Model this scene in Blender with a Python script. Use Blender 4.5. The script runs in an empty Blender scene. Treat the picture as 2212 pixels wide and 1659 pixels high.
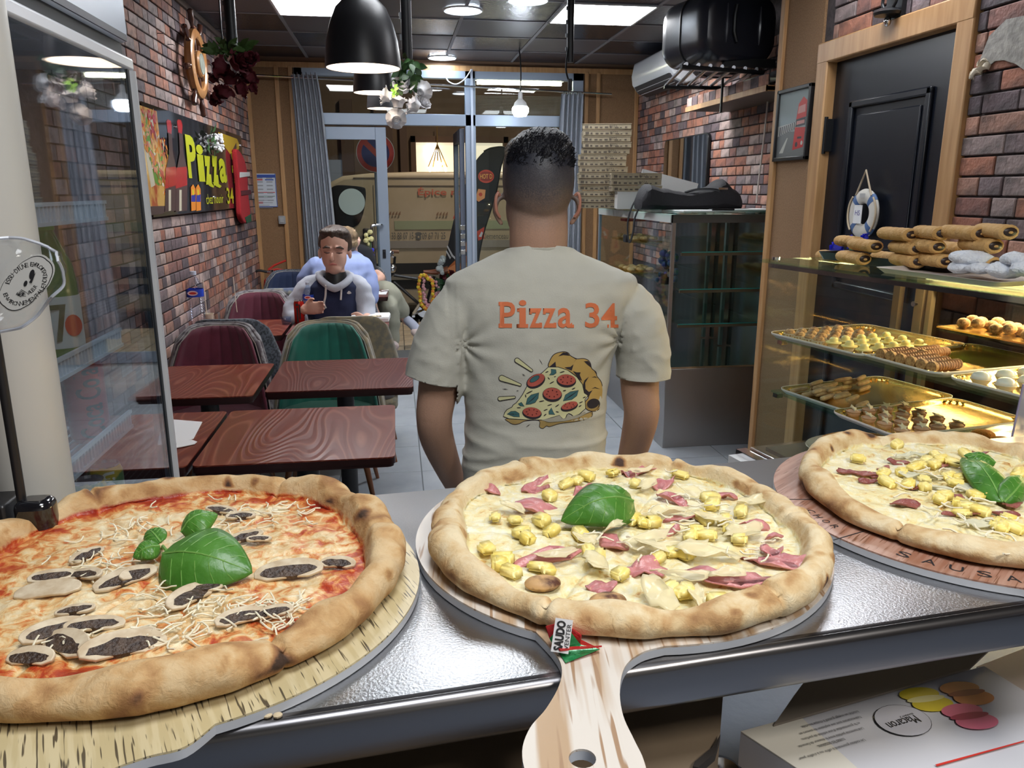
import bpy, bmesh, math, random
from math import sin, cos, pi, radians, atan2, sqrt
from mathutils import Vector, Matrix, noise, Euler
from mathutils.bvhtree import BVHTree
random.seed(7)
rnd = random.uniform
S = bpy.context.scene
COL = S.collection
# ---------------------------------------------------------------- camera, world, exposure
FPX = 1690.0; TH = radians(13.93); PS = radians(8.33); HC = 1.55
cam_d = bpy.data.cameras.new('camera'); cam = bpy.data.objects.new('camera', cam_d); COL.objects.link(cam)
cam.location = (0, 0, HC); cam.rotation_euler = (pi/2-TH, 0, -PS)
cam_d.sensor_fit = 'HORIZONTAL'; cam_d.sensor_width = 36; cam_d.lens = 36*FPX/2212; cam_d.clip_start = .02
S.camera = cam
S.cycles.transparent_max_bounces = 40; S.cycles.max_bounces = 10
S.view_settings.view_transform = 'Standard'; S.view_settings.look = 'None'; S.view_settings.gamma = 1
S.view_settings.use_curve_mapping = False; S.view_settings.exposure = 0.0
W = bpy.data.worlds.new('night'); S.world = W; W.use_nodes = True
W.node_tree.nodes['Background'].inputs[0].default_value = (.055, .06, .085, 1)
W.node_tree.nodes['Background'].inputs[1].default_value = .6
CEIL = 2.675
LP = dict(panel=34, down=50, bulb=50, pend=24, tube=40, case=60, kit=19, over=13, street=190)
def add_area(name, loc, size, power, color=(1, 1, 1), rot=(0, 0, 0), sy=None):
    d = bpy.data.lights.new(name, 'AREA'); d.energy = power; d.color = color; d.size = size
    if sy: d.shape = 'RECTANGLE'; d.size_y = sy
    o = bpy.data.objects.new(name, d); o.location = loc; o.rotation_euler = rot; COL.objects.link(o); return o
# unseen area lamps at the kitchen ceiling, behind and above the counter
add_area('kitchen_panel_light', (.15, .35, CEIL-.03), .6, LP['kit'], (.93, .96, 1))
add_area('kitchen_panel_light', (.95, -.5, CEIL-.03), .6, LP['kit']*1.45, (1, .95, .87))
add_area('street_light', (1.5, 9.2, 5.2), .5, LP['street'], (1, .86, .68))
# ---------------------------------------------------------------- picture helpers (pixel of the photograph -> point on a real plane)
_F = Vector((sin(PS)*cos(TH), cos(PS)*cos(TH), -sin(TH))); _R = Vector((cos(PS), -sin(PS), 0)); _U = Vector((sin(PS)*sin(TH), cos(PS)*sin(TH), cos(TH)))
def ray(x, y): return _F + _R*((x-1106)/FPX) - _U*((y-829.5)/FPX)
def PZ(x, y, z): r = ray(x, y); return Vector((0, 0, HC)) + r*((z-HC)/r.z)
def PY(x, y, Y): r = ray(x, y); return Vector((0, 0, HC)) + r*(Y/r.y)
def PX(x, y, X): r = ray(x, y); return Vector((0, 0, HC)) + r*(X/r.x)
def nz(x, y=0, z=0): return noise.noise(Vector((x, y, z)))
# ---------------------------------------------------------------- materials
MC = {}
def M(name, col, rough=.5, metal=0, col2=None, vs=20, vd=4, bump=0, bs=60, em=0, emc=None, coat=0, trans=0, ramp=(.35, .65), alpha=1, sheen=0, stretch=(1, 1, 1), attr=None, spec=.5, sss=0):
    if name in MC: return MC[name]
    m = bpy.data.materials.new(name); MC[name] = m; m.use_nodes = True
    n = m.node_tree.nodes; l = m.node_tree.links; p = n['Principled BSDF']
    I = p.inputs
    I['Base Color'].default_value = (*col, 1); I['Roughness'].default_value = rough; I['Metallic'].default_value = metal
    I['Specular IOR Level'].default_value = spec
    if coat: I['Coat Weight'].default_value = coat; I['Coat Roughness'].default_value = .06
    if trans: I['Transmission Weight'].default_value = trans
    if sheen: I['Sheen Weight'].default_value = sheen
    if alpha < 1: I['Alpha'].default_value = alpha
    if em: I['Emission Color'].default_value = (*(emc or col), 1); I['Emission Strength'].default_value = em
    if col2 or bump:
        tc = n.new('ShaderNodeTexCoord'); mp = n.new('ShaderNodeMapping'); l.new(tc.outputs['Object'], mp.inputs[0]); mp.inputs['Scale'].default_value = stretch
    if col2:
        t = n.new('ShaderNodeTexNoise'); t.inputs['Scale'].default_value = vs; t.inputs['Detail'].default_value = vd
        l.new(mp.outputs[0], t.inputs['Vector'])
        r = n.new('ShaderNodeValToRGB'); r.color_ramp.elements[0].position = ramp[0]; r.color_ramp.elements[1].position = ramp[1]
        r.color_ramp.elements[0].color = (*col, 1); r.color_ramp.elements[1].color = (*col2, 1)
        l.new(t.outputs[0], r.inputs[0]); l.new(r.outputs[0], I['Base Color'])
    if bump:
        t = n.new('ShaderNodeTexNoise'); t.inputs['Scale'].default_value = bs; t.inputs['Detail'].default_value = 3
        l.new(mp.outputs[0], t.inputs['Vector'])
        b = n.new('ShaderNodeBump'); b.inputs['Strength'].default_value = bump; b.inputs['Distance'].default_value = .01
        l.new(t.outputs[0], b.inputs['Height']); l.new(b.outputs[0], I['Normal'])
    return m
def glass(name, tint=(.93, .97, .96), refl=.9):
    if name in MC: return MC[name]
    m = bpy.data.materials.new(name); MC[name] = m; m.use_nodes = True; n = m.node_tree.nodes; l = m.node_tree.links
    n.remove(n['Principled BSDF']); out = n['Material Output']
    t = n.new('ShaderNodeBsdfTransparent'); t.inputs[0].default_value = (*tint, 1)
    g = n.new('ShaderNodeBsdfGlossy'); g.inputs['Roughness'].default_value = .02; g.inputs[0].default_value = (refl, refl, refl, 1)
    f = n.new('ShaderNodeLayerWeight'); f.inputs[0].default_value = .5; pw = n.new('ShaderNodeMath'); pw.operation = 'POWER'; pw.inputs[1].default_value = 5; l.new(f.outputs['Facing'], pw.inputs[0]); ma = n.new('ShaderNodeMath'); ma.operation = 'MULTIPLY_ADD'; ma.inputs[1].default_value = .5; ma.inputs[2].default_value = .025; l.new(pw.outputs[0], ma.inputs[0])
    x = n.new('ShaderNodeMixShader'); l.new(ma.outputs[0], x.inputs[0]); l.new(t.outputs[0], x.inputs[1]); l.new(g.outputs[0], x.inputs[2]); l.new(x.outputs[0], out.inputs[0])
    return m
GL = glass('clear_glass'); GLG = glass('green_glass', (.78, .93, .88)); GLF = glass('fridge_glass', (.84, .88, .92), 1)
for _n in GLF.node_tree.nodes:
    if _n.type == 'MATH' and _n.operation == 'MULTIPLY_ADD': _n.inputs[1].default_value = .60; _n.inputs[2].default_value = .05
    if _n.type == 'MATH' and _n.operation == 'POWER': _n.inputs[1].default_value = 2.5
# ---------------------------------------------------------------- mesh builder
def frame(p0, p1):
    d = (p1-p0).normalized(); a = Vector((0, 0, 1)) if abs(d.z) < .95 else Vector((1, 0, 0))
    u = d.cross(a).normalized(); v = u.cross(d); return u, v, d
class B:
    def __init__(s): s.bm = bmesh.new(); s.mi = 0
    def m(s, i): s.mi = i; return s
    def face(s, vs):
        try: f = s.bm.faces.new(vs); f.material_index = s.mi; return f
        except ValueError: return None
    def v(s, p): return s.bm.verts.new(p)
    def box(s, c, d, rz=0, M3=None):
        c = Vector(c); R = M3 or Matrix.Rotation(rz, 3, 'Z'); hx, hy, hz = d[0]/2, d[1]/2, d[2]/2
        vs = [s.v(c+R@Vector((sx*hx, sy*hy, sz*hz))) for sz in (-1, 1) for sy in (-1, 1) for sx in (-1, 1)]
        for q in ((0, 2, 3, 1), (4, 5, 7, 6), (0, 1, 5, 4), (2, 6, 7, 3), (0, 4, 6, 2), (1, 3, 7, 5)): s.face([vs[i] for i in q])
        return s
    def bb(s, a, b):  # box by two corners
        a = Vector(a); b = Vector(b); return s.box((a+b)/2, [abs(b[i]-a[i]) for i in range(3)])
    def ring(s, c, u, v, r, n, r2=None):
        r2 = r2 or r; return [s.v(c+u*(r*cos(2*pi*k/n))+v*(r2*sin(2*pi*k/n))) for k in range(n)]
    def skin(s, rings, close=True, caps=True):
        n = len(rings[0])
        for a, b in zip(rings, rings[1:]):
            for k in range(n if close else n-1): s.face([a[k], a[(k+1) % n], b[(k+1) % n], b[k]])
        if caps and close: s.face(rings[0][::-1]); s.face(rings[-1])
        return s
    def cyl(s, p0, p1, r, r2=None, n=20):
        p0 = Vector(p0); p1 = Vector(p1); u, v, d = frame(p0, p1); r2 = r if r2 is None else r2
        return s.skin([s.ring(p0, u, v, r, n), s.ring(p1, u, v, max(r2, 1e-4), n)])
    def tube(s, pts, r, n=8, rs=None):
        pts = [Vector(p) for p in pts]; R = []; d0 = None
        for i, p in enumerate(pts):
            a = pts[max(i-1, 0)]; b = pts[min(i+1, len(pts)-1)]; d = (b-a).normalized()
            if d0 is None: u, v, _ = frame(a, b)
            else: q = d0.rotation_difference(d); u = q@u; v = q@v
            d0 = d; rr = rs[i] if rs else r; R.append(s.ring(p, u, v, rr, n))
        return s.skin(R)
    def lathe(s, prof, c=(0, 0, 0), n=32, ax='z', caps=True, sy=1):
        c = Vector(c); R = []
        for r, h in prof:
            ring = []
            for k in range(n):
                x, y = max(r, 1e-5)*cos(2*pi*k/n), max(r, 1e-5)*sin(2*pi*k/n)*sy
                p = Vector((x, y, h)) if ax == 'z' else (Vector((x, h, -y)) if ax == 'y' else Vector((h, x, y)))
                ring.append(s.v(c+p))
            R.append(ring)
        return s.skin(R, caps=caps)
    def prism(s, pts, fn, h0, h1):   # pts: 2d outline; fn(u,v,h)->Vector
        a = [s.v(fn(u, v, h0)) for u, v in pts]; b = [s.v(fn(u, v, h1)) for u, v in pts]; n = len(pts)
        for k in range(n): s.face([a[k], a[(k+1) % n], b[(k+1) % n], b[k]])
        s.face(a[::-1]); s.face(b); return s
    def sph(s, c, r, n=12, m=8, R=None, jit=0):
        c = Vector(c); r = (r, r, r) if isinstance(r, (int, float)) else r; rings = []
        R = R or Matrix.Identity(3)
        for j in range(1, m):
            t = pi*j/m; rings.append([s.v(c+R@Vector((r[0]*sin(t)*cos(2*pi*k/n), r[1]*sin(t)*sin(2*pi*k/n), r[2]*cos(t)))*(1+rnd(-jit, jit))) for k in range(n)])
        s.skin(rings, caps=False); a = s.v(c+R@Vector((0, 0, r[2]))); b = s.v(c-R@Vector((0, 0, r[2])))
        for k in range(n): s.face([a, rings[0][k], rings[0][(k+1) % n]]); s.face([b, rings[-1][(k+1) % n], rings[-1][k]])
        return s
    def grid(s, fn, nu, nv, wrap=False):  # fn(i/nu, j/nv)
        V = [[s.v(fn(i/nu, j/nv)) for j in range(nv+1)] for i in range(nu if wrap else nu+1)]
        for i in range(nu):
            for j in range(nv):
                a = V[i]; b = V[(i+1) % len(V)]; s.face([a[j], b[j], b[j+1], a[j+1]])
        return V
    def xf(s, Mx): bmesh.ops.transform(s.bm, matrix=Mx, verts=s.bm.verts); return s
    def done(s, name, mats, parent=None, local=False, smooth=True, bev=0, seg=2, label=None, kind=None, sub=0, solid=0, recalc=True, angle=35):
        if recalc: bmesh.ops.recalc_face_normals(s.bm, faces=s.bm.faces)
        me = bpy.data.meshes.new(name); s.bm.to_mesh(me); s.bm.free()
        for m in (mats if isinstance(mats, (list, tuple)) else [mats]): me.materials.append(m)
        if smooth: me.shade_smooth(); 
        if smooth and angle < 180:
            try: me.set_sharp_from_angle(angle=radians(angle))
            except Exception: pass
        return link(name, me, parent, local, bev, seg, label, kind, sub, solid)
def wm(o):
    m = o.matrix_parent_inverse @ o.matrix_basis
    return wm(o.parent) @ m if o.parent else o.matrix_basis.copy()
def link(name, me, parent=None, local=False, bev=0, seg=2, label=None, kind=None, sub=0, solid=0):
    o = bpy.data.objects.new(name, me); COL.objects.link(o)
    if parent:
        o.parent = parent
        if not local: o.matrix_parent_inverse = wm(parent).inverted()
    if solid: q = o.modifiers.new('s', 'SOLIDIFY'); q.thickness = solid; q.offset = 0
    if bev: q = o.modifiers.new('b', 'BEVEL'); q.width = bev; q.segments = seg; q.limit_method = 'ANGLE'; q.angle_limit = radians(40)
    if sub: q = o.modifiers.new('u', 'SUBSURF'); q.levels = sub; q.render_levels = sub
    if label: o['label'] = label
    if kind: o['kind'] = kind
    return o
def thing(name, label, cat, loc=(0, 0, 0), rz=0, group=None):
    o = bpy.data.objects.new(name, None); COL.objects.link(o); o.location = loc; o.rotation_euler = (0, 0, rz); o.empty_display_size = .05
    return tag(o, label, cat, group)
LSUF = ['']
def tag(o, label, cat, group=None):
    o['label'] = label+LSUF[0]; o['category'] = cat
    if group: o['group'] = group
    return o
def struct(o): o['kind'] = 'structure'; return o
def dup(root, loc=None, rz=None, label=None, keep=True):
    def cp(o, par):
        c = o.copy(); COL.objects.link(c)
        if par: c.parent = par; c.matrix_parent_inverse = o.matrix_parent_inverse.copy()
        for ch in [k for k in KIDS if k.parent == o] if False else list(o.children): cp(ch, c)
        return c
    r = cp(root, None)
    if loc is not None: r.location = loc
    if rz is not None: r.rotation_euler = (0, 0, rz)
    if label: r['label'] = label
    return r
_tc = {}
def text_mesh(s, size, bold=0):
    k = (s, bold)
    cu = bpy.data.curves.new('t', 'FONT'); cu.body = s; cu.size = size; cu.offset = bold; cu.fill_mode = 'FRONT'; cu.resolution_u = 3
    cu.align_x = 'CENTER'; cu.align_y = 'CENTER'
    o = bpy.data.objects.new('t', cu); COL.objects.link(o); dg = bpy.context.evaluated_depsgraph_get()
    me = bpy.data.meshes.new_from_object(o.evaluated_get(dg)); bpy.data.objects.remove(o); bpy.data.curves.remove(cu); return me
def text(s, size, mat, Mx, parent, name='lettering', sx=1, sy=1, shear=0, bold=0, fit=None):
    """flat print: Mx maps local (x right, y up, z out) to the world; fit=(w,h) scales the words to that size"""
    me = text_mesh(s, size, bold)
    xs = [v.co.x for v in me.vertices]; ys = [v.co.y for v in me.vertices]
    cx = (min(xs)+max(xs))/2; cy = (min(ys)+max(ys))/2
    if fit: sx = fit[0]/max(max(xs)-min(xs), 1e-6); sy = fit[1]/max(max(ys)-min(ys), 1e-6)
    for v in me.vertices: x = (v.co.x-cx)*sx; y = (v.co.y-cy)*sy; v.co = Mx @ Vector((x+shear*y, y, 0))
    me.materials.append(mat); return link(name, me, parent)
def basis(o, x, y):   # matrix from origin, x dir, y dir
    x = Vector(x).normalized(); y = Vector(y); y = (y-x*y.dot(x)).normalized(); z = x.cross(y)
    m = Matrix((x, y, z)).transposed().to_4x4(); m.translation = o; return m
def decal(name, polys, mats, Mx, parent, off=.0006):
    """flat printed shapes stacked a hair apart: polys = [(points, material index), ...] in local x,y"""
    b = B(); LY = []; BX = []
    for pts, mi in polys:
        bx = (min(p[0] for p in pts), max(p[0] for p in pts), min(p[1] for p in pts), max(p[1] for p in pts)); l_ = 1+max([LY[j] for j, q in enumerate(BX) if q[0] < bx[1] and bx[0] < q[1] and q[2] < bx[3] and bx[2] < q[3]], default=-1); l_ = min(l_, 12+len(BX)*.004); LY.append(l_); BX.append(bx)
        b.mi = mi; b.face([b.v(Mx@Vector((x, y, off*(1+l_*.4)))) for x, y in pts])
    return b.done(name, mats, parent, smooth=False, recalc=False)
def ell(cx, cy, a, b_, n=20, rot=0): return [(cx+a*cos(t)*cos(rot)-b_*sin(t)*sin(rot), cy+a*cos(t)*sin(rot)+b_*sin(t)*cos(rot)) for t in [2*pi*k/n for k in range(n)]]
def rect(x0, y0, x1, y1): return [(x0, y0), (x1, y0), (x1, y1), (x0, y1)]
def crom(pts, n=8, closed=False):
    out = []; N = len(pts); pts = [Vector(p) for p in pts]
    for i in range(N if closed else N-1):
        p0, p1, p2, p3 = (pts[(i-1) % N], pts[i], pts[(i+1) % N], pts[(i+2) % N]) if closed else (pts[max(i-1, 0)], pts[i], pts[i+1], pts[min(i+2, N-1)])
        for k in range(n):
            t = k/n; out.append(.5*((2*p1)+(-p0+p2)*t+(2*p0-5*p1+4*p2-p3)*t*t+(-p0+3*p1-3*p2+p3)*t**3))
    if not closed: out.append(pts[-1])
    return out
def remesh(b, voxel, smooth=4, name='body'):
    bmesh.ops.recalc_face_normals(b.bm, faces=b.bm.faces)
    me = bpy.data.meshes.new(name); b.bm.to_mesh(me); b.bm.free(); o = bpy.data.objects.new(name, me); COL.objects.link(o)
    q = o.modifiers.new('r', 'REMESH'); q.mode = 'VOXEL'; q.voxel_size = voxel; q.use_smooth_shade = True
    if smooth: q = o.modifiers.new('s', 'SMOOTH'); q.factor = .5; q.iterations = smooth
    dg = bpy.context.evaluated_depsgraph_get(); m2 = bpy.data.meshes.new_from_object(o.evaluated_get(dg)); bpy.data.objects.remove(o); bpy.data.meshes.remove(me)
    m2.shade_smooth(); m2.name = name; return m2
def chain(b, pts, n=16):   # rounded limb through [(point, radius or (rx,ry))...]
    P = [Vector(p) for p, r in pts]; r0 = pts[0][1]; r1 = pts[-1][1]
    f = lambda r: r if isinstance(r, tuple) else (r, r)
    C = crom(P, 4); RR = crom([Vector((*f(r), 0)) for p, r in pts], 4)
    u = v = None; rings = []; d0 = None
    for i, p in enumerate(C):
        a = C[max(i-1, 0)]; q = C[min(i+1, len(C)-1)]; d = (q-a).normalized()
        if d0 is None:
            v = Vector((0, 1, 0)) - d*d.y
            v = v.normalized() if v.length > .2 else Vector((0, 0, 1)); u = v.cross(d).normalized()
        else: k = d0.rotation_difference(d); u = k@u; v = k@v
        d0 = d; R = RR[i]
        if i == 0: rings += [b.ring(p-d*max(R.x, R.y)*.85, u, v, R.x*.45, n, R.y*.45), b.ring(p-d*max(R.x, R.y)*.5, u, v, R.x*.85, n, R.y*.85)]
        rings.append(b.ring(p, u, v, R.x, n, R.y))
        if i == len(C)-1: rings += [b.ring(p+d*max(R.x, R.y)*.5, u, v, R.x*.85, n, R.y*.85), b.ring(p+d*max(R.x, R.y)*.85, u, v, R.x*.45, n, R.y*.45)]
    b.skin(rings); return b
def stack(b, secs, n=28, pw=2.4):   # horizontal sections (z, cx, cy, hw, hd)
    rings = []
    for z, cx, cy, hw, hd in secs:
        r = []
        for k in range(n):
            t = 2*pi*k/n; c, s_ = cos(t), sin(t)
            r.append(b.v((cx+hw*math.copysign(abs(c)**(2/pw), c), cy+hd*math.copysign(abs(s_)**(2/pw), s_), z)))
        rings.append(r)
    b.skin(rings); return b
# common materials
steel = M('brushed_steel', (.55, .56, .58), .28, 1, bump=.04, bs=300, stretch=(1, 8, 1))
chrome = M('chrome', (.8, .8, .82), .12, 1)
alu = M('grey_aluminium', (.30, .36, .45), .4, .3)
blackp = M('black_plastic', (.012, .012, .014), .35)
blackm = M('black_metal', (.015, .016, .018), .4, .3)
white = M('white_plastic', (.72, .74, .76), .35)
paper = M('white_paper', (.80, .81, .83), .7)
pine = M('pine_wood', (.38, .20, .08), .45, col2=(.48, .28, .125), vs=6, stretch=(6, 6, .6))
cork = M('cork_board', (.20, .11, .05), .8, col2=(.27, .155, .075), vs=160, bump=.1, bs=200)
inkk = M('black_ink', (.015, .015, .018), .6); inkr = M('red_ink', (.55, .03, .02), .5); inkw = M('white_ink', (.8, .8, .8), .6)
inkg = M('green_ink', (.03, .22, .05), .5); inky = M('yellow_ink', (.75, .68, .03), .5); inkb = M('blue_ink', (.03, .08, .35), .5)
# ================================================================ SETTING
XL = -1.25; XR = 2.3; XD = 1.95; YF = 7.5; YB = -1.6; YS = 3.93
# floor: tile parts on a dark grout bed
fl = struct(B().bb((XL-.1, YB, -.06), (XR+.1, YF+.25, -.004)).done('floor', M('grout', (.10, .11, .12), .8)))
tileM = [M('grey_floor_tile', (.33, .36, .40), .22, col2=(.38, .41, .45), vs=5, bump=.01), M('grey_floor_tile_b', (.30, .33, .37), .25, col2=(.36, .39, .43), vs=5)]
tms = []
for m in tileM:
    b = B().box((0, 0, 0), (.445, .445, .01)); me = bpy.data.meshes.new('tile'); bmesh.ops.bevel(b.bm, geom=b.bm.edges, offset=.0015, segments=1, affect='EDGES'); b.bm.to_mesh(me); b.bm.free(); me.materials.append(m); tms.append(me)
for i in range(8):
    for j in range(14):
        x = XL+.225+i*.45; y = 1.3+j*.45
        if y < YF+.2:
            o = link('tile', random.choice(tms), fl); o.location = (x, y, -.005)
# ceiling: checker of dark panels in a grey grid
ce = struct(B().bb((XL-.1, YB, CEIL+.012), (XR+.1, YF+.1, CEIL+.06)).done('ceiling', M('ceiling_slab', (.05, .05, .055), .9)))
cmats = [M('ceiling_panel_blueblack', (.022, .027, .042), .22, bump=.25, bs=45), M('ceiling_panel_greybrown', (.105, .092, .098), .45, bump=.05)]
cms = []
for m in cmats:
    b = B().box((0, 0, 0), (.58, .58, .012)); me = bpy.data.meshes.new('ceiling_panel'); b.bm.to_mesh(me); b.bm.free(); me.materials.append(m); cms.append(me)
gx0 = .49-.6*3-.02+.0   # grid lines (X) at .49+.6k
GX = [-.71-.6, -.71, -.11, .49, 1.09, 1.69, 2.29]; GY0 = 5.745
LEDS = [(0, -1), (4, -1)]
bars = B()
for i in range(6):
    for j in range(-12, 3):
        x = GX[i]+.3; y = GY0+.6*j+.3
        if y > YF+.1 or y < YB: continue
        if (i == 1 and j == -1) or (i == 4 and j == -1): continue
        o = link('ceiling_panel', cms[(i+j) % 2], ce); o.location = (x, y, CEIL+.007)
tb = M('ceiling_grid_bar', (.22, .22, .24), .5)
for gx in GX: B().bb((gx-.012, YB, CEIL-.004), (gx+.012, YF, CEIL+.004)).done('grid_bar', tb, ce)
for j in range(-12, 4):
    y = GY0+.6*j
    if YB < y < YF: B().bb((XL, y-.010, CEIL-.0035), (XR, y+.010, CEIL+.0035)).done('grid_bar', tb, ce)
# ---- brick walls: every brick its own piece (nearest 300 as parts, the rest one part)
bc = [(.33, .13, .085), (.40, .17, .11), (.25, .12, .10), (.14, .10, .11), (.48, .26, .19), (.20, .15, .155), (.44, .33, .30), (.10, .075, .085), (.36, .20, .15), (.30, .23, .22)]
bmts = [M('brick_tone_%d' % i, c, .75, col2=tuple(min(1, k*.42+.02) for k in c), vs=16, vd=6, ramp=(.42, .66), bump=.5, bs=60) for i, c in enumerate(bc)]
mort = M('dark_mortar', (.04, .033, .035), .9, col2=(.08, .065, .065), vs=30, bump=.3)
bmesh_cache = {}
def brick_mesh(L, H, mi):
    k = (round(L, 3), round(H, 3), mi)
    if k not in bmesh_cache:
        b = B(); b.box((0, 0, 0), (L, .012, H)); bmesh.ops.bevel(b.bm, geom=b.bm.edges, offset=.003, segments=1, affect='EDGES')
        me = bpy.data.meshes.new('brick'); b.bm.to_mesh(me); b.bm.free(); me.materials.append(bmts[mi]); bmesh_cache[k] = me
    return bmesh_cache[k]
def brick_field(wall, axis, plane, a0, a1, z0, z1, H=.062, L=.145, nrm=1, near=0, holes=(), limit=300, seed=1, far=False):
    """axis 'y': wall plane x=plane, runs along y; axis 'x': wall plane y=plane"""
    rr = random.Random(seed); items = []; z = z0; row = 0
    while z < z1-.01:
        h = min(H, z1-z); a = a0-(rr.random()*L)
        while a < a1:
            l = rr.choice([L*.55, L*.8, L, L, L*1.25]); s0 = max(a, a0); s1 = min(a+l, a1)
            if s1-s0 > .02:
                c = (s0+s1)/2; zc = z+h/2
                if not any(h0 < c < h1 and g0 < zc < g1 for h0, h1, g0, g1 in holes): items.append((c, zc, s1-s0-.007, h-.007, rr.randrange(len(bmts))))
            a += l
        z += H; row += 1
    items.sort(key=lambda t: abs(t[0]-near)); rot = Matrix.Rotation(pi/2, 3, 'Z') if axis == 'y' else Matrix.Identity(3)
    rest = B(); nrest = 0
    for i, (c, zc, l, h, mi) in enumerate(items):
        off = plane+nrm*(.003+rr.random()*.003); p = Vector((off, c, zc)) if axis == 'y' else Vector((c, off, zc))
        if i < limit:
            lq = round(l/.02)*.02 if l > .05 else l; hq = round(h, 3)
            o = link('brick', brick_mesh(min(lq, l+.004), hq, mi), wall); o.location = p
            if axis == 'y': o.rotation_euler = (0, 0, pi/2)
        else: rest.mi = mi; rest.box(p, (l, .012, h), M3=rot); nrest += 1
    if nrest: rest.done('far_brickwork', bmts, wall, kind='stuff', smooth=False)
    else: rest.bm.free()
wl = struct(B().bb((XL-.12, YB, 0), (XL, YF+.1, CEIL)).done('wall_left', mort))
brick_field(wl, 'y', XL, 3.2, YF-.02, .6, CEIL-.04, near=4.6, seed=3)
wr = struct(B().bb((XR, YS, 0), (XR+.12, YF+.1, CEIL)).done('wall_right', mort))
brick_field(wr, 'y', XR, 4.1, YF-.02, .9, 2.45, nrm=-1, near=5.0, seed=5, limit=280)
# nearer part of the right wall, with the black door: cork panel, door frame, brickwork
wd = struct(B().bb((XD, YB, 0), (XD+.35, 2.55, CEIL)).bb((XD, 2.55, 2.20), (XD+.35, 3.55, CEIL)).bb((XD, 3.55, 0), (XD+.349, YS, CEIL)).bb((XD+.12, 2.55, 0), (XD+.35, 3.55, 2.2)).done('wall_right_near', mort))
brick_field(wd, 'y', XD, .9, 2.56, 1.0, CEIL, H=.066, L=.20, nrm=-1, near=2.3, seed=8)
brick_field(wd, 'y', XD, 2.56, 3.48, 2.19, CEIL, H=.066, L=.20, nrm=-1, near=2.3, seed=9)
ck = struct(B().bb((XD-.012, 3.56, 0), (XD, YS, CEIL)).bb((XD, YS, 0), (XR, YS+.012, CEIL)).done('trim_1', cork)); 
struct(B().bb((XD-.03, YS-.02, 0), (XD+.01, YS+.025, CEIL)).done('trim_2', pine, bev=.004))
struct(B().bb((XR-.012, YS+.01, 0), (XR-.002, 4.12, CEIL)).done('trim_3', cork))
wb = struct(B().bb((XL-.1, YB-.1, 0), (XR+.1, YB, CEIL)).done('wall_back', M('kitchen_wall', (.42, .41, .39), .6)))
struct(B().bb((XL, 3.3, CEIL-.035), (XL+.02, YF, CEIL)).done('trim_4', M('ceiling_trim', (.25, .2, .17), .5)))
# ---- shop front wall
def FY(px, py): p = PY(px, py, YF); return p.x, p.z
wf = struct(B().bb((XL-.1, YF, 0), (-.83, YF+.12, CEIL)).bb((1.76, YF, 0), (XR+.1, YF+.12, CEIL)).bb((-.83, YF, 2.60), (1.76, YF+.12, CEIL)).done('wall_front', M('front_wall', (.2, .12, .07), .8)))
for x0, x1 in ((XL, -.845), (1.78, XR-.01)): struct(B().bb((x0, YF-.014, 0), (x1, YF-.001, 2.6)).done('trim_5', cork))
for x in (-1.225, -.98, -.86, 1.79, 1.90, XR-.03): struct(B().bb((x-.018, YF-.035, 0), (x+.018, YF-.014, 2.6)).done('trim_6', pine, bev=.004))
struct(B().bb((XL, YF-.03, 2.585), (XR, YF-.01, 2.63)).done('trim_7', pine))
# aluminium frame
fm = B()
for x0, x1, z0, z1 in ((-.83, -.76, 0, 2.6), (.665, .76, 0, 2.6), (1.66, 1.76, 0, 2.6), (-.83, 1.76, 2.52, 2.6), (-.83, 1.76, 2.115, 2.215)):
    fm.bb((x0, YF-.03, z0), (x1, YF+.05, z1))
wf1 = struct(fm.done('window_1', alu, bev=.004))
struct(B().bb((.715, YF-.05, .0), (.735, YF-.03, 2.6)).done('trim_8', M('bright_aluminium', (.5, .56, .66), .3, .5)))
for x0, x1, z0, z1 in ((-.76, .665, 2.215, 2.52), (.76, 1.66, 2.215, 2.52), (.76, 1.66, .1, 2.115)):
    B().bb((x0, YF+.005, z0), (x1, YF+.011, z1)).done('pane', GL, wf1)
# fine lined film on the right transom pane
fb = B()
for k in range(22): z = 2.23+k*.0125; fb.bb((.765, YF+.013, z), (1.655, YF+.015, z+.004)) if k < 13 else None
fb.done('blind_slats', M('blind', (.22, .19, .15), .6), wf1, kind='stuff')
B().bb((.76, YF, 0), (1.66, YF+.03, .1)).done('sill', alu, wf1)
# left door leaf (closed), right door leaf folded open
dl = struct(B().bb((-.76, YF-.01, .02), (-.68, YF+.03, 2.10)).bb((-.15, YF-.01, .02), (-.055, YF+.03, 2.10)).bb((-.68, YF-.01, 1.99), (-.15, YF+.03, 2.10)).bb((-.68, YF-.01, .02), (-.15, YF+.03, .18)).done('door_1', alu, bev=.003))
B().bb((-.68, YF+.007, .18), (-.15, YF+.013, 1.99)).done('pane', GL, dl)
hd = [(-.115, YF-.01, 1.235), (-.135, YF-.07, 1.24), (-.20, YF-.085, 1.235), (-.215, YF-.085, 1.20), (-.205, YF-.085, 1.0), (-.195, YF-.085, .86), (-.17, YF-.07, .80), (-.12, YF-.01, .795)]
B().tube(crom(hd, 5), .013, 10).done('door_handle', chrome, dl)
B().bb((-.125, YF-.02, .93), (-.095, YF-.01, 1.01)).cyl((-.11, YF-.026, .985), (-.11, YF-.018, .985), .009).done('lock_plate', blackp, dl, bev=.003)
dr = struct(B().bb((.615, YF+.05, .02), (.66, YF+.12, 2.1)).bb((.615, YF+.75, .02), (.66, YF+.85, 2.1)).bb((.615, YF+.12, 1.99), (.66, YF+.75, 2.1)).bb((.615, YF+.12, .02), (.66, YF+.75, .18)).done('door_2', M('dark_aluminium', (.13, .15, .2), .4, .3), bev=.003))
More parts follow.
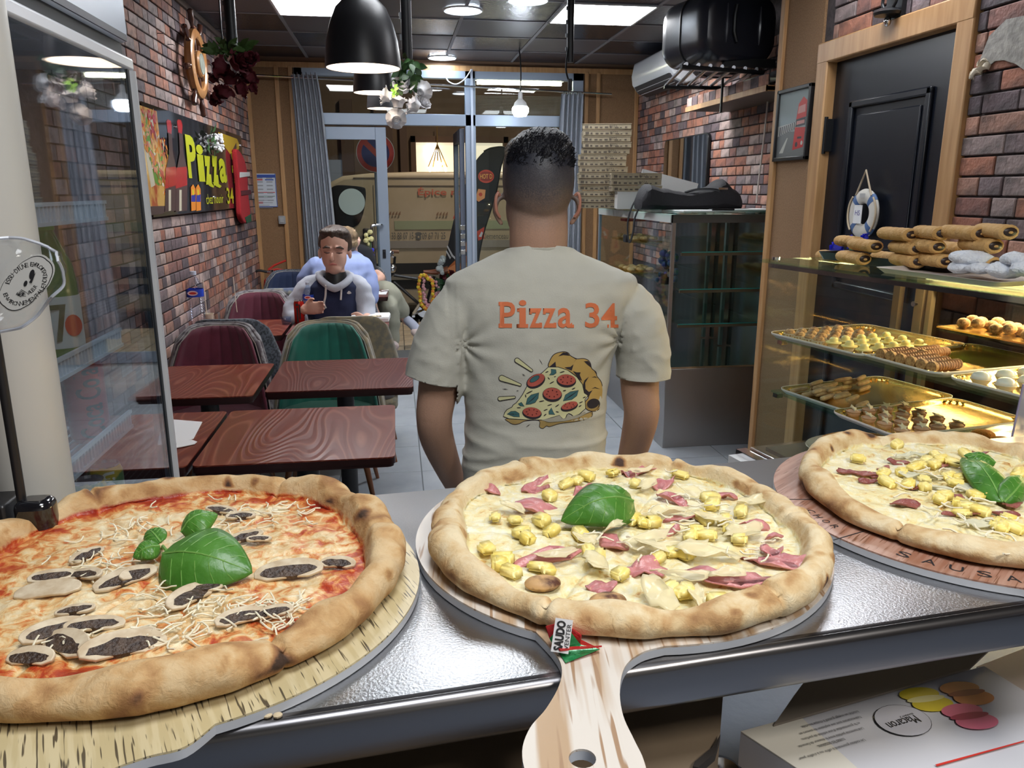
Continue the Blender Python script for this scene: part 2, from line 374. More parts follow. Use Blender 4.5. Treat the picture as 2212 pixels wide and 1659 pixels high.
B().bb((.634, YF+.12, .18), (.64, YF+.75, 1.99)).done('pane', GL, dr)
for z in (1.18, 1.1, 1.03, .95): B().bb((.61, YF+.045, z), (.655, YF+.055, z+.045)).done('bolt_plate', chrome, dr, bev=.002)
# door on the right: black panelled leaf in a pine frame
X0 = XD-.03
blk = M('black_gloss_paint', (.006, .008, .014), .28, bump=.03, bs=12, stretch=(1, 1, .3))
d3 = struct(B().bb((XD+.02, 2.64, 0), (XD+.06, 3.47, 2.1)).done('door_3', blk))
def mold(y0, y1, z0, z1, w=.03):
    b = B()
    for (a, c, e, g) in ((y0, y0+w, z0, z1), (y1-w, y1, z0, z1), (y0, y1, z0, z0+w), (y0, y1, z1-w, z1)): b.bb((XD+.004, a, e), (XD+.021, c, g))
    return b.done('panel_moulding', blk, d3, bev=.006)
mold(2.78, 3.32, 1.12, 1.92); mold(2.78, 3.32, .2, .95)
B().bb((XD+.012, 2.84, 1.18), (XD+.021, 3.26, 1.86)).done('door_panel', blk, d3, bev=.008)
B().bb((XD-.01, 3.455, 1.72), (XD+.03, 3.50, 1.86)).cyl((XD-.008, 3.475, 1.71), (XD-.008, 3.475, 1.87), .011).done('hinge', blackm, d3)
fr = B(); fr.bb((X0, 2.555, 0), (XD+.12, 2.64, 2.185)); fr.bb((X0, 3.47, 0), (XD+.12, 3.56, 2.185)); fr.bb((X0-.001, 2.555, 2.10), (XD+.119, 3.56, 2.19))
struct(fr.done('trim_9', pine, bev=.006))
struct(B().bb((XL, 2.0, 0), (XL+.012, YF, .08)).done('baseboard_left', M('base_tile', (.2, .2, .22), .4)))
# ---- outside: pavement, street, facade opposite
pv = struct(B().bb((-7, YF+.25, -.2), (8, 9.6, -.03)).done('floor_pavement', M('pavement_bed', (.10, .09, .08), .9)))
pm = M('paving_stone', (.34, .28, .20), .7, col2=(.26, .22, .17), vs=9, bump=.15)
me = None
for i in range(12):
    for j in range(6):
        if me is None: b = B().box((0, 0, 0), (.29, .29, .02)); me = bpy.data.meshes.new('paving_stone'); b.bm.to_mesh(me); b.bm.free(); me.materials.append(pm)
        o = link('paving_stone', me, pv); o.location = (-1.3+i*.3, 7.9+j*.3, -.028)
struct(B().bb((-9, 9.6, -.3), (10, 14, -.2)).done('floor_street', M('asphalt', (.05, .048, .045), .85, bump=.2, bs=150)))
fac = struct(B().bb((-9, 14, -.3), (10, 14.2, 6)).done('wall_opposite', M('brown_facade', (.16, .105, .065), .8, col2=(.12, .08, .05), vs=3)))
def oy(px, py, Y=13.98): p = PY(px, py, Y); return p.x, p.z
x0, z1 = oy(898, 308); x1, z0 = oy(1085, 400)
lit = M('lit_room_wall', (.9, .82, .62), .9, em=.75, emc=(1, .88, .66))
sw = thing('lit_shop_window', 'brightly lit shop window across the street above the van', 'window', (x0, 13.9, z0-.2))
B().bb((x0, 13.93, .6), (x1, 13.95, z1)).done('lit_interior', lit, sw)
wfr = M('brown_frame', (.10, .05, .025), .5)
b = B(); 
for xx in (x0-.09, x1+.01): b.bb((xx, 13.86, .5), (xx+.08, 13.97, z1+.1))
b.bb((x0-.09, 13.86, z1), (x1+.09, 13.97, z1+.1)); b.done('window_frame', wfr, sw)
cx, cz = oy(945, 345, 13.8); ch = thing('chandelier', 'cluster of warm glowing bulbs hanging in the lit window opposite', 'chandelier', (cx, 13.8, cz))
b = B()
for k in range(14): b.sph((cx+rnd(-.16, .16), 13.75+rnd(-.05, .05), cz-.12+rnd(-.06, .06)), .022, 8, 6)
b.sph((cx, 13.74, cz-.08), .06, 10, 8); b.done('bulbs', M('warm_bulb', (1, .8, .5), .5, em=9, emc=(1, .66, .3)), ch)
b = B()
for k in range(5): b.tube([(cx, 13.76, cz+.25), (cx-.16+k*.08, 13.76, cz-.12)], .008, 5)
b.cyl((cx, 13.76, cz+.2), (cx, 13.76, cz+.6), .008); b.done('chandelier_arms', M('brass', (.4, .25, .08), .4, .8), ch)
sp_x, sp_z = oy(932, 321, 13.88)
tag(B().lathe([(.0, 0), (.11, 0), (.11, .02), (0, .02)], (sp_x, 13.9, sp_z-.05), 16).done('ceiling_spot', M('spot_glow', (1, .95, .85), .5, em=7)), 'small round spotlight glowing inside the window opposite', 'light')
for px, w in ((872, .12), (830, .3), (752, .2)):
    xx, zz = oy(px, 330); struct(B().bb((xx-w/2, 13.85, -.2), (xx+w/2, 14, 3)).done('trim_10', M('facade_post', (.09, .05, .03), .6)))
x0, z1 = oy(706, 372); x1, z0 = oy(742, 395); 
struct(B().bb((x0, 13.9, z0), (x1, 13.98, z1+.2)).done('window_2', M('dim_window', (.2, .22, .26), .3, em=.15)))
# ================================================================ CEILING FIXTURES
ledm = M('led_diffuser', (1, 1, 1), .5, em=LP['panel'], emc=(.97, .98, 1))
ledo = M('led_diffuser_overhead', (1, 1, 1), .5, em=LP['over'], emc=(.93, .96, 1))
def led(x, y, label, mt=None):
    t = thing('led_panel', label, 'ceiling light', (x, y, CEIL)); t['group'] = 'square LED panels in the ceiling'
    B().bb((x-.285, y-.285, CEIL-.006), (x+.285, y+.285, CEIL+.008)).done('diffuser', mt or ledm, t)
    b = B()
    for s in (-1, 1): b.bb((x+s*.285, y-.3, CEIL-.01), (x+s*.3, y+.3, CEIL+.01)); b.bb((x-.3, y+s*.285, CEIL-.01), (x+.3, y+s*.3, CEIL+.01))
    b.done('panel_frame', white, t)
led(-.71+.3-.0, 5.745-.3, 'square white LED panel in the ceiling on the left, by the hanging red roses')
led(1.39, 5.745-.3, 'square white LED panel in the ceiling beside the black suitcase')
led(.22, 2.90, 'square white LED panel overhead, above the picture, mirrored in the counter steel', ledo); led(1.64, 2.86, 'square white LED panel overhead near the black door, above the picture', ledo)
dm = M('downlight_glow', (1, 1, 1), .5, em=LP['down'], emc=(.78, .88, 1))
for (px, py), lb in (((1000, 20), 'round recessed downlight, the larger one nearer the camera in mid ceiling'), ((955, 123), 'round recessed downlight closest to the shop front'), ((1140, -2), 'round downlight just cut off by the top edge of the picture')):
    p = PZ(px, py, CEIL); t = thing('downlight', lb, 'ceiling light', p, group='round recessed downlights')
    B().cyl((p.x, p.y, CEIL-.008), (p.x, p.y, CEIL+.004), .108, n=32).done('diffuser', dm, t)
    B().lathe([(.108, -.004), (.122, -.012), (.128, -.006), (.128, 0), (.108, 0)], (p.x, p.y, CEIL-.002), 32).done('rim', white, t)
# pendants
lampm = M('black_enamel', (.018, .018, .021), .38, bump=.02); inm = M('warm_white_enamel', (.85, .80, .74), .5)
def pendant(p, r, label, s=1):
    x, y, z = p; t = thing('pendant_lamp', label, 'pendant lamp', p, group='black pendant lamps over the tables')
    prof = [(r, 0), (r*.99, .03*s), (r*.93, .085*s), (r*.82, .135*s), (r*.66, .18*s), (r*.46, .205*s)]
    b = B(); b.lathe(prof+[(r*.44, .203*s), (r*.64, .176*s), (r*.80, .131*s), (r*.91, .083*s), (r*.965, .03*s), (r*.97, 0), (r, 0)], p, 40, caps=False); b.done('shade', lampm, t)
    b = B(); b.lathe([(r*.962, .001), (r*.957, .03*s), (r*.90, .082*s), (r*.79, .130*s), (r*.63, .174*s), (r*.3, .196*s), (.01, .197*s)], p, 40, caps=False); b.done('shade_lining', inm, t)
    B().lathe([(r*.46, .20*s), (r*.46, .245*s), (r*.40, .258*s), (.02, .262*s), (.012, .29*s)], p, 28).box((x, y, z+.275*s), (.03, .02, .05)).done('cap', lampm, t)
    B().lathe([(.005, .20*s), (.03, .19*s), (.052, .14*s), (.055, .11*s), (.04, .07*s), (.005, .055*s)], p, 20).done('bulb', M('pendant_bulb', (1, .95, .85), .4, em=LP['pend'], emc=(1, .86, .74)), t)
    b = B(); b.cyl((x, y, z+.27*s), (x, y, CEIL), .004, n=8); b.cyl((x, y, CEIL-.03), (x, y, CEIL), .03); b.done('cable', blackm, t)
    for k in range(3): B().sph((x+r*.44*cos(1+k*2.1), y+r*.44*sin(1+k*2.1), z+.235*s), .005, 6, 4).done('screw', chrome, t)
p = PY(785, 148, 2.75); pendant((p.x, p.y, p.z-.0), .122, 'large black dome pendant lamp nearest the camera, above the front tables', 1.0)
p = PY(810, 201, 4.3); pendant((p.x, p.y, p.z), .11, 'second black pendant lamp, half hidden behind the nearest one')
p = PY(826, 235, 5.5); pendant((p.x, p.y, p.z), .10, 'third and farthest black pendant lamp, beside the white roses')
# bare bulb
p = PY(1124, 238, 6.9); t = thing('hanging_bulb', 'bare bright white bulb hanging on a cable before the right transom window', 'light bulb', p)
B().lathe([(.005, -.055), (.05, -.05), (.070, -.015), (.070, .015), (.06, .03)], p, 24).done('bulb_glass', M('bulb_glow', (1, 1, 1), .5, em=LP['bulb'], emc=(.80, .88, 1)), t)
B().lathe([(.06, .03), (.05, .06), (.02, .09), (.018, .14), (.01, .15)], p, 20).done('socket', white, t)
B().tube(crom([p+Vector((0, 0, .14)), p+Vector((.004, 0, .3)), p+Vector((-.004, 0, .42)), Vector((p.x-.01, p.y, CEIL))], 4), .006, 6).done('cable', blackm, t)
# strip light under the transom outside
a = PY(1030, 178, 7.68); b_ = PY(1212, 184, 7.68); t = thing('strip_light', 'long thin yellow-white strip light glowing behind the right transom pane', 'strip light', a)
B().bb((a.x, 7.66, a.z-.017), (b_.x, 7.69, a.z+.017)).done('tube_glow', M('strip_glow', (1, .95, .7), .5, em=LP['tube'], emc=(1, .93, .66)), t)
B().bb((a.x-.02, 7.55, a.z+.017), (b_.x+.02, 7.70, a.z+.035)).done('housing', white, t)
# black hanging poles
def pole(px, pyb, Y, r, lb, box=False):
    p = PY(px, pyb, Y); t = thing('ceiling_pole', lb, 'pole', p)
    b = B(); b.cyl((p.x, Y, p.z), (p.x, Y, CEIL), r, n=24); b.done('tube', blackm, t)
    b = B()
    for k in range(7): zz = p.z+.06+k*.07; b.bb((p.x-r-.006, Y-.006, zz), (p.x-r+.002, Y+.006, zz+.02)) if zz < CEIL-.03 else None
    b.done('perforated_strip', M('dark_steel', (.12, .13, .14), .4, .7), t)
    B().cyl((p.x, Y, CEIL-.015), (p.x, Y, CEIL), r+.02).done('flange', blackm, t)
pole(503, 110, 4.2, .026, 'black ceiling pole above the dark red roses'); pole(880, 128, 2.95, .018, 'black ceiling pole above the white roses'); pole(1231, 135, 4.6, .02, 'black ceiling pole with a loose cable, between downlight and suitcase')
p = PY(1228, 100, 4.58); q = PY(1231, 195, 4.58)
tag(B().tube(crom([p, p+Vector((-.012, 0, -.12)), p+Vector((.012, 0, -.2)), q], 6), .005, 6).cyl(q, q+Vector((0, 0, .06)), .012).done('loose_cable', blackm), 'thin black cable with a plug dangling beside the right ceiling pole', 'cable')
p = PY(475, 0, 4.2); tag(B().tube([(p.x, 4.2, CEIL), (p.x-.005, 4.2, 2.3), (p.x, 4.2, 2.16)], .004, 6).done('hanging_wire', blackm), 'thin black wire hanging left of the pole with red roses', 'cable')
# ---- flower bunches
def rose(b, c, r, rows=3, R=None):
    R = R or Euler((rnd(-1.2, 1.2), rnd(-1.2, 1.2), rnd(0, 6))).to_matrix(); c = Vector(c)
    for k in range(rows):
        n = 4+k; rr = r*(.35+.65*k/(rows-1)); 
        for i in range(n):
            a = 2*pi*i/n+k*.7
            def fn(u, v, a=a, rr=rr, k=k, n=n):
                w = (u-.5)*2*pi/n*1.35; h = v*r*1.1-r*.45; q = rr*(.45+.6*v**1.6)*(1-.12*(2*u-1)**2*v)
                return c+R@Vector((q*cos(a+w), q*sin(a+w), h*(1-.25*k*v)+r*.12*sin(u*9+i)*v))
            b.grid(fn, 4, 3)
    b.sph(c, r*.35, 8, 5)
def leaf(b, p, d, n_, L, w, cup=.2, droop=.2, m=5):
    p = Vector(p); d = Vector(d).normalized(); s = d.cross(Vector(n_)).normalized(); n_ = s.cross(d)
    def fn(u, v): ww = w*sin(pi*min(.999, max(.02, u))**.8)*(v*2-1)/1; return p+d*(L*u)+s*ww+n_*(-droop*L*u*u+cup*abs(ww))
    b.grid(fn, m, 2)
whitep = M('white_petal', (.80, .80, .83), .6); redp = M('dark_red_petal', (.085, .003, .010), .75); leafm = M('bunch_leaf', (.02, .06, .02), .5, col2=(.05, .13, .03), vs=40); lime = M('lime_leaf', (.22, .48, .05), .5)
t = thing('white_rose_bunch', 'bunch of white artificial roses with green leaves hanging from a ceiling pole', 'flowers', PY(870, 160, 2.9))
for (px, py, r, dy) in ((835, 208, .034, 0), (872, 186, .040, .0), (910, 198, .037, .02), (860, 222, .034, -.03), (895, 228, .038, -.03), (856, 258, .036, 0), (915, 224, .026, .02)):
    b = B(); rose(b, PY(px, py, 2.9+dy), r); b.done('rose', whitep, t, smooth=True)
b = B()
for k in range(60): 
    p = PY(878+rnd(-22, 25), 150+rnd(-22, 34), 2.9+rnd(-.03, .03)); leaf(b, p, (rnd(-1, 1), rnd(-1, 1), rnd(-1, .2)), (rnd(-1, 1), -1, rnd(0, 1)), .04, .012)
b.done('leaves', leafm, t, kind='stuff')
b = B()
for k in range(9): p = PY(856+rnd(-10, 8), 205+rnd(-22, 22), 2.86+rnd(-.02, .02)); leaf(b, p, (rnd(-1, 1), rnd(-.6, .2), rnd(-1, 1)), (0, -1, .5), .018, .006)
b.done('light_leaves', lime, t, kind='stuff')
t = thing('red_rose_bunch', 'bunch of dark red artificial roses hanging from a ceiling pole near the brick wall', 'flowers', PY(505, 150, 4.2))
for (px, py, r) in ((480, 145, .06), (515, 135, .065), (540, 130, .05), (535, 165, .055), (497, 170, .06), (520, 192, .05), (485, 200, .05), (470, 213, .045), (460, 170, .035), (470, 205, .04), (545, 190, .035)):
    b = B(); rose(b, PY(px, py, 4.2+rnd(-.05, .05)), r, 4); b.done('rose', redp, t)
b = B()
for k in range(34): p = PY(500+rnd(-38, 36), 108+rnd(-10, 14), 4.2+rnd(-.04, .04)); leaf(b, p, (rnd(-1, 1), rnd(-1, 1), rnd(-.2, .9)), (0, -1, .5), .07, .018)
b.done('leaves', M('dim_leaf', (.05, .10, .02), .6), t, kind='stuff')
# ================================================================ LEFT WALL THINGS
# ship's wheel
c = Vector((-1.17, 5.36, 2.30)); t = thing('ship_wheel', 'carved wooden ship wheel with a round dial, hung on the left brick wall', 'ship wheel', c)
brw = M('varnished_wood', (.32, .14, .045), .3, col2=(.42, .21, .08), vs=12, coat=.4); dkw = M('dark_turned_wood', (.06, .02, .012), .25, coat=.5)
b = B(); b.lathe([(.145, -.02), (.155, -.028), (.185, -.028), (.20, -.01), (.20, .015), (.185, .024), (.155, .024), (.145, .015), (.145, -.02)], c, 44, ax='x', caps=False); b.done('rim', brw, t)
for k in range(8):
    a = 2*pi*k/8+.18; d = Vector((0, cos(a), sin(a))); b = B()
    b.tube([c+d*q for q in (.05, .07, .10, .14)], 0, 10, rs=[.012, .010, .013, .010]); b.done('spoke', dkw, t)
    b = B(); b.tube([c+d*q for q in (.195, .21, .225, .25, .28, .30, .31)], 0, 12, rs=[.017, .010, .013, .020, .017, .019, .006]); b.done('handle', dkw, t)
B().lathe([(.0, -.02), (.068, -.02), (.078, -.01), (.078, .02), (.07, .03), (.0, .03)], c, 32, ax='x').done('hub', brw, t)
B().lathe([(.0, .03), (.062, .03), (.060, .034), (0, .034)], c, 32, ax='x').done('dial', M('dial_face', (.30, .33, .28), .2, col2=(.2, .22, .2), vs=30), t)
for (px, py) in ((340, 72), (362, 96)):
    p = PX(px, py, XL+.012); tag(B().tube([p, p+Vector((.03, 0, 0)), p+Vector((.03, .03, .0))], .002, 5).done('wall_hook', blackm), 'tiny bare hook in the brick wall, %s of two left of the ship wheel' % ('upper' if py < 80 else 'lower'), 'hook')
# pizza poster board
y0, y1, z0, z1 = 4.30, 6.92, 1.415, 1.975; t = thing('pizza_poster', 'glossy black poster board with a yellow word Pizza and food pictures on the left wall', 'poster', (XL+.03, (y0+y1)/2, z0))
gl = M('poster_gloss_black', (.012, .011, .012), .06, coat=.8)
B().bb((XL+.012, y0, z0), (XL+.032, y1, z1)).done('board', gl, t)
MP = basis(Vector((XL+.0325, y0, z0)), (0, 1, 0), (0, 0, 1)); PWd = y1-y0; PHt = z1-z0
def pu(px, py): p = PX(px, py, XL+.0325); return p.y-y0, p.z-z0
pm_ = [M('print_pizza', (.48, .09, .03), .15, col2=(.75, .45, .12), vs=9, ramp=(.4, .55), coat=.5), M('print_green', (.12, .30, .03), .2), M('print_red', (.5, .02, .02), .15, coat=.5), M('print_yellow', (.62, .58, .02), .2), M('print_orange', (.75, .25, .03), .2), M('print_gold', (.55, .36, .03), .2), M('print_grey', (.085, .05, .05), .2), M('print_cream', (.65, .6, .45), .2), M('print_blue', (.03, .04, .3), .2)]
def Q(*pts): return [pu(*p) for p in pts]
pol = [(Q((296, 225), (338, 240), (345, 300), (372, 380), (372, 420), (350, 455), (325, 462), (305, 300)), 0),
       (Q((305, 255), (318, 268), (330, 330), (350, 385), (347, 405), (335, 395), (318, 320)), 1), (Q((312, 320), (322, 330), (335, 400), (326, 405)), 7), (Q((318, 235), (334, 250), (336, 290), (326, 275)), 2),
       (Q((312, 415), (345, 400), (372, 412), (370, 440), (345, 446), (318, 446)), 0), (Q((318, 446), (345, 445), (362, 445), (352, 462), (325, 465)), 6)]
for k in range(230):
    x = rnd(303, 368); y = 240+(x-303)*2.4+rnd(-60, 60); 
    if 240 < y < 452 and x < 372-(y < 300)*30: u, v = pu(x, y); pol.append((ell(u, v, rnd(.008, .032), rnd(.005, .014), 8, rnd(0, 3)), random.choice([1, 2, 4, 7, 0, 0, 2, 4])))
for cx_ in (365, 388):   # bottles with red caps
    pol += [(Q((cx_-6, 262), (cx_-3, 258), (cx_+3, 260), (cx_+6, 272), (cx_+5, 290), (cx_-3, 286)), 2), (Q((cx_-3, 286), (cx_+5, 290), (cx_+7, 330), (cx_+16, 370), (cx_+15, 455), (cx_-10, 458), (cx_-8, 370), (cx_-1, 330)), 6), (Q((cx_-8, 362), (cx_+14, 360), (cx_+15, 400), (cx_-10, 408)), 2), (Q((cx_-2, 410), (cx_+3, 410), (cx_+3, 455), (cx_-2, 456)), 7)]
for cx_ in (416, 427): pol += [(Q((cx_-5, 405), (cx_, 398), (cx_+5, 408), (cx_+6, 454), (cx_-4, 456)), 4), (Q((cx_-4, 422), (cx_+5, 420), (cx_+5, 436), (cx_-4, 436)), 8), (ell(*pu(cx_, 415), .02, .02, 10), 3)]
pol += [(Q((471, 285), (512, 300), (517, 312), (516, 322), (498, 334), (486, 318)), 5), (Q((497, 334), (510, 308), (511, 320), (499, 342)), 6)]
decal('poster_print', pol, pm_, MP, t)
yel = M('poster_letter_yellow', (.47, .50, .015), .25)
def ptxt(s, a, b_, c_, bold=0):  # a: lower left px, b: lower right px, c: upper left px
    A = Vector(pu(*a)); Bq = Vector(pu(*b_)); C_ = Vector(pu(*c_)); w = (Bq-A).length; h = (C_-A).length; cen = (Bq+C_)/2
    m = basis(MP@Vector((cen.x, cen.y, .0045)), (0, 1, 0), (0, 0, 1)); text(s, .3, yel, m, t, fit=(w, h), bold=bold)
ptxt('P', (404, 384), (424, 384), (400, 292), .012); ptxt('i', (425, 388), (440, 392), (424, 312), .012)
for i_, (xa, xb, yb) in enumerate(((441, 455, 396), (457, 470, 398))): ptxt('z', (xa, yb), (xb, yb+1), (xa, 338), .02)
ptxt('a', (473, 396), (488, 392), (472, 345), .012)
decal('letter_swash', [([MP.inverted().to_3x3()@Vector((0, 0, 0))][:0] or Q((443, 392), (455, 392), (462, 404), (460, 405), (452, 402)), 0), (Q((458, 394), (470, 396), (478, 402), (474, 406), (466, 403)), 0)], [yel], MP, t, .0022)
ptxt('chez mounir', (444, 440), (481, 438), (444, 420)); ptxt('34', (489, 440), (503, 438), (489, 407), .006)
ptxt('D', (499, 345), (508, 345), (499, 330)); ptxt('pizza', (500, 372), (517, 374), (500, 354)); ptxt('a', (504, 398), (515, 398), (504, 382), .01); ptxt('V', (507, 432), (515, 432), (507, 402))
for yy, zz in ((4.9, 1.9), (5.9, 1.92), (5.75, 1.5), (6.86, 1.9), (6.86, 1.5)): B().lathe([(0, 0), (.011, 0), (.009, .009), (0, .011)], (XL+.032, yy, zz), 12, ax='x').done('fixing_stud', chrome, t)
# white little flower sprig stuck on poster
p = PX(460, 308, XL+.05); t = thing('blossom_sprig', 'small sprig of white blossom stuck over the poster word Pizza', 'flowers', p); b = B()
for k in range(60): b.sph(p+Vector((rnd(0, .05), rnd(-.06, .16), rnd(-.05, .06))), rnd(.007, .012), 6, 4)
b.done('blossoms', whitep, t, kind='stuff'); b = B()
for k in range(18): leaf(b, p+Vector((rnd(-.01, .02), rnd(-.22, .05), rnd(-.07, .07))), (.3, rnd(-1, 1), rnd(-1, 1)), (1, 0, 0), .07, .016)
b.done('leaves', leafm, t, kind='stuff')
# christmas stocking
t = thing('christmas_stocking', 'red knitted Christmas stocking hanging at the far end of the left wall', 'stocking', PX(523, 330, XL+.09))
o = [PX(px, py, XL+.09) for px, py in ((517, 322), (531, 340), (538, 370), (541, 420), (545, 455), (543, 478), (533, 482), (526, 466), (524, 440), (522, 400), (518, 360))]
b = B(); ve = crom([(q.y, q.z, 0) for q in o], 4, True); b.prism([(q.x, q.y) for q in ve], lambda u, v, h: Vector((h, u, v)), XL+.035, XL+.075); b.done('stocking_body', M('red_knit', (.33, .01, .015), .9, bump=.4, bs=120), t, bev=.012, seg=3)
def sb(pts, nm, mt, x=XL+.079): 
    b = B(); b.prism([(PX(px, py, x).y, PX(px, py, x).z) for px, py in pts], lambda u, v, h: Vector((h, u, v)), XL+.035, x); return b.done(nm, mt, t, bev=.004)
sb(((530, 470), (543, 462), (544, 478), (534, 483)), 'toe', M('green_knit', (.01, .07, .03), .9)); sb(((519, 372), (540, 372), (540, 381), (519, 384)), 'cuff', M('white_knit', (.5, .5, .48), .9)); sb(((521, 412), (542, 410), (543, 420), (522, 423)), 'band', M('dark_red_knit', (.08, .005, .01), .9))
# ---- front wall things
def fthing(px, py, Y=YF-.02): return PY(px, py, Y)
a = PY(543, 375, YF-.02); b_ = PY(600, 447, YF-.02); t = thing('notice_sheet', 'white printed notice with blue border and red headings on the wooden front wall', 'notice', (a.x, YF-.02, b_.z))
B().bb((a.x, YF-.024, b_.z), (b_.x, YF-.0145, a.z)).done('sheet', M('notice_paper', (.55, .60, .66), .5), t)
Mn = basis(Vector((a.x, YF-.0245, b_.z)), (1, 0, 0), (0, 0, 1)); w = b_.x-a.x; h = a.z-b_.z
pl = [(rect(0, h-.035, w, h-.008), 0), (rect(0, 0, w, .006), 0), (rect(0, 0, .006, h), 0), (rect(w-.006, 0, w, h), 0), (rect(.02, h-.058, w*.45, h-.048), 1), (rect(w*.55, h-.058, w-.02, h-.048), 0), (rect(.015, h*.43, w-.015, h*.43+.006), 1), (rect(.015, h*.32, w-.015, h*.32+.004), 3), (rect(.03, .03, w*.4, .045), 1)]
for k in range(7): pl += [(rect(.045, h*.88-k*.032-.01, w*.45, h*.88-k*.032), 2), (rect(.018, h*.88-k*.032-.012, .034, h*.88-k*.032+.004), 1), (rect(w*.6, h*.88-k*.032-.01, w-.03, h*.88-k*.032), 2)]
for k in range(5): pl.append((rect(.03, h*.27-k*.022, w-.04-.03*(k % 2), h*.27-k*.022+.006), 2))
decal('print', pl, [inkb, inkr, M('grey_ink', (.3, .32, .35), .6), inkg], Mn, t)
p = PY(610, 475, YF-.02); t = thing('junction_box', 'small grey switch box below the pine trim on the front wall', 'switch', p)
B().box((p.x, YF-.035, p.z), (.06, .04, .072)).done('box', M('grey_box', (.30, .31, .32), .5), t, bev=.004); B().box((p.x, YF-.058, p.z), (.035, .008, .045)).done('rocker', M('grey_box_b', (.38, .39, .4), .4), t, bev=.003)
# fire extinguisher
p = PY(588, 600, 7.25); t = thing('fire_extinguisher', 'red fire extinguisher in the far left corner behind the navy chair', 'fire extinguisher', (p.x, p.y, 0))
B().lathe([(.06, .30), (.075, .32), (.08, .36), (.08, .72), (.07, .77), (.04, .80), (.025, .81)], (p.x, p.y, 0), 28).done('cylinder', M('extinguisher_red', (.5, .015, .015), .25, coat=.4), t)
z = .81; B().cyl((p.x, p.y, z), (p.x, p.y, z+.05), .022).cyl((p.x-.04, p.y, z+.03), (p.x+.03, p.y, z+.03), .012).done('valve', chrome, t)
B().tube([(p.x-.03, p.y, z+.05), (p.x+.03, p.y, z+.09), (p.x+.13, p.y, z+.13)], .009, 8).tube([(p.x-.02, p.y, z+.04), (p.x+.05, p.y, z+.055), (p.x+.12, p.y, z+.04)], .008, 8).done('handle', inkr, t)
B().tube(crom([(p.x-.04, p.y, z+.03), (p.x-.13, p.y, z+.04), (p.x-.19, p.y-.02, z-.05), (p.x-.19, p.y-.03, z-.25), (p.x-.15, p.y, z-.4)], 5), .011, 8).done('hose', blackp, t)
# curtains and rod
cur = M('grey_curtain', (.25, .27, .31), .85, col2=(.28, .30, .34), vs=4, bump=.05, bs=400)
def curtain(xa, xb, xa2, xb2, z0, z1, n, lb, Y=YF-.13):
    t = thing('curtain', lb, 'curtain', ((xa+xb)/2, Y, z0), group='grey curtains at the shop front')
    def fn(u, v):
        q = v**.7; xl = xa+(xa2-xa)*q; xr_ = xb+(xb2-xb)*q; f = sin(u*n*2*pi+.4*sin(v*3))*.035*(.6+.4*q)+.012*nz(u*9, v*3)
        return Vector((xl+(xr_-xl)*u, Y+f, z1+(z0-z1)*v))
    b = B(); b.grid(fn, n*12, 14); b.done('fabric', cur, t, angle=180)
    for k in range(n): 
        xx = xa+(xb-xa)*(k+.5)/n; B().lathe([(.014, -.003), (.02, -.003), (.02, .003), (.014, .003), (.014, -.003)], (xx, Y, z1-.0), 14, ax='x', caps=False).done('curtain_ring', chrome, t)
curtain(-.845, -.62, -.80, -.50, .3, 2.515, 6, 'grey pleated curtain at the left of the shop front')
curtain(1.53, 1.74, 1.47, 1.72, .25, 2.40, 5, 'grey pleated curtain at the right of the shop front, behind the standing man')
a = PY(540, 178, YF-.13); b_ = PY(1250, 205, YF-.13); tag(B().cyl((XL+.02, YF-.13, 2.505), (XR-.3, YF-.13, 2.40), .009, n=10).sph((XL+.03, YF-.13, 2.505), .02).done('curtain_rod', chrome), 'thin metal curtain rod running across the shop front', 'curtain rod')
pts = [PY(px, py, YF-.06) for px, py in ((962, 160), (968, 175), (985, 182), (1003, 172), (1012, 160), (1018, 150))]
tag(B().tube(crom(pts, 5), .006, 6).done('white_wire', white), 'loose white wire looping under the ceiling left of the centre post', 'cable')
# ================================================================ RIGHT WALL THINGS
# air conditioner
t = thing('air_conditioner', 'white wall-mounted air conditioner above the brick wall, beside the black suitcase', 'air conditioner', (2.2, 6.6, 2.35))
prof = [(2.295, 2.36), (2.20, 2.335), (2.13, 2.365), (2.08, 2.43), (2.07, 2.50), (2.09, 2.60), (2.14, 2.63), (2.295, 2.63)]
b = B(); b.prism(prof, lambda u, v, h: Vector((u, h, v)), 6.0, 7.0); b.done('casing', M('ac_white', (.62, .65, .69), .25), t, bev=.012, seg=3)
b = B(); b.prism([(2.205, 2.33), (2.125, 2.355), (2.085, 2.41), (2.10, 2.41), (2.14, 2.37), (2.21, 2.345)], lambda u, v, h: Vector((u-.004, h, v-.002)), 6.06, 6.94); b.done('louvre', M('dark_gap', (.03, .03, .035), .5), t)
b = B(); b.box((2.125, 6.5, 2.362), (.006, .84, .05), M3=Matrix.Rotation(-.9, 3, 'Y')); b.done('flap', M('ac_white2', (.55, .58, .62), .3), t)
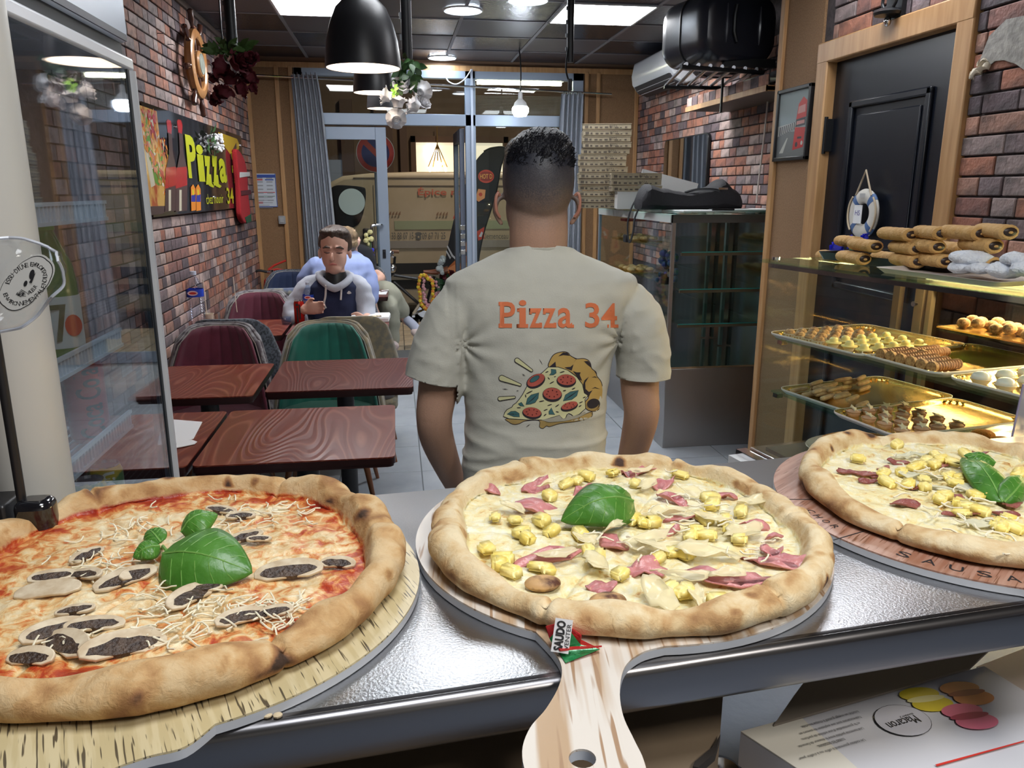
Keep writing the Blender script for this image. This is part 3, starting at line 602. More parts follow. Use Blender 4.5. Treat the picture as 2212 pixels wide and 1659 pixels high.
# suitcases on a chrome rack
rk = thing('luggage_rack', 'chrome tube rack under the black suitcase, high on the right wall', 'rack', (1.9, 4.4, 2.15))
zr = 2.20
for k in range(7): B().cyl((1.56+k*.075, 4.26+.02*k, zr), (1.74+k*.075, 5.1, zr), .010, n=10).done('rack_tube', M('rack_dark_chrome', (.28, .29, .32), .25, .9), rk)
B().cyl((1.53, 4.26, zr-.015), (2.06, 4.40, zr-.015), .012).done('cross_tube', blackm, rk); B().cyl((1.72, 5.08, zr-.015), (2.29, 5.08, zr-.015), .012).done('cross_tube', blackm, rk)
B().box((1.98, 4.42, 2.235), (.30, .03, .045)).box((2.26, 4.75, 2.2), (.04, .7, .06)).box((1.95, 4.7, 2.1), (.012, .012, .2)).done('bracket', blackm, rk)
su = thing('suitcase', 'large black ribbed hard-shell suitcase lying on the chrome rack under the ceiling', 'suitcase', (1.8, 4.5, 2.2))
def rr2(w, h, r, n=6):
    out = []
    for cx, cy, a0 in ((w-r, h-r, 0), (-w+r, h-r, 90), (-w+r, -h+r, 180), (w-r, -h+r, 270)):
        for k in range(n+1): a = radians(a0+90*k/n); out.append((cx+r*cos(a), cy+r*sin(a)))
    return out
def suitcase(par, cx, cy, cz, w, h, d, rz):
    R = Matrix.Rotation(rz, 3, 'Z'); b = B(); rings = []
    for y, s in ((-d/2, .80), (-d/2+.012, .90), (-d/2+.05, .985), (-d/2+.09, 1), (d/2-.09, 1), (d/2-.05, .985), (d/2-.012, .9), (d/2, .8)):
        rings.append([b.v(Vector((cx, cy, cz))+R@Vector((x*s, y, z_*s))) for x, z_ in rr2(w/2, h/2, .11)])
    b.skin(rings); b.done('shell', M('suitcase_black', (.017, .019, .028), .3, bump=.03, bs=40), par)
    for sx in (-1, 1): b = B(); b.tube([Vector((cx, cy, cz))+R@Vector((sx*w*.22, -d/2-.001, z_)) for z_ in (h*.30, h*.1, -h*.12, -h*.25)], .012, 8, rs=[.004, .012, .012, .004]); b.done('moulded_groove', M('suitcase_groove', (.035, .037, .05), .2), par)
    b = B(); pt = [Vector((cx, cy, cz))+R@Vector((x*1.004, 0, z_*1.004)) for x, z_ in rr2(w/2, h/2, .11)]; b.tube(pt+[pt[0]], .006, 8); b.done('closing_seam', blackm, par)
    hp = [Vector((cx, cy, cz))+R@Vector((x, -d/2-.012, z_)) for x, z_ in ((-.06, .10), (-.07, .05), (-.07, -.03), (-.05, -.08))]
    B().tube([hp[0]+R@Vector((0, .02, 0))]+hp+[hp[-1]+R@Vector((0, .02, 0))], .011, 8).done('handle', blackm, par)
    return
suitcase(su, 1.86, 4.60, 2.415, .50, .36, .46, .25)
su2 = thing('suitcase', 'second dark suitcase behind the large one, against the right wall under the ceiling', 'suitcase', (2.1, 5.0, 2.2)); suitcase(su2, 2.08, 5.08, 2.415, .34, .33, .3, .1)
# shelf
t = thing('wall_shelf', 'wooden shelf board with a brick-pattern front high on the right brick wall', 'shelf', (2.2, 4.9, 2.14))
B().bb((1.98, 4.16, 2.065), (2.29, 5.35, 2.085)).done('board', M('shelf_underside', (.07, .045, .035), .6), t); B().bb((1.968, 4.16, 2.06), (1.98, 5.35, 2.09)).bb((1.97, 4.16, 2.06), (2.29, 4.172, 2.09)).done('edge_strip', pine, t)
b = B()
for k in range(12): b.mi = k % 3; b.bb((1.972, 4.17+k*.098, 2.092), (1.985, 4.26+k*.098, 2.145))
b.done('front_panel', [bmts[4], bmts[3], bmts[6]], t)
# cable with charger
pts = [PX(px, py, 2.24) for px, py in ((1634, 438), (1640, 380), (1650, 300), (1658, 220), (1662, 165), (1668, 140), (1680, 133), (1690, 142), (1692, 155))]
t = thing('white_cable', 'long white cable running up the brick wall beside the framed bus picture', 'cable', pts[0])
B().tube(crom(pts, 6), .0055, 8).done('cord', M('cable_cream', (.55, .50, .46), .5), t); p = pts[-1]; B().cyl(p+Vector((0, 0, -.035)), p+Vector((0, 0, .03)), .014, .008).done('plug', white, t)
# mirror on the brick wall
ya, yb = 5.66, 6.62; t = thing('wall_mirror', 'rounded dark-edged mirror leaning on the right brick wall behind the pizza boxes', 'mirror', (2.27, 6.1, 1.5))
out = [(6.13+u, 1.71+v) for u, v in rr2(.48, .245, .05)]
b = B(); b.prism(out, lambda u, v, h: Vector((h, u, v)), 2.262, 2.285); b.done('mirror_back', blackm, t, bev=.003)
b = B(); b.prism([(6.13+(u-6.13)*.975, 1.71+(v-1.71)*.96) for u, v in out], lambda u, v, h: Vector((h, u, v)), 2.2595, 2.263); b.done('mirror_glass', M('mirror', (.75, .78, .8), .03, 1), t)
# framed bus picture
y0, y1, z0, z1 = 3.585, 3.915, 1.69, 2.03; x = XD-.014; t = thing('framed_picture', 'black framed picture of a red double-decker bus left of the black door', 'picture', (x, 3.74, z0))
b = B()
for (a, c, e, g) in ((y0, y0+.018, z0, z1), (y1-.018, y1, z0, z1), (y0, y1, z0, z0+.018), (y0, y1, z1-.018, z1)): b.bb((x-.022, a, e), (x, c, g))
b.done('picture_frame', blackp, t, bev=.003); B().bb((x-.01, y0+.018, z0+.018), (x-.001, y1-.018, z1-.018)).done('print', M('print_sky', (.36, .42, .42), .12, coat=.6), t)
Mb = basis(Vector((x-.0102, y1-.018, z0+.018)), (0, -1, 0), (0, 0, 1)); w, h = y1-y0-.036, z1-z0-.036
bus = [([(0, 0), (w, 0), (w, .11*1), (.0, .125)], 0), ([(0, .10), (.20, .135), (.20, .16), (0, .15)], 1)]
for k in range(8): bus.append((rect(.02+k*.02, .105+k*.003, .03+k*.02, .145+k*.002), 2))
bus += [([(.165, .03), (.265, .04), (.275, .13), (.175, .135)], 3), ([(.175, .135), (.27, .14), (.272, .175), (.18, .17)], 2), ([(.18, .17), (.275, .178), (.272, .25), (.235, .27), (.195, .24)], 3), ([(.192, .195), (.262, .20), (.26, .235), (.198, .228)], 4), ([(.185, .145), (.262, .149), (.262, .165), (.188, .162)], 4), (ell(.20, .055, .012, .012), 2), (ell(.25, .06, .010, .010), 1), (rect(.205, .08, .245, .09), 2), ([(.03, .02), (.10, .09), (.11, .09), (.07, .02)], 1)]
decal('bus_picture', bus, [M('pic_road', (.14, .15, .15), .4), M('pic_stone', (.45, .46, .42), .4), M('pic_dark', (.03, .03, .04), .4), M('pic_red', (.45, .02, .02), .4), M('pic_pink', (.5, .22, .2), .4)], Mb, t, .0004)
# wall lantern on the near brickwork
p = PX(1917, 46, XD-.05); t = thing('wall_lantern', 'black wall lantern with a clear drop at its foot, above the black door', 'wall lamp', p)
b = B()
for s in (-1, 1):
    b.tube(crom([p+Vector((0, s*.02, .04)), p+Vector((0, s*.045, .07)), p+Vector((0, s*.035, .13)), p+Vector((0, s*.05, .2))], 4), .006, 8)
b.lathe([(.05, .02), (.055, .03), (.03, .045), (.0, .05)], p, 16).bb(p+Vector((.02, -.05, 0)), p+Vector((.05, .05, .22))).done('lantern_body', blackm, t)
B().sph(p, (.014, .014, .02), 12, 8).done('glass_drop', chrome, t)
# torn wallpaper
t = thing('torn_wallpaper', 'torn curling strip of grey paper peeling off the bricks at the upper right', 'torn paper', PX(2150, 130, XD-.02)); tp = M('torn_paper', (.26, .25, .23), .9, col2=(.38, .36, .33), vs=40, bump=.3); ol = [(2138, 78), (2175, 42), (2230, 30), (2260, 90), (2240, 150), (2212, 150), (2195, 138), (2170, 130), (2150, 132), (2130, 150), (2118, 130)]
b = B(); b.prism([(PX(a, c, XD-.014).y, PX(a, c, XD-.014).z) for a, c in ol], lambda u, v, h: Vector((h, u, v)), XD-.0165, XD-.0135); b.done('peeled_layer', tp, t)
q = PX(2118, 150, XD-.03)
def fn(u, v): return q+Vector((-.02*sin(u*4)-.015*sin(v*5+1), .05*(u-.5)+.008*sin(v*9), .045*(v-.5)+.01*sin(u*11)+.006*sin(v*23)))
b = B(); b.grid(fn, 12, 10); b.done('curled_flap', M('curled_paper', (.62, .55, .44), .9), t, solid=.0015)
# lifebuoy
c = PX(1866, 462, XD-.02); t = thing('lifebuoy', 'small decorative white lifebuoy with blue bands and paper note hanging on the black door', 'lifebuoy', c)
R_, r_ = .072, .030
def tor(b, a0, a1, n, r=r_, R=R_):
    rings = []
    for i in range(n+1):
        a = a0+(a1-a0)*i/n; d = Vector((0, cos(a), sin(a))); rings.append([b.v(c+d*(R+r*cos(2*pi*k/14))+Vector((-1, 0, 0))*(r*.45*sin(2*pi*k/14))) for k in range(14)])
    b.skin(rings, caps=(a1-a0 < 6))
b = B(); tor(b, 0, 2*pi-1e-4, 48); b.done('ring', M('buoy_white', (.62, .60, .55), .6), t)
for k in range(4): b = B(); a = pi/4+k*pi/2; tor(b, a-.16, a+.16, 6, r_*1.04); b.done('band', M('buoy_blue', (.06, .13, .30), .6), t)
B().tube([c+Vector((-.01, .055, .075)), c+Vector((-.01, .0, .175)), c+Vector((-.01, -.055, .075))], .004, 8).tube(crom([c+Vector((-.012, .10*cos(a), .10*sin(a))) for a in (.75, .4, 0, -.4, -.75)], 4), .004, 8).tube(crom([c+Vector((-.012, .10*cos(a), .10*sin(a))) for a in (pi-.75, pi-.4, pi, pi+.4, pi+.75)], 4), .004, 8).done('rope', M('rope', (.55, .45, .32), .8), t)
B().box(c+Vector((-.02, .012, -.002)), (.003, .055, .075)).done('note', paper, t)
Mh = basis(c+Vector((-.0222, .012, .004)), (0, -1, 0), (0, 0, 1)); text('HS', .03, M('blue_pen', (.03, .03, .25), .5), Mh, t, fit=(.034, .02)); 
Mh = basis(c+Vector((-.0142, 0, .073)), (0, -1, 0), (0, 0, 1)); decal('worn_print', [(rect(-.02, -.008, .02, .01), 0)], [M('faded_print', (.42, .42, .42), .7)], Mh, t)
# ================================================================ TABLES
def wood_table(base, dark):
    m = bpy.data.materials.new('stained_tabletop'); m.use_nodes = True; n = m.node_tree.nodes; l = m.node_tree.links; p = n['Principled BSDF']
    tc = n.new('ShaderNodeTexCoord'); mp = n.new('ShaderNodeMapping'); l.new(tc.outputs['Object'], mp.inputs[0]); mp.inputs['Scale'].default_value = (1.0, .22, 1); mp.inputs['Rotation'].default_value = (0, 0, .12)
    ns = n.new('ShaderNodeTexNoise'); ns.inputs['Scale'].default_value = 3.2; ns.inputs['Detail'].default_value = 1.2; l.new(mp.outputs[0], ns.inputs['Vector'])
    mu = n.new('ShaderNodeMath'); mu.operation = 'MULTIPLY'; mu.inputs[1].default_value = 84; l.new(ns.outputs[0], mu.inputs[0])
    fr_ = n.new('ShaderNodeMath'); fr_.operation = 'PINGPONG'; fr_.inputs[1].default_value = 1; l.new(mu.outputs[0], fr_.inputs[0])
    r = n.new('ShaderNodeValToRGB'); r.color_ramp.elements[0].position = .62; r.color_ramp.elements[1].position = 1.0; r.color_ramp.elements[0].color = (*base, 1); r.color_ramp.elements[1].color = (*dark, 1)
    l.new(fr_.outputs[0], r.inputs[0]); l.new(r.outputs[0], p.inputs['Base Color']); p.inputs['Roughness'].default_value = .28
    b = n.new('ShaderNodeBump'); b.inputs['Strength'].default_value = .35; b.inputs['Distance'].default_value = .002; l.new(fr_.outputs[0], b.inputs['Height']); l.new(b.outputs[0], p.inputs['Normal']); return m
wt = [wood_table((.15, .022, .011), (.27, .085, .05)), wood_table((.10, .014, .011), (.20, .07, .05))]
edge = M('table_edge_dark', (.022, .006, .006), .3)
def table(x0, x1, y0, y1, lb, k, zt=.75, col=True):
    t = thing('pedestal_table', lb, 'table', ((x0+x1)/2, (y0+y1)/2, 0)); cx, cy = (x0+x1)/2, (y0+y1)/2
    ol = [(cx+u, cy+v) for u, v in rr2((x1-x0)/2, (y1-y0)/2, .02, 3)]
    B().prism(ol, lambda u, v, h: Vector((u, v, h)), zt-.004, zt).done('tabletop', wt[k], t)
    b = B(); ol2 = [(cx+(u-cx)*.985, cy+(v-cy)*.985) for u, v in ol]
    b.prism(ol, lambda u, v, h: Vector((u, v, h)), zt-.024, zt-.0041); b.prism(ol2, lambda u, v, h: Vector((u, v, h)), zt-.034, zt-.024); b.done('edge_band', edge, t)
    B().cyl((cx, cy, .03), (cx, cy, zt-.035), .038).bb((cx-.15, cy-.15, zt-.042), (cx+.15, cy+.15, zt-.034)).done('column', M('pedestal_black', (.02, .021, .025), .5), t)
    b = B(); b.lathe([(.0, 0), (.22, 0), (.22, .012), (.05, .03), (.0, .03)], (cx, cy, .0), 28); b.done('base', blackm, t); return t
table(-1.235, -.642, 2.32, 2.93, 'dark red wooden table with a sheet of paper, nearest row, beside the fridge', 0)
table(-.628, -.025, 2.32, 2.93, 'dark red wooden table nearest the camera, right of the fridge post, its top empty', 0)
table(-1.07, -.59, 3.15, 3.76, 'orange-red wooden table in front of the nearer maroon chair', 0)
table(-.552, .052, 3.2, 3.80, 'dark red wooden table in front of the green chair', 1)
table(-1.235, -.66, 4.52, 5.10, 'red-brown table with the large water bottle, in front of the farther maroon chair', 0)
table(-.64, -.06, 4.52, 5.10, 'dark table where the man in the hoodie sits, a folded white box on it', 1)
q = PZ(838, 641, .75); table(q.x-.58, q.x, q.y, q.y+.58, 'far table with white papers by the open door, in front of the blue-shirted person', 1)
TY = q.y; TX = q.x
# ================================================================ CHAIRS
def fabric(nm, c, c2=None, vs=60, bump=.15): return M(nm, c, .85, col2=c2, vs=vs, vd=3, bump=bump, bs=500, sheen=.25, ramp=(.42, .58))
velv = dict(maroon=fabric('maroon_velvet', (.085, .006, .022), (.11, .01, .03), 9), green=fabric('green_velvet', (.004, .095, .07), (.006, .13, .095), 7), navy=fabric('navy_velvet', (.006, .017, .06)), grey=fabric('grey_velvet', (.1, .1, .11)))
patt = dict(grey=fabric('grey_damask', (.025, .03, .04), (.10, .115, .145), 70), beige=fabric('beige_floral', (.20, .165, .10), (.13, .12, .09), 26), floral=fabric('blue_floral', (.30, .29, .24), (.10, .13, .22), 22), white=fabric('dark_white_floral', (.035, .02, .03), (.20, .19, .20), 22))
woodl = M('chair_leg_wood', (.20, .07, .025), .35, coat=.3)
def chair(loc, rz, inner, outer, lb, trim='white'):
    """faces local -y; back at y=+.20"""
    t = thing('tub_chair', lb, 'chair', (loc[0], loc[1], 0), rz)
    def prof(u, v, off=0):   # u -1..1 across, v 0..1 up
        top = .465; z = .40+top*v-.018*abs(u)**5*v; hw = .262*(1-v)**1.0+.162*v+.012*sin(pi*v); e = u*abs(u)**.0
        x = hw*u; y = .20-.20*abs(u)**2.2*(1-.55*v)+.07*v
        nx, ny = u*.6, 1
        return Vector((x+off*nx*1.0, y+off*ny, z+(.015 if off > .04 else 0)*v))
    def rnd_c(u, v):  # rounded upper corners
        return u*(1-.10*max(0, v-.8)/.2*0), v
    def surf(off, groove=0):
        def f(a, c_):
            u = a*2-1; v = c_; uu = u*(1-.20*max(0, (v-.88)/.12)**2.5); g = -groove*max(0, 1-abs(((u*3.5) % 1)-.5)*-1) if False else 0
            if groove: g = groove*(abs(sin(u*pi*3.5))**.35)*(1 if v < .97 else .3)
            return prof(uu, v-.02*(abs(u)**6)*v, off-g)
        return f
    b = B(); b.grid(surf(0.0, .010), 48, 12); b.done('backrest', velv[inner], t, local=True, solid=.012, angle=180)
    b = B(); b.grid(surf(.045), 28, 12); b.done('back_shell', patt[outer], t, local=True, solid=.02, angle=180)
    b = B(); f0 = surf(.012); f1 = surf(.040)
    pts = [f0(0, v/8) for v in range(9)]+[f0(a/20, 1) for a in range(1, 20)]+[f0(1, 1-v/8) for v in range(9)]
    pq = [f1(0, v/8) for v in range(9)]+[f1(a/20, 1) for a in range(1, 20)]+[f1(1, 1-v/8) for v in range(9)]
    b.skin([[b.v(p) for p in pts], [b.v(p) for p in pq]], close=False, caps=False); b.done('back_edge', patt[outer], t, local=True, solid=.016)
    B().tube(pts, .0028, 6).done('piping', M('pale_piping', (.40, .37, .33), .7), t, local=True)
    b = B(); b.prism([(u, v*.92-.02) for u, v in rr2(.235, .235, .09)], lambda u, v, h: Vector((u, v, h)), .36, .47); b.done('seat', velv[inner], t, local=True, bev=.03, seg=3)
    b = B(); b.prism([(u, v*.95-.02) for u, v in rr2(.25, .245, .1)], lambda u, v, h: Vector((u, v, h)), .30, .37); b.done('seat_base', patt[outer], t, local=True, bev=.02)
    for sx in (-1, 1):
        for sy in (-1, 1): B().cyl((sx*.17, sy*.17, .31), (sx*.225, sy*.22, 0), .019, .010, 12).done('leg', woodl, t, local=True)
    return t
chair((-.92, 3.93), 0, 'maroon', 'white', 'maroon velvet chair facing the camera, nearer of the two maroon chairs')
chair((-.915, 4.62), pi, 'grey', 'grey', 'chair with a grey damask back, back to back with the nearer maroon chair')
chair((-.37, 3.93), 0, 'green', 'beige', 'green velvet chair with channel-stitched back facing the camera')
chair((-.27, 4.62), pi, 'grey', 'beige', 'chair with a beige floral back, right behind the green chair')
chair((-.93, 5.32), .02, 'maroon', 'white', 'maroon velvet chair beside the hooded man, farther of the two maroon chairs')
chair((-.44, 5.28), 0, 'grey', 'beige', 'chair on which the man in the hoodie sits, mostly hidden by him')
chair((-.80, 5.98), pi, 'navy', 'floral', 'chair with a blue and beige floral back, left of the hooded man')
chair((-.90, 6.75), 0, 'navy', 'grey', 'navy velvet chair in front of the fire extinguisher')
chair((-.40, 6.05), pi, 'grey', 'grey', 'chair under the person in the light blue shirt, hidden behind the hooded man')
chair((-.35, 7.0), -.2, 'grey', 'grey', 'chair under the person in khaki trousers near the door')
# ================================================================ TABLE-TOP THINGS
plast = glass('pet_plastic', (.80, .86, .95), .95)
def bottle(px, py, zt, Y0, Hh, r, lb, scale=1):
    p = PZ(px, py, zt); x, y, z = p.x, Y0 or p.y, zt; t = thing('water_bottle', lb, 'bottle', (x, y, z)); prof = [(.001, 0), (r*.9, 0), (r, .01)]
    for k in range(9): zz = .02+k*(Hh*.5)/9; prof += [(r, zz), (r*.9, zz+Hh*.028)]
    prof += [(r, Hh*.56), (r, Hh*.70), (r*.92, Hh*.76), (r*.55, Hh*.87), (r*.30, Hh*.93), (r*.30, Hh)]
    B().lathe(prof, (x, y, z), 28).done('bottle_body', plast, t); B().cyl((x, y, z+Hh*.955), (x, y, z+Hh+.006), r*.36).done('cap', M('cap_clear', (.55, .62, .75), .3), t)
    b = B(); b.lathe([(r*1.01, Hh*.56), (r*1.015, Hh*.57), (r*1.015, Hh*.69), (r*1.01, Hh*.70)], (x, y, z), 28, caps=False); b.done('bottle_label', M('blue_label', (.02, .06, .50), .35), t)
    M_ = basis(Vector((x, y-r*1.03, z+Hh*.635)), (1, 0, 0), (0, 0, 1)); decal('label_oval', [(ell(0, 0, r*.6, Hh*.045), 0), (ell(0, 0, r*.42, Hh*.022), 1)], [M('label_pink', (.75, .55, .6), .4), inkr], M_, t)
    return t
p = PZ(432, 695, .75); bottle(0, 0, .75, None, .3, .04, '') if False else None
def place_bottle(px, py, H_, r, lb): q = PZ(px, py, .75); return bottle(px, py, .75, q.y, H_, r, lb)
place_bottle(428, 705, .325, .05, 'large clear water bottle with blue label by the brick wall'); place_bottle(669, 692, .235, .034, 'small water bottle in the hooded man\'s hand')
q = PZ(648, 698, .75); t = thing('drink_can', 'slim red drink can standing on the hooded man\'s table', 'can', q)
B().lathe([(.001, 0), (.026, 0), (.031, .008), (.031, .125), (.026, .138), (.001, .137)], q, 24).done('can_body', M('can_red', (.50, .015, .01), .25, .5), t); B().lathe([(.027, .138), (.027, .143), (.023, .143), (.023, .139)], q, 20).done('can_rim', chrome, t)
decal('can_print', [(rect(-.012, .01, -.002, .10), 0), (rect(.004, .03, .012, .12), 0), (rect(-.015, .112, 0, .125), 0)], [inkk], basis(q+Vector((0, -.0325, 0)), (1, 0, 0), (0, 0, 1)), t)
q = PZ(453, 695, .75); t = thing('paper_cup', 'small pale paper cup beside the large water bottle', 'cup', q); B().lathe([(.001, 0), (.022, 0), (.028, .05), (.030, .052), (.026, .052), (.020, .004), (.001, .004)], q, 20).done('cup_body', M('cup_cream', (.62, .56, .45), .6), t)
for dx, hh in ((-.012, .24), (.01, .22)): 
    s_ = q+Vector((dx+(.09 if dx > 0 else 0), .0+(.35 if dx > 0 else 0), 0)); tag(B().cyl(s_+Vector((0, 0, .005)), s_+Vector((-.01, .02, hh+.02)), .003, n=8).done('drinking_straw', M('straw', (.62, .52, .42), .5)), 'thin pale straw standing %s' % ('in the small paper cup' if dx < 0 else 'against the bricks, right of the paper cup'), 'straw')
q = PZ(619, 700, .75); t = thing('glass_tumbler', 'small clear glass on the table left of the red can', 'glass', q); B().lathe([(.001, 0), (.026, 0), (.033, .045), (.030, .045), (.024, .006), (.001, .006)], q, 24).done('tumbler', plast, t)
q = PZ(800, 694, .75)
t = thing('takeaway_box', 'flat white takeaway box with a dark label on the hooded man\'s table', 'box', q); B().box(q+Vector((.0, .06, .013)), (.24, .20, .025), rz=-.05).done('box_body', paper, t, bev=.003); B().box(q+Vector((0, .06, .028)), (.235, .195, .004), rz=-.03).done('lid_flap', paper, t)
decal('box_label', [(rect(-.03, -.03, .04, .03), 0), (rect(-.015, -.02, .01, .02), 1), (rect(.015, -.01, .03, .015), 1)], [M('label_brown', (.12, .07, .03), .5), M('label_gold', (.7, .6, .35), .4)], basis(q+Vector((.03, .0, .031)), (1, .1, 0), (0, 1, 0)), t)
# papers
def sheet(pts, z, lb, nm='paper_sheet', lines=True):
    P_ = [PZ(px, py, z) for px, py in pts]; t = thing(nm, lb, 'paper', P_[0]); b = B(); b.prism([(p.x, p.y) for p in P_], lambda u, v, h: Vector((u, v, h)), z, z+.0015); b.done('sheet', paper, t, smooth=False); return t, P_
t, P_ = sheet(((352, 905), (437, 912), (418, 948), (388, 958), (340, 962)), .7505, 'white paper sheet with faint print on the table beside the fridge')
pp = []; 
for k in range(6): a = PZ(368+k*2, 918+k*6, .7521); pp.append((rect(a.x, a.y, a.x+.05, a.y+.003), 0))
decal('faint_print', pp, [M('faint_ink', (.5, .5, .55), .6)], Matrix.Identity(4), t)
P2 = [PZ(px, py, .7525) for px, py in ((382, 956), (414, 951), (426, 955), (420, 960), (392, 966), (380, 968))]; B().prism([(p.x, p.y) for p in P2], lambda u, v, h: Vector((u, v, h)), .7525, .7545).done('torn_slip', paper, t, smooth=False)
sheet(((806, 618), (834, 617), (832, 624), (803, 626)), .7505, 'upper white paper on the far table near the doorway')
sheet(((800, 630), (840, 626), (834, 636), (798, 636)), .7505, 'lower white paper on the far table near the doorway')
for px in (815, 830): q = PZ(px, 631, .753); tag(B().tube([q+Vector((-.03, 0, .004)), q+Vector((.02, .01, .01)), q+Vector((.03, .06, .004))], .004, 6).done('spectacles_arm', M('dark_red_plastic', (.08, .02, .03), .4)), 'dark curved %s lying on the far papers' % ('left pen-like piece' if px == 815 else 'right pen-like piece'), 'glasses')
# ================================================================ PIZZA BOXES, BAG on display cabinet
kraft = M('kraft_board', (.36, .30, .20), .8, col2=(.42, .35, .24), vs=30); krw = M('pale_board', (.60, .60, .58), .7); inkd = M('brown_print', (.10, .08, .06), .7)
def mkbox():
    t = thing('pizza_box', '', 'pizza box', (0, 0, 0)); b = B(); b.box((0, 0, .0195), (.33, .33, .037)); b.done('carton', kraft, t, local=True, bev=.002)
    b = B(); b.box((0, 0, .036), (.334, .334, .004)); b.box((-.166, 0, .022), (.002, .30, .022)); b.done('lid', krw if False else kraft, t, local=True)
    b = B()
    def D(pts, M_, mi): b.mi = mi; b.face([b.v(M_@Vector((x, y, .0012))) for x, y in pts])
    Mf = basis(Vector((0, -.1655, 0)), (1, 0, 0), (0, 0, 1)); Ml = basis(Vector((-.1675, 0, 0)), (0, -1, 0), (0, 0, 1))
    for k in range(9): D(rect(-.15+k*.034, .008, -.15+k*.034+rnd(.012, .028), .014+rnd(0, .016)), Mf, 0)
    for k in range(5): D(rect(-.14+k*.06, .007, -.14+k*.06+.045, .010), Ml, 1); D(rect(-.14+k*.06, .016, -.14+k*.06+.04, .030), Ml, 1)
    D(rect(-.155, .004, .155, .034), Mf, 2) if False else None
    b.done('print', [inkd, inkd, kraft], t, local=True, smooth=False, recalc=False)
    text('PIZZA', .02, inkd, basis(Vector((.045, -.1672, .021)), (1, 0, 0), (0, 0, 1)), t, fit=(.055, .014)).matrix_parent_inverse = Matrix.Identity(4)
    return t
ZC = 1.425
pb = mkbox(); n = 0
c0 = PY(1262, 447, 5.45)
SX = c0.x+.165; SYb = 5.45+.165
ords = ['lowest', 'second from the bottom', 'third from the bottom', 'fourth from the bottom', 'fifth from the bottom', 'sixth from the bottom', 'seventh from the bottom', 'eighth from the bottom', 'ninth from the bottom', 'tenth from the bottom', 'eleventh from the bottom', 'third from the top', 'second from the top', 'topmost']
for k in range(14):
    o = pb if k == 0 else dup(pb); o.location = (SX+rnd(-.006, .006)+(.02 if k > 8 else 0), SYb+rnd(-.006, .006), ZC+.0405*k); o.rotation_euler = (0, 0, -.22+rnd(-.03, .03)); o['label'] = 'brown pizza box in the tall stack, '+ords[k]; o['group'] = 'pizza boxes in the tall stack'
c1 = PY(1325, 405, 5.15); wb_ = PY(1342, 446, 5.0)
for k, nm_ in enumerate(('bottom', 'middle', 'top')):
    o = dup(pb); o.location = (c1.x+.20, 5.34, ZC+.115+.0405*k); o.rotation_euler = (0, 0, -.20+rnd(-.03, .03)); o['label'] = 'brown pizza box, %s of the short stack of three on the white box' % nm_; o['group'] = 'pizza boxes in the short stack'
tw = thing('white_box', 'plain white box under the short pizza box stack', 'box', (c1.x+.2, 5.3, ZC)); B().box((c1.x+.22, 5.32, ZC+.056), (.30, .30, .112), rz=-.2).done('carton', krw, tw, bev=.003); B().box((c1.x+.22, 5.32, ZC+.112), (.304, .304, .004), rz=-.2).done('lid', krw, tw)
tb2 = thing('grey_carton', 'pale grey carton leaning behind the short pizza box stack', 'box', (2.0, 5.75, ZC)); B().box((1.98, 5.70, ZC+.12), (.42, .05, .21), rz=-.15, M3=Matrix.Rotation(-.15, 3, 'Z')@Matrix.Rotation(.25, 3, 'Y')).done('carton', M('grey_card', (.38, .38, .38), .8), tb2); 
# black bag
bagm = M('black_nylon', (.010, .010, .013), .75, bump=.3, bs=60)
a = PY(1390, 436, 4.75); b_ = PY(1608, 436, 4.75); t = thing('shoulder_bag', 'black fabric bag with a dangling strap lying on top of the display cabinet', 'bag', ((a.x+b_.x)/2, 4.85, ZC+.02))
b = B(); n_ = 26; rings = []
for i in range(n_+1):
    u = i/n_; x = a.x+(b_.x-a.x)*u; top = .115+.025*sin(u*pi)+(.035*math.exp(-((u-.08)/.07)**2))-(.035*math.exp(-((u-.45)/.16)**2))+(.055*math.exp(-((u-.80)/.07)**2))+.008*nz(u*14); e = min(1, min(u, 1-u)*14)**.5
    hz = top*(.55+.45*e); rr_ = []
    for k in range(14):
        th = 2*pi*k/14; rr_.append(b.v((x, 4.86+.12*math.copysign(abs(cos(th))**.6, cos(th))*(.7+.3*e), ZC+.006+hz/2+hz/2*math.copysign(abs(sin(th))**.6, sin(th)))))
    rings.append(rr_)
b.skin(rings); b.done('bag_body', bagm, t)
b = B(); pts = [Vector((a.x+.28, 4.80, ZC+.11)), Vector((a.x+.35, 4.76, ZC+.128)), Vector((a.x+.46, 4.74, ZC+.125)), Vector((a.x+.50, 4.76, ZC+.10))]; b.tube(crom(pts, 5), .008, 6); b.done('carry_handle', blackp, t)
B().box((a.x+.50, 4.735, ZC+.133), (.06, .012, .012)).done('buckle', chrome, t)
X_ = 1.555
st = [PX(1396, 410, X_), PX(1375, 440, X_), PX(1364, 470, X_), PX(1362, 500, X_), PX(1366, 525, X_), PX(1374, 500, X_), PX(1378, 470, X_), PX(1392, 440, X_), PX(1400, 425, X_)]
def strap(b, pts, w, th=.002, ax=Vector((0, 1, 0))):
    C = crom(pts, 5); b.skin([[b.v(p+ax*s_*w/2+Vector((q*th, 0, 0))) for s_, q in ((-1, -1), (1, -1), (1, 1), (-1, 1))] for p in C])
b = B(); strap(b, [Vector((X_-.02, p.y+.3*0, p.z)) for p in st], .028); b.done('strap', bagm, t)
q = PX(1358, 515, X_); B().box((X_-.02, q.y, q.z), (.02, .07, .05)).done('strap_pad', bagm, t, bev=.006)
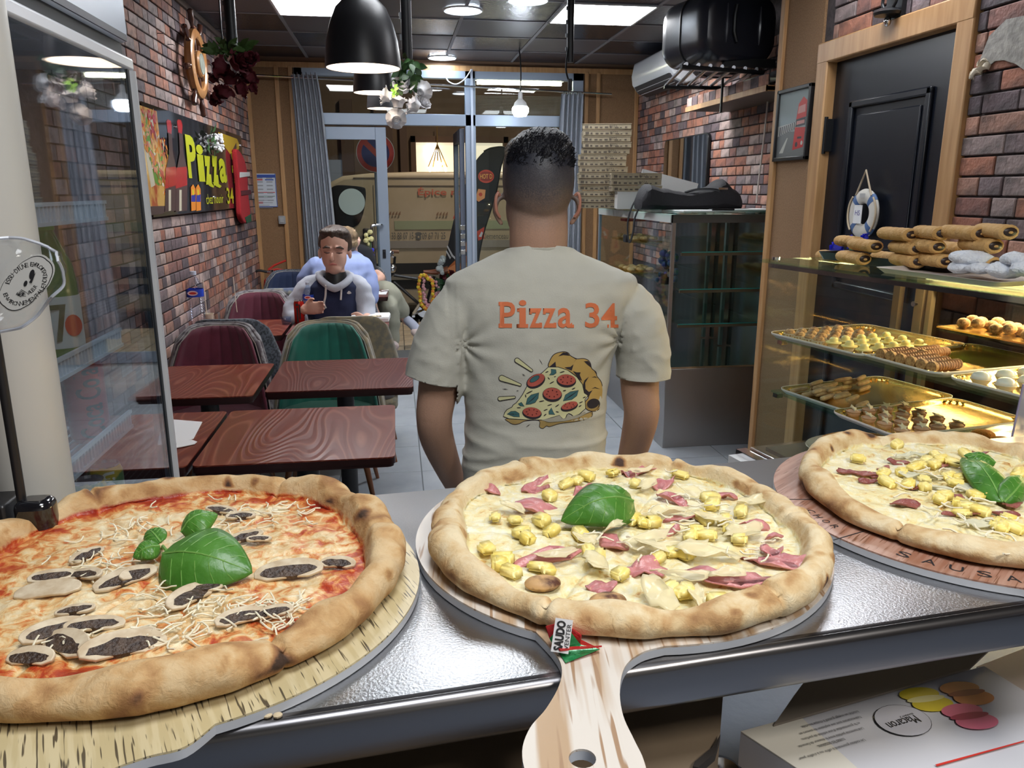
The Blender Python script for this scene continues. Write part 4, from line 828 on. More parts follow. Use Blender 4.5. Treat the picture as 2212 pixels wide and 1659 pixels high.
t = thing('paper_pile', 'flat pile of white papers under the black bag', 'paper', (1.95, 4.7, ZC)); B().box((1.98, 4.72, ZC+.004), (.60, .34, .007), rz=.05).box((2.12, 4.68, ZC+.010), (.36, .3, .004), rz=-.1).done('sheets', paper, t)
tag(B().cyl((1.86, 4.52, ZC+.012), (2.0, 4.53, ZC+.012), .006, n=8).done('black_pen', blackp), 'black pen lying on the papers before the black bag', 'pen')
# ================================================================ FAR DISPLAY CABINET (empty shelves)
X0, X1, Y0, Y1, Z0, ZT = 1.585, 2.215, 4.42, 6.12, .50, 1.415
dc = thing('glass_display_cabinet', 'tall glass cabinet with empty glass shelves on a steel base, behind the standing man', 'display cabinet', ((X0+X1)/2, 5.2, 0))
st2 = M('dark_stainless', (.48, .46, .45), .36, 1, bump=.03, bs=200, stretch=(1, 1, 10)); stt = M('white_trim', (.55, .55, .55), .4)
B().bb((X0, Y0, 0), (X1, Y1, Z0)).done('steel_base', st2, dc, bev=.004)
B().bb((X0-.004, Y0-.004, Z0), (X1+.004, Y1, Z0+.012)).done('base_rim', chrome, dc)
B().bb((X0-.025, Y0-.03, ZT), (XR-.04, Y1+.03, ZT+.008)).done('top_glass', GLG, dc)
B().bb((X0, Y0-.002, ZT-.05), (X1, Y0+.03, ZT-.004)).done('header_rail', M('dark_header', (.06, .055, .05), .4), dc)
B().bb((X0-.003, Y0+.03, ZT-.05), (X0+.03, Y1, ZT-.004)).done('side_header', stt, dc)
for (x, y) in ((X0, Y0), (X1-.02, Y0), (X0, Y1-.02), (X1-.02, Y1-.02)): B().bb((x, y, Z0+.01), (x+.02, y+.02, ZT-.004)).done('corner_post', alu if y > 5 else M('post_pinkish', (.45, .42, .41), .25, .8), dc)
B().bb((X0+.02, Y0+.004, Z0+.01), (X1-.02, Y0+.009, ZT-.05)).done('front_pane', GL, dc); B().bb((X0+.004, Y0+.02, Z0+.01), (X0+.009, Y1-.02, ZT-.05)).done('side_pane', GL, dc)
B().bb((X1-.008, Y0+.03, Z0+.01), (X1-.002, Y1-.02, ZT-.05)).done('mirror_back', M('tinted_mirror', (.25, .27, .28), .08, 1), dc)
for k, z in enumerate((.76, .97, 1.19)):
    o = B().bb((X0+.08, Y0+.05, z), (X1-.02, Y1-.08, z+.006)).done('glass_shelf', GLG, dc); B().bb((X0+.08, Y0+.046, z), (X1-.02, Y0+.050, z+.006)).done('shelf_edge', M('teal_glass_edge', (.03, .22, .21), .15), dc); B().bb((X0+.08, Y0+.05, z-.018), (X1-.02, Y0+.065, z-.001)).done('shelf_rail', M('shelf_rail_brown', (.10, .06, .035), .5), dc)
for y in (5.0, 5.3): B().bb((X1-.05, y, Z0+.02), (X1-.03, y+.03, ZT-.06)).done('inner_upright', M('upright_dark', (.10, .10, .11), .4, .5), dc)
pastm = M('pastry_gold', (.62, .36, .12), .6, col2=(.75, .52, .25), vs=40)
for i, (x, y, z, nn) in enumerate(((1.72, 5.55, 1.196, 12), (1.72, 5.6, .976, 9))):
    tr = thing('gold_tray', 'small tray of golden pastries on the %s shelf of the far cabinet' % ('upper' if i == 0 else 'middle'), 'tray', (x, y, z)); B().box((x, y, z+.004), (.22, .5, .008)).done('tray_base', M('gold_card', (.62, .42, .10), .25, .8), tr)
    for k in range(nn): o = B().sph((x-.07+(k % 3)*.07, y-.18+(k//3)*.11, z+.024), (.030, .04, .018), 10, 6, jit=.02).done('pastry', pastm); tag(o, 'golden bun on the %s shelf of the far glass cabinet' % ('upper' if i == 0 else 'middle'), 'pastry', 'buns on the %s shelf of the far cabinet' % ('upper' if i == 0 else 'middle'))
a = PY(1300, 462, 5.5); tag(B().box((1.78, 5.6, ZT-.075), (.3, .12, .018)).done('red_sign_strip', M('strip_red', (.4, .03, .02), .5)), 'red strip under the top glass of the far cabinet', 'sign')
b = B()
for k in range(30): b.sph((1.66+rnd(-.02, .06), 4.75+rnd(-.08, .1), 1.05+rnd(-.06, .12)), rnd(.012, .03), 7, 5)
o = thing('blue_ornament', 'dark blue and green artificial flowers inside the far glass cabinet, below the bag strap', 'flowers', (1.66, 4.75, .98)); b.done('petals', M('deep_blue', (.02, .03, .22), .5, col2=(.03, .09, .05), vs=30), o, kind='stuff'); B().cyl((1.67, 4.75, .975), (1.67, 4.75, 1.04), .03).done('pot', blackp, o)
# ================================================================ STREET: van, sign, flag, bicycle
VY = 10.4; cream = M('van_cream', (.40, .33, .24), .4, col2=(.36, .30, .21), vs=3); vt = thing('delivery_van', 'cream delivery van with red and grey lettering parked outside the shop', 'van', (1.5, VY+.9, -.2))
def VP(px, py, Y=VY): p = PY(px, py, Y); return (p.x, p.z)
zr_ = VP(900, 371)[1]; zb_ = VP(900, 640)[1]
side = [VP(600, 560), VP(640, 480), VP(672, 440), VP(700, 408), VP(716, 392), VP(740, 380), VP(800, 374), VP(900, 371), (5.2, zr_+.02), (5.3, zr_-.1), (5.3, .05), (-1.7, .05), (-1.7, .6)]
b = B(); b.prism(side, lambda u, v, h: Vector((u, h, v)), VY, VY+1.8); b.done('van_body', cream, vt, bev=.05, seg=3)
win = [VP(*q) for q in ((712, 412), (722, 402), (740, 400), (782, 404), (790, 412), (789, 440), (782, 470), (772, 486), (750, 496), (730, 492), (712, 486), (700, 440))]
b = B(); b.prism([(q.x, q.y) for q in crom([(x, z, 0) for x, z in win], 3, True)], lambda u, v, h: Vector((u, h, v)), VY-.008, VY+.02); b.done('cab_window', M('van_glass', (.012, .014, .018), .1), vt)
x, z = VP(760, 436); B().lathe([(0, 0), (.165, 0), (.165, -.006), (0, -.006)], (x, VY-.009, z), 40, ax='y').done('round_sticker', M('pale_blue_disc', (.60, .76, .86), .5), vt)  # pale blue round sticker on the cab side
b = B()
for px in (806, 836): x, z = VP(px, 400); b.bb((x-.004, VY-.004, .1), (x+.004, VY+.01, z))
b.bb((VP(745, 0)[0], VY-.006, VP(0, 384)[1]), (5.1, VY+.01, VP(0, 384)[1]+.012)).bb((VP(815, 0)[0], VY-.006, VP(0, 398)[1]-.02), (5.1, VY+.01, VP(0, 398)[1]-.01)); b.done('panel_seam', M('seam', (.08, .06, .05), .7), vt)
B().bb((VP(835, 0)[0], VY-.006, VP(0, 502)[1]), (5.1, VY+.01, VP(0, 482)[1])).done('green_stripe', M('stripe_green', (.26, .29, .19), .5), vt)
B().bb((-1.6, VY-.012, VP(0, 545)[1]), (5.1, VY+.01, VP(0, 528)[1])).done('grey_stripe', M('stripe_grey', (.24, .22, .20), .5), vt)
B().bb((-1.6, VY-.02, VP(0, 618)[1]), (5.1, VY+.01, VP(0, 606)[1])).done('sill_line', M('sill_grey', (.2, .19, .16), .5), vt)
B().bb((-1.6, VY-.004, VP(0, 640)[1]), (5.1, VY+.02, VP(0, 580)[1])).done('dark_sill', M('black_sill', (.01, .01, .012), .5), vt)
x, z = VP(793, 508); B().bb((x-.05, VY-.1, z-.09), (x+.05, VY-.02, z+.09)).done('wing_mirror', blackp, vt, bev=.02, seg=3)
for px in (560, 1500):
    x = VP(px, 640)[0]; b = B(); b.lathe([(0, -.0), (.2, 0), (.31, .0), (.33, .02), (.33, .2), (0, .2)], (x, VY-.01, .13), 32, ax='y'); b.done('wheel', blackp, vt)
vb = basis(Vector((0, VY-.0085, 0)), (1, 0, 0), (0, 0, 1)); vred = M('van_red', (.42, .12, .08), .6); vgr = M('van_grey', (.10, .10, .10), .6)
def vtxt(s, ax, ay, bx, by, mt, bold=0): x0_, z0_ = VP(ax, ay); x1_, z1_ = VP(bx, by); text(s, .3, mt, vb@Matrix.Translation(((x0_+x1_)/2, (z0_+z1_)/2, .002)), vt, fit=(x1_-x0_, z1_-z0_), bold=bold)
vtxt('Épice ri', 903, 426, 990, 404, vred, .006); vtxt('ue et', 1032, 422, 1078, 410, vred, .006)
vtxt('6 33 88 07 15', 838, 517, 893, 502, vgr); vtxt('09 67 71 25', 912, 517, 962, 502, vgr); vtxt('Clemenceau - 06', 1040, 516, 1120, 503, vgr)
x, z = VP(904, 510); decal('phone_symbol', [(ell(x, z+.03, .045, .022, 16), 0), (rect(x-.03, z-.045, x+.03, z+.015), 0), (ell(x, z-.01, .012, .012, 10), 1)], [vgr, cream], vb, vt, .004)
for (cx_, cy_) in ((853, 462), (955, 463)): x, z = VP(cx_, cy_); decal('scrawl', [([(x-.08+k*.04, z-.02+rnd(-.01, .01)), (x-.05+k*.04, z-.01), (x-.045+k*.04, z+.035), (x-.07+k*.04, z+.01)], 0) for k in range(4)], [M('scrawl_brown', (.2, .12, .08), .7)], vb, vt, .004)
# no-parking sign
c = PY(811, 330, 9.0); t = thing('no_parking_sign', 'round red and blue no-parking road sign outside the door', 'road sign', (c.x, 9.0, -.03))
B().lathe([(0, 0), (.20, 0), (.20, .012), (0, .012)], c, 40, ax='y').done('sign_plate', M('sign_red', (.42, .03, .02), .5), t)
Ms = basis(c+Vector((0, -.001, 0)), (1, 0, 0), (0, 0, 1)); decal('sign_face', [(ell(0, 0, .15, .15, 36), 0), ([(-.13, .09), (-.09, .13), (.13, -.09), (.09, -.13)], 1)], [M('sign_blue', (.03, .035, .16), .5), M('sign_red2', (.40, .035, .02), .5)], Ms, t, .001)
B().lathe([(.2, -.003), (.207, -.003), (.207, .014), (.2, .014)], c, 40, ax='y', caps=False).done('sign_rim', M('sign_rim', (.5, .48, .45), .4), t); B().cyl((c.x+.0, 9.035, -.1), (c.x, 9.035, c.z+.1), .022).done('sign_post', alu, t)
# feather flag
FYY = 8.5; t = thing('feather_flag', 'dark feather banner with a red oval logo, red diamonds and a pizza print outside', 'banner', PY(985, 620, FYY))
L_ = [(952, 615), (962, 560), (972, 510), (984, 460), (997, 420), (1010, 385), (1026, 350), (1045, 328), (1064, 320), (1092, 321), (1084, 350), (1078, 385), (1070, 420), (1058, 460), (1046, 500), (1036, 540), (1030, 590), (1028, 640)]
def FP(px, py): p = PY(px, py, FYY); return (p.x, p.z)
ol = [(q.x, q.y) for q in crom([(*FP(*q), 0) for q in L_], 3, True)]
B().prism(ol, lambda u, v, h: Vector((u, h, v)), FYY, FYY+.004).done('banner_cloth', M('banner_black', (.018, .018, .022), .8), t)
cp = crom([PY(px, py, FYY+.002) for px, py in ((1030, 640), (1034, 560), (1046, 500), (1060, 455), (1072, 415), (1082, 360), (1092, 321), (1064, 319), (1045, 327))], 5); B().tube([Vector((cp[0].x, FYY, -.03))]+cp, .008, 8).lathe([(0, 0), (.2, 0), (.2, .03), (0, .03)], (cp[0].x, FYY, -.03), 20).done('banner_pole', blackm, t)
Mf = basis(Vector((0, FYY-.0005, 0)), (1, 0, 0), (0, 0, 1))
fo = [(ell(*FP(1050, 381), .085, .068, 24), 0), (ell(*FP(1050, 381), .075, .05, 24), 1)]
fo += [([FP(990, 440), FP(1002, 452), FP(995, 468), FP(978, 473)], 0), ([FP(988, 448), FP(996, 450), FP(993, 459), FP(985, 458)], 2), ([FP(1046, 490), FP(1046, 515), FP(1033, 520), FP(1030, 500)], 0), ([FP(1040, 500), FP(1043, 503), FP(1040, 512), FP(1034, 511)], 2)]
fo += [([FP(1033, 408), FP(1049, 410), FP(1047, 428), FP(1034, 436), FP(1026, 430)], 3), (ell(*FP(1038, 420), .02, .02, 12), 0)]
fo += [([FP(1003, 540), FP(1012, 500), FP(1020, 500), FP(1026, 545), FP(1016, 552)], 3), ([FP(1008, 538), FP(1013, 515), FP(1018, 540)], 0)]
fo += [([FP(958, 588), FP(985, 560), FP(1008, 552), FP(1028, 560), FP(1028, 600), FP(1000, 596), (FP(970, 596))], 4), ([FP(963, 582), FP(985, 570), FP(1000, 585), FP(980, 592)], 3), (ell(*FP(1005, 575), .06, .03, 14, .4), 5), (ell(*FP(990, 566), .03, .014, 10, .3), 6), (ell(*FP(1016, 590), .03, .014, 10, .3), 6)]
fo += [([FP(965, 532), FP(967, 530), FP(978, 550), FP(990, 562), FP(988, 565), FP(975, 553)], 2), ([FP(963, 543), FP(965, 541), FP(974, 556), FP(976, 553), FP(972, 560)], 2)]
decal('banner_print', fo, [M('b_red', (.5, .05, .03), .6), M('b_darkred', (.25, .02, .02), .6), M('b_white', (.55, .55, .58), .6), M('b_orange', (.65, .25, .10), .6), M('b_pizza', (.42, .12, .03), .6), M('b_cheese', (.62, .38, .13), .6), M('b_green', (.1, .2, .04), .6)], Mf, t, .0015)
x, z = FP(1050, 381); text("HOT D", .1, M('b_letter', (.7, .35, .08), .6), Mf@Matrix.Translation((x, z, .004)), t, fit=(.13, .05), bold=.002)
# bicycle with garland
BY = 8.15; t = thing('bicycle', 'black bicycle with a brown saddle, decorated with a flower garland, outside the doorway', 'bicycle', PY(930, 690, BY))
def BP(px, py, dy=0): return PY(px, py, BY+dy)
bkm = M('bike_black', (.015, .015, .016), .3)
hub1 = Vector((BP(985, 0).x, BY, .30)); hub2 = Vector((BP(985, 0).x-1.02, BY, .30))
for hb in (hub1, hub2):
    b = B(); rings = []; n_ = 48
    for i in range(n_): a = 2*pi*i/n_; d = Vector((cos(a), 0, sin(a))); rings.append([b.v(hb+d*(.32+.018*cos(k*pi/4))+Vector((0, .018*sin(k*pi/4), 0))) for k in range(8)])
    b.skin(rings+[rings[0]], caps=False)
    for k in range(16): a = 2*pi*k/16; b.tube([hb, hb+Vector((cos(a)*.31, 0, sin(a)*.31))], .0018, 4)
    b.cyl(hb-Vector((0, .03, 0)), hb+Vector((0, .03, 0)), .03); b.done('wheel', bkm, t)
sad = BP(938, 592); cr = BP(918, 668); hbp = BP(850, 588)
b = B(); b.tube([sad+Vector((0, 0, -.02)), cr], .016, 8).tube([cr, hub1], .011, 8).tube([BP(925, 612), hub1], .010, 8).tube([BP(926, 606), hbp+Vector((0, 0, -.03))], .017, 8).tube([cr, hbp+Vector((0, 0, -.10))], .017, 8).tube([hbp, hub2], .014, 8).tube([hbp, hbp+Vector((.02, 0, .16))], .013, 8); b.done('frame', bkm, t)
b = B(); rings = []
for i in range(13):
    u = i/12; x = BP(899, 0).x+(BP(955, 0).x-BP(899, 0).x)*u; w = .018+.075*u**1.6*(1 if u < .93 else .8); zc = sad.z+.035-.012*sin(pi*u)+.012*u; hgt = .016+.03*u
    rings.append([b.v((x, BY+w*cos(q), zc+hgt*(sin(q) if sin(q) > 0 else sin(q)*.9)-.01)) for q in [2*pi*k/12 for k in range(12)]])
b.skin(rings); b.done('saddle', M('brown_leather', (.16, .055, .03), .35), t)
B().tube(crom([BP(842, 546), BP(848, 543), hbp+Vector((0, -.08, .17)), hbp+Vector((0, -.3, .18))], 4), .012, 8).tube([BP(845, 543)+Vector((0, 0, 0)), BP(845, 543)+Vector((.0, 0, -.05))], .01).done('handlebar', chrome, t); B().cyl(BP(846, 543), BP(862, 544), .016).done('grip', M('grip_brown', (.18, .08, .04), .5), t)
B().sph(BP(847, 580, -.1), .045).done('headlamp', chrome, t)
B().tube([cr, BP(893, 680, -.06)], .009).box(BP(893, 682, -.08), (.03, .09, .02)).lathe([(0, 0), (.09, 0), (.09, .008), (0, .008)], cr, 20, ax='y').done('crank', chrome, t)
B().tube([cr+Vector((0, 0, .0)), BP(908, 655, -.05), BP(893, 678, -.05)], .016).done('kickstand', M('pale_wood', (.45, .38, .28), .5), t)
B().tube([BP(905, 690), BP(902, 700), BP(899, 712)], .009).done('pedal_arm', chrome, t)
B().box(BP(975, 600)+Vector((.08, .0, -.02)), (.34, .22, .015)).tube([BP(965, 608), hub1], .006).done('carrier', bkm, t)
t2 = thing('flower_garland', 'garland of yellow, orange and pink flower beads looped on the bicycle', 'garland', BP(925, 640, -.08))
gm = [M('g_yellow', (.65, .48, .03), .6), M('g_orange', (.60, .22, .03), .6), M('g_pink', (.55, .28, .32), .6)]
b = B(); loop = crom([BP(px, py, -.08) for px, py in ((908, 595), (905, 620), (907, 640), (912, 658), (920, 668), (928, 668), (934, 655), (936, 635), (935, 612), (926, 602), (916, 594))], 4)
for i, q in enumerate(loop): b.mi = (0, 1, 0, 1)[i % 4]; b.sph(q+Vector((rnd(-.008, .008), rnd(-.01, .01), 0)), .020, 7, 5)
b.mi = 2
for q in crom([BP(px, py, -.06) for px, py in ((914, 592), (915, 615), (917, 635), (921, 655), (926, 662), (940, 640), (946, 620), (930, 600))], 5): b.sph(q+Vector((rnd(-.01, .01), 0, rnd(-.01, .01))), .017, 7, 5)
b.done('beads', gm, t2, kind='stuff')
t3 = thing('white_flower_bunch', 'small white flower bunch behind the bicycle saddle', 'flowers', BP(955, 575, -.02)); b = B()
for k in range(16): b.sph(BP(952+rnd(-5, 5), 575+rnd(-18, 16), rnd(-.06, .02)), rnd(.02, .035), 8, 5, jit=.05)
b.done('petals', M('grey_white_petal', (.42, .46, .47), .8), t3)
t3 = thing('red_flower_bunch', 'dark red flowers with green leaves on the bicycle carrier', 'flowers', BP(970, 600, -.04)); b = B()
for k in range(6): rose(b, BP(968+rnd(-14, 16), 596+rnd(-7, 8), -.03+rnd(-.03, .03)), .045)
b.done('petals', redp, t3); b = B()
for k in range(40): leaf(b, BP(960+rnd(-16, 22), 615+rnd(-14, 22), rnd(-.05, .05)), (rnd(-1, 1), rnd(-1, 0), rnd(-1, 1)), (0, -1, .3), .08, .022)
b.done('leaves', M('bike_leaf', (.015, .06, .02), .6), t3, kind='stuff')
# blue and yellow flowers by the far table
q = PZ(796, 640, .75); q = Vector((q.x, 7.05, .75)); t = thing('flower_vase', 'vase with blue and pale yellow flowers behind the door handle', 'flowers', (PY(797, 600, 7.1).x, 7.1, .75)); b = B()
for k in range(16): b.sph(PY(797+rnd(-10, 8), 548+rnd(-10, 12), 7.1+rnd(-.03, .03)), rnd(.014, .024), 7, 5, jit=.06)
b.done('blue_petals', M('vivid_blue', (.02, .03, .55), .6), t, kind='stuff'); b = B()
for k in range(8): b.sph(PY(795+rnd(-8, 7), 515+rnd(-14, 14), 7.1+rnd(-.02, .02)), rnd(.018, .026), 7, 5, jit=.06)
b.done('yellow_petals', M('pale_yellow_petal', (.62, .58, .28), .6), t, kind='stuff')
b = B(); [b.tube([PY(797+rnd(-3, 3), 600, 7.1), PY(797+rnd(-8, 6), 520+rnd(-8, 30), 7.1)], .003, 5) for k in range(8)]; b.done('stems', leafm, t)
x_ = PY(797, 600, 7.1).x; B().lathe([(.001, 0), (.03, 0), (.04, .06), (.025, .12), (.03, .14)], (x_, 7.1, .71-.04), 20).done('vase', GLG, t)
stnd = thing('flower_stand', 'slim dark stand carrying the blue and yellow flowers beside the door', 'stand', (x_, 7.1, 0)); B().lathe([(0, 0), (.12, 0), (.12, .02), (.015, .03), (.015, .65), (.09, .655), (.09, .67), (0, .67)], (x_, 7.1, 0), 24).done('stand_column', blackm, stnd)
# ================================================================ FRIDGE on the left
FX = -.50; FY0, FY1 = .98, 1.73; fr_t = thing('glass_fridge', 'tall glass-walled drinks fridge with white frame at the left edge', 'fridge', (-.8, 1.35, 0))
wfm = M('fridge_white', (.60, .64, .72), .3); wfd = M('gasket_grey', (.16, .18, .20), .6); dk = M('fridge_dark', (.015, .018, .022), .5)
ZG = 1.775
B().bb((-1.10, FY0, 0), (FX, FY1, .16)).done('plinth', dk, fr_t); B().bb((-1.10, FY0, .16), (FX, FY1, .24)).done('bottom_rail', wfm, fr_t, bev=.006)
B().bb((-1.10, FY0, ZG), (FX+.004, FY1, ZG+.024)).done('top_rail', M('rail_white', (.78, .80, .86), .35), fr_t, bev=.005); B().bb((-1.09, FY0+.01, ZG+.024), (FX-.012, FY1-.012, ZG+.05)).done('shadow_gap', dk, fr_t)  # dark box between rail and header paints the shadow of the gap
B().bb((-1.10, FY0, ZG+.05), (FX, FY1, 2.12)).done('header_box', M('header_white', (.62, .68, .80), .25), fr_t, bev=.012, seg=3)
B().bb((FX-.001, FY0+.01, ZG+.052), (FX+.002, FY1-.02, ZG+.064)).done('header_trim', M('dark_trim', (.03, .03, .05), .4), fr_t)
B().cyl((FX-.006, FY1-.010, .2), (FX-.006, FY1-.010, ZG+.0), .0145, n=16).done('corner_post', M('post_silver', (.62, .64, .68), .35, .1), fr_t)
B().bb((FX-.006, FY1-.036, .24), (FX+.001, FY1-.025, ZG)).done('rubber_gasket', dk, fr_t)
b = B(); b.bb((FX-.010, FY1-.085, .24), (FX-.006, FY1-.040, ZG)); b.done('inner_strip', glass('strip_glass', (.6, .66, .72), .9), fr_t)
B().bb((-1.10, FY0, .24), (-1.06, FY0+.03, ZG)).bb((-1.1, FY1-.03, .24), (-1.07, FY1, ZG)).done('rear_post', M('rear_grey', (.2, .22, .25), .4), fr_t)
B().bb((FX-.006, FY0+.02, .24), (FX-.001, FY1-.025, ZG)).done('side_pane', GLF, fr_t)
B().bb((-1.07, FY1-.010, .24), (FX-.03, FY1-.005, ZG)).done('door_pane', GLF, fr_t)
B().bb((-1.10, FY0+.03, .24), (-1.095, FY1-.03, ZG)).done('rear_pane', glass('rear_tint', (.35, .4, .46), .9), fr_t)
wire = M('white_wire_shelf', (.62, .68, .72), .35)
for k, z in enumerate((1.268, 1.108, .925, .74, 1.50)):
    b = B(); y1 = 1.54
    for i in range(26): x = -1.04+i*.0195; b.cyl((x, FY0+.05, z), (x, y1, z), .0018, n=6)
    b.cyl((-1.05, y1, z), (FX-.02, y1, z), .003).cyl((-1.05, FY0+.05, z), (FX-.02, FY0+.05, z), .003)
    b.done('wire_shelf', wire, fr_t, kind='stuff')
    b = B(); b.bb((FX-.020, FY0+.04, z+.026), (FX-.014, y1, z+.032)); b.bb((FX-.020, FY0+.04, z-.003), (FX-.014, y1, z+.003))
    for i in range(40): y = FY0+.05+i*.0135; b.bb((FX-.019, y, z), (FX-.015, y+.005, z+.028)) if y < y1 else None
    b.done('basket_edge', wire, fr_t, kind='stuff')
def can(x, y, z, r, h, mats, lb, nm='drink_can', words=None, wc=None):
    t = thing(nm, lb, 'can', (x, y, z)); B().lathe([(.001, 0), (r*.8, 0), (r, .01), (r, h-.015), (r*.84, h-.002), (r*.8, h-.004), (.001, h-.005)], (x, y, z), 28).done('can_body', mats[0], t)
    B().lathe([(r*.84, h-.003), (r*.86, h), (r*.80, h), (r*.8, h-.004)], (x, y, z), 24).done('can_rim', chrome, t)
    if words:   # lettering wrapped up the can
        me = text_mesh(words, .05, .001); xs = [v.co.x for v in me.vertices]; ys = [v.co.y for v in me.vertices]; W_ = max(xs)-min(xs); H_ = max(ys)-min(ys); cx_ = (max(xs)+min(xs))/2; cy_ = (max(ys)+min(ys))/2
        for v in me.vertices:
            u = (v.co.x-cx_)/W_*h*.86; q = -(v.co.y-cy_)/H_*r*1.3; a = -1.05+q/r; v.co = Vector((x+(r+.0006)*cos(a), y+(r+.0006)*sin(a), z+h*.5+u))
        me.materials.append(wc); link('lettering', me, t)
    return t
cm = M('cola_red', (.50, .03, .025), .3, .3, coat=.3)
can(-.558, 1.45, 1.111, .033, .148, [cm], 'front red cola can with vertical script lettering, inside the fridge', words='Coca Cola', wc=inkk)
can(-.60, 1.36, 1.111, .033, .148, [cm], 'red cola can behind the lettered one, beside the pale column', words='Coca Cola', wc=inkk)
yc = M('tea_yellow', (.55, .42, .05), .3, col2=(.10, .22, .08), vs=18, ramp=(.45, .5), coat=.3)
for k, (x, y) in enumerate(((-.555, 1.33), (-.56, 1.41), (-.56, 1.495))): can(x, y, .928, .031, .120, [yc], ('yellow and green iced tea can nearest the pale column on the lower fridge shelf', 'middle yellow and green iced tea can on the lower fridge shelf', 'yellow and green iced tea can with white lettering, rightmost on the lower fridge shelf')[k], words='Lipton', wc=inkw)
t = thing('soda_bottle', 'green lemonade bottle with a white 7 and red dot label in the fridge', 'bottle', (-.562, 1.385, 1.272)); x, y, z = -.562, 1.385, 1.272
B().lathe([(.001, 0), (.034, 0), (.037, .01), (.037, .13), (.033, .16), (.016, .205), (.013, .215), (.013, .235), (.001, .236)], (x, y, z), 28).done('bottle_body', M('soda_green', (.04, .22, .06), .12, coat=.5), t)
b = B(); b.lathe([(.0375, .025), (.0378, .03), (.0378, .105), (.0375, .11)], (x, y, z), 28, caps=False); b.done('bottle_label', M('label_pale', (.55, .62, .60), .4), t)
B().lathe([(.0145, .215), (.0145, .238), (.001, .239)], (x, y, z), 20).done('cap', M('cap_green', (.05, .3, .06), .4), t)
ms_ = basis(Vector((x+.0382*cos(-.9), y+.0382*sin(-.9), z+.068)), (-sin(-.9), cos(-.9), 0), (0, 0, 1)); decal('label_print', [(ell(.012, -.006, .013, .018, 18), 0), ([(-.022, .03), (.004, .03), (-.008, -.03), (-.016, -.03), (-.006, .022), (-.022, .022)], 1)], [inkr, M('dark_green_ink', (.02, .08, .04), .5)], ms_, t)
# pale round column, with a plastic bag
c = Vector((-.4185, .905, 0)); t = thing('round_column', 'pale round column in front of the fridge at the left edge', 'column', c)
B().cyl(c, c+Vector((0, 0, CEIL-.001)), .042, n=40).done('shaft', M('column_cream', (.48, .47, .44), .38), t); B().lathe([(.05, 0), (.05, .05), (.043, .055)], c, 32, caps=False).done('foot_ring', chrome, t)
# black stand left of the column
q = PZ(45, 1105, 1.2); t = thing('black_stand', 'black rod with a rounded glossy base standing left of the pale column on the counter', 'stand', (-.40, .80, 1.2))
p0 = PY(78, 1100, .80); p1 = PY(8, 860, .80); gb = M('glossy_black', (.008, .008, .010), .12, coat=.6)
b = B(); b.prism([(p0.x+u, .80+v) for u, v in rr2(.018, .016, .012)], lambda u, v, h: Vector((u, v, h)), 1.2005, p0.z+.012); b.done('base', gb, t, bev=.008, seg=3)
B().cyl((p0.x-.012, .80, p0.z), (p0.x-.012, .80, 1.75), .0045).done('rod', blackp, t)
q = PY(5, 1110, .80); t = thing('black_gadget', 'black box cut off by the left edge, beside the glossy black stand', 'box', (q.x-.02, .80, 1.2)); B().bb((q.x-.05, .785, 1.2005), (q.x+.010, .83, q.z+.014)).done('casing', blackp, t, bev=.003); B().cyl((q.x-.01, .784, q.z+.004), (q.x-.01, .786, q.z+.004), .002).done('indicator', chrome, t)
# plastic bag with printed seal
t = thing('plastic_bag', 'clear crumpled plastic bag with a black and white seal in front of the column', 'bag', PY(60, 610, .62))
bagp = glass('bag_film', (.90, .92, .95), .95); bagm_ = bpy.data.materials['bag_film']
n_ = bagm_.node_tree.nodes; gk = [k for k in n_ if k.type == 'BSDF_GLOSSY'][0]; gk.inputs['Roughness'].default_value = .12
ol = [(-60, 525), (0, 515), (55, 516), (95, 530), (120, 545), (133, 570), (138, 605), (132, 625), (100, 655), (70, 690), (30, 712), (-60, 705)]
OC = crom([(*q, 0) for q in ol], 4, True)
def bagpt(s, k, side):
    q = OC[k % len(OC)]; x = 40+(q.x-40)*s; y = 610+(q.y-610)*s; p = PY(x, y, .62); bulge = .028*sqrt(max(0, 1-s**2.5)); cr_ = .007*nz(x*.022, y*.022, side*5)+.004*nz(x*.07+y*.05, y*.02)
    return Vector((p.x, .62+side*bulge+cr_, p.z))
b = B()
for side in (-1, 1):
    rings = [[b.v(bagpt(s, k, side)) for k in range(len(OC))] for s in (1, .96, .9, .8, .68, .55, .42, .3, .18, .06)]; b.skin(rings, caps=False)
b.done('bag_film', bagp, t, angle=180); 
b = B(); b.tube([bagpt(1, k, 0) for k in range(len(OC)+1)], .0012, 5); b.done('sealed_edge', M('film_edge', (.55, .58, .65), .2, alpha=.6), t)
o_ = PY(57, 612, .585); ux = (PY(100, 565, .585)-o_).normalized(); Msl = basis(o_, ux, Vector((0, 0, 1)))
s_ = (PY(100, 555, .585)-PY(20, 665, .585)).length/2
def seal(k): 
    out = []
    for i in range(60):
        a = 2*pi*i/60; r = s_*(.62+.38*abs(cos(a))**1.6)*(1+.035*abs(sin(a*4))); out.append((r*cos(a)*k*1.0, r*sin(a)*k*.72))
    return out
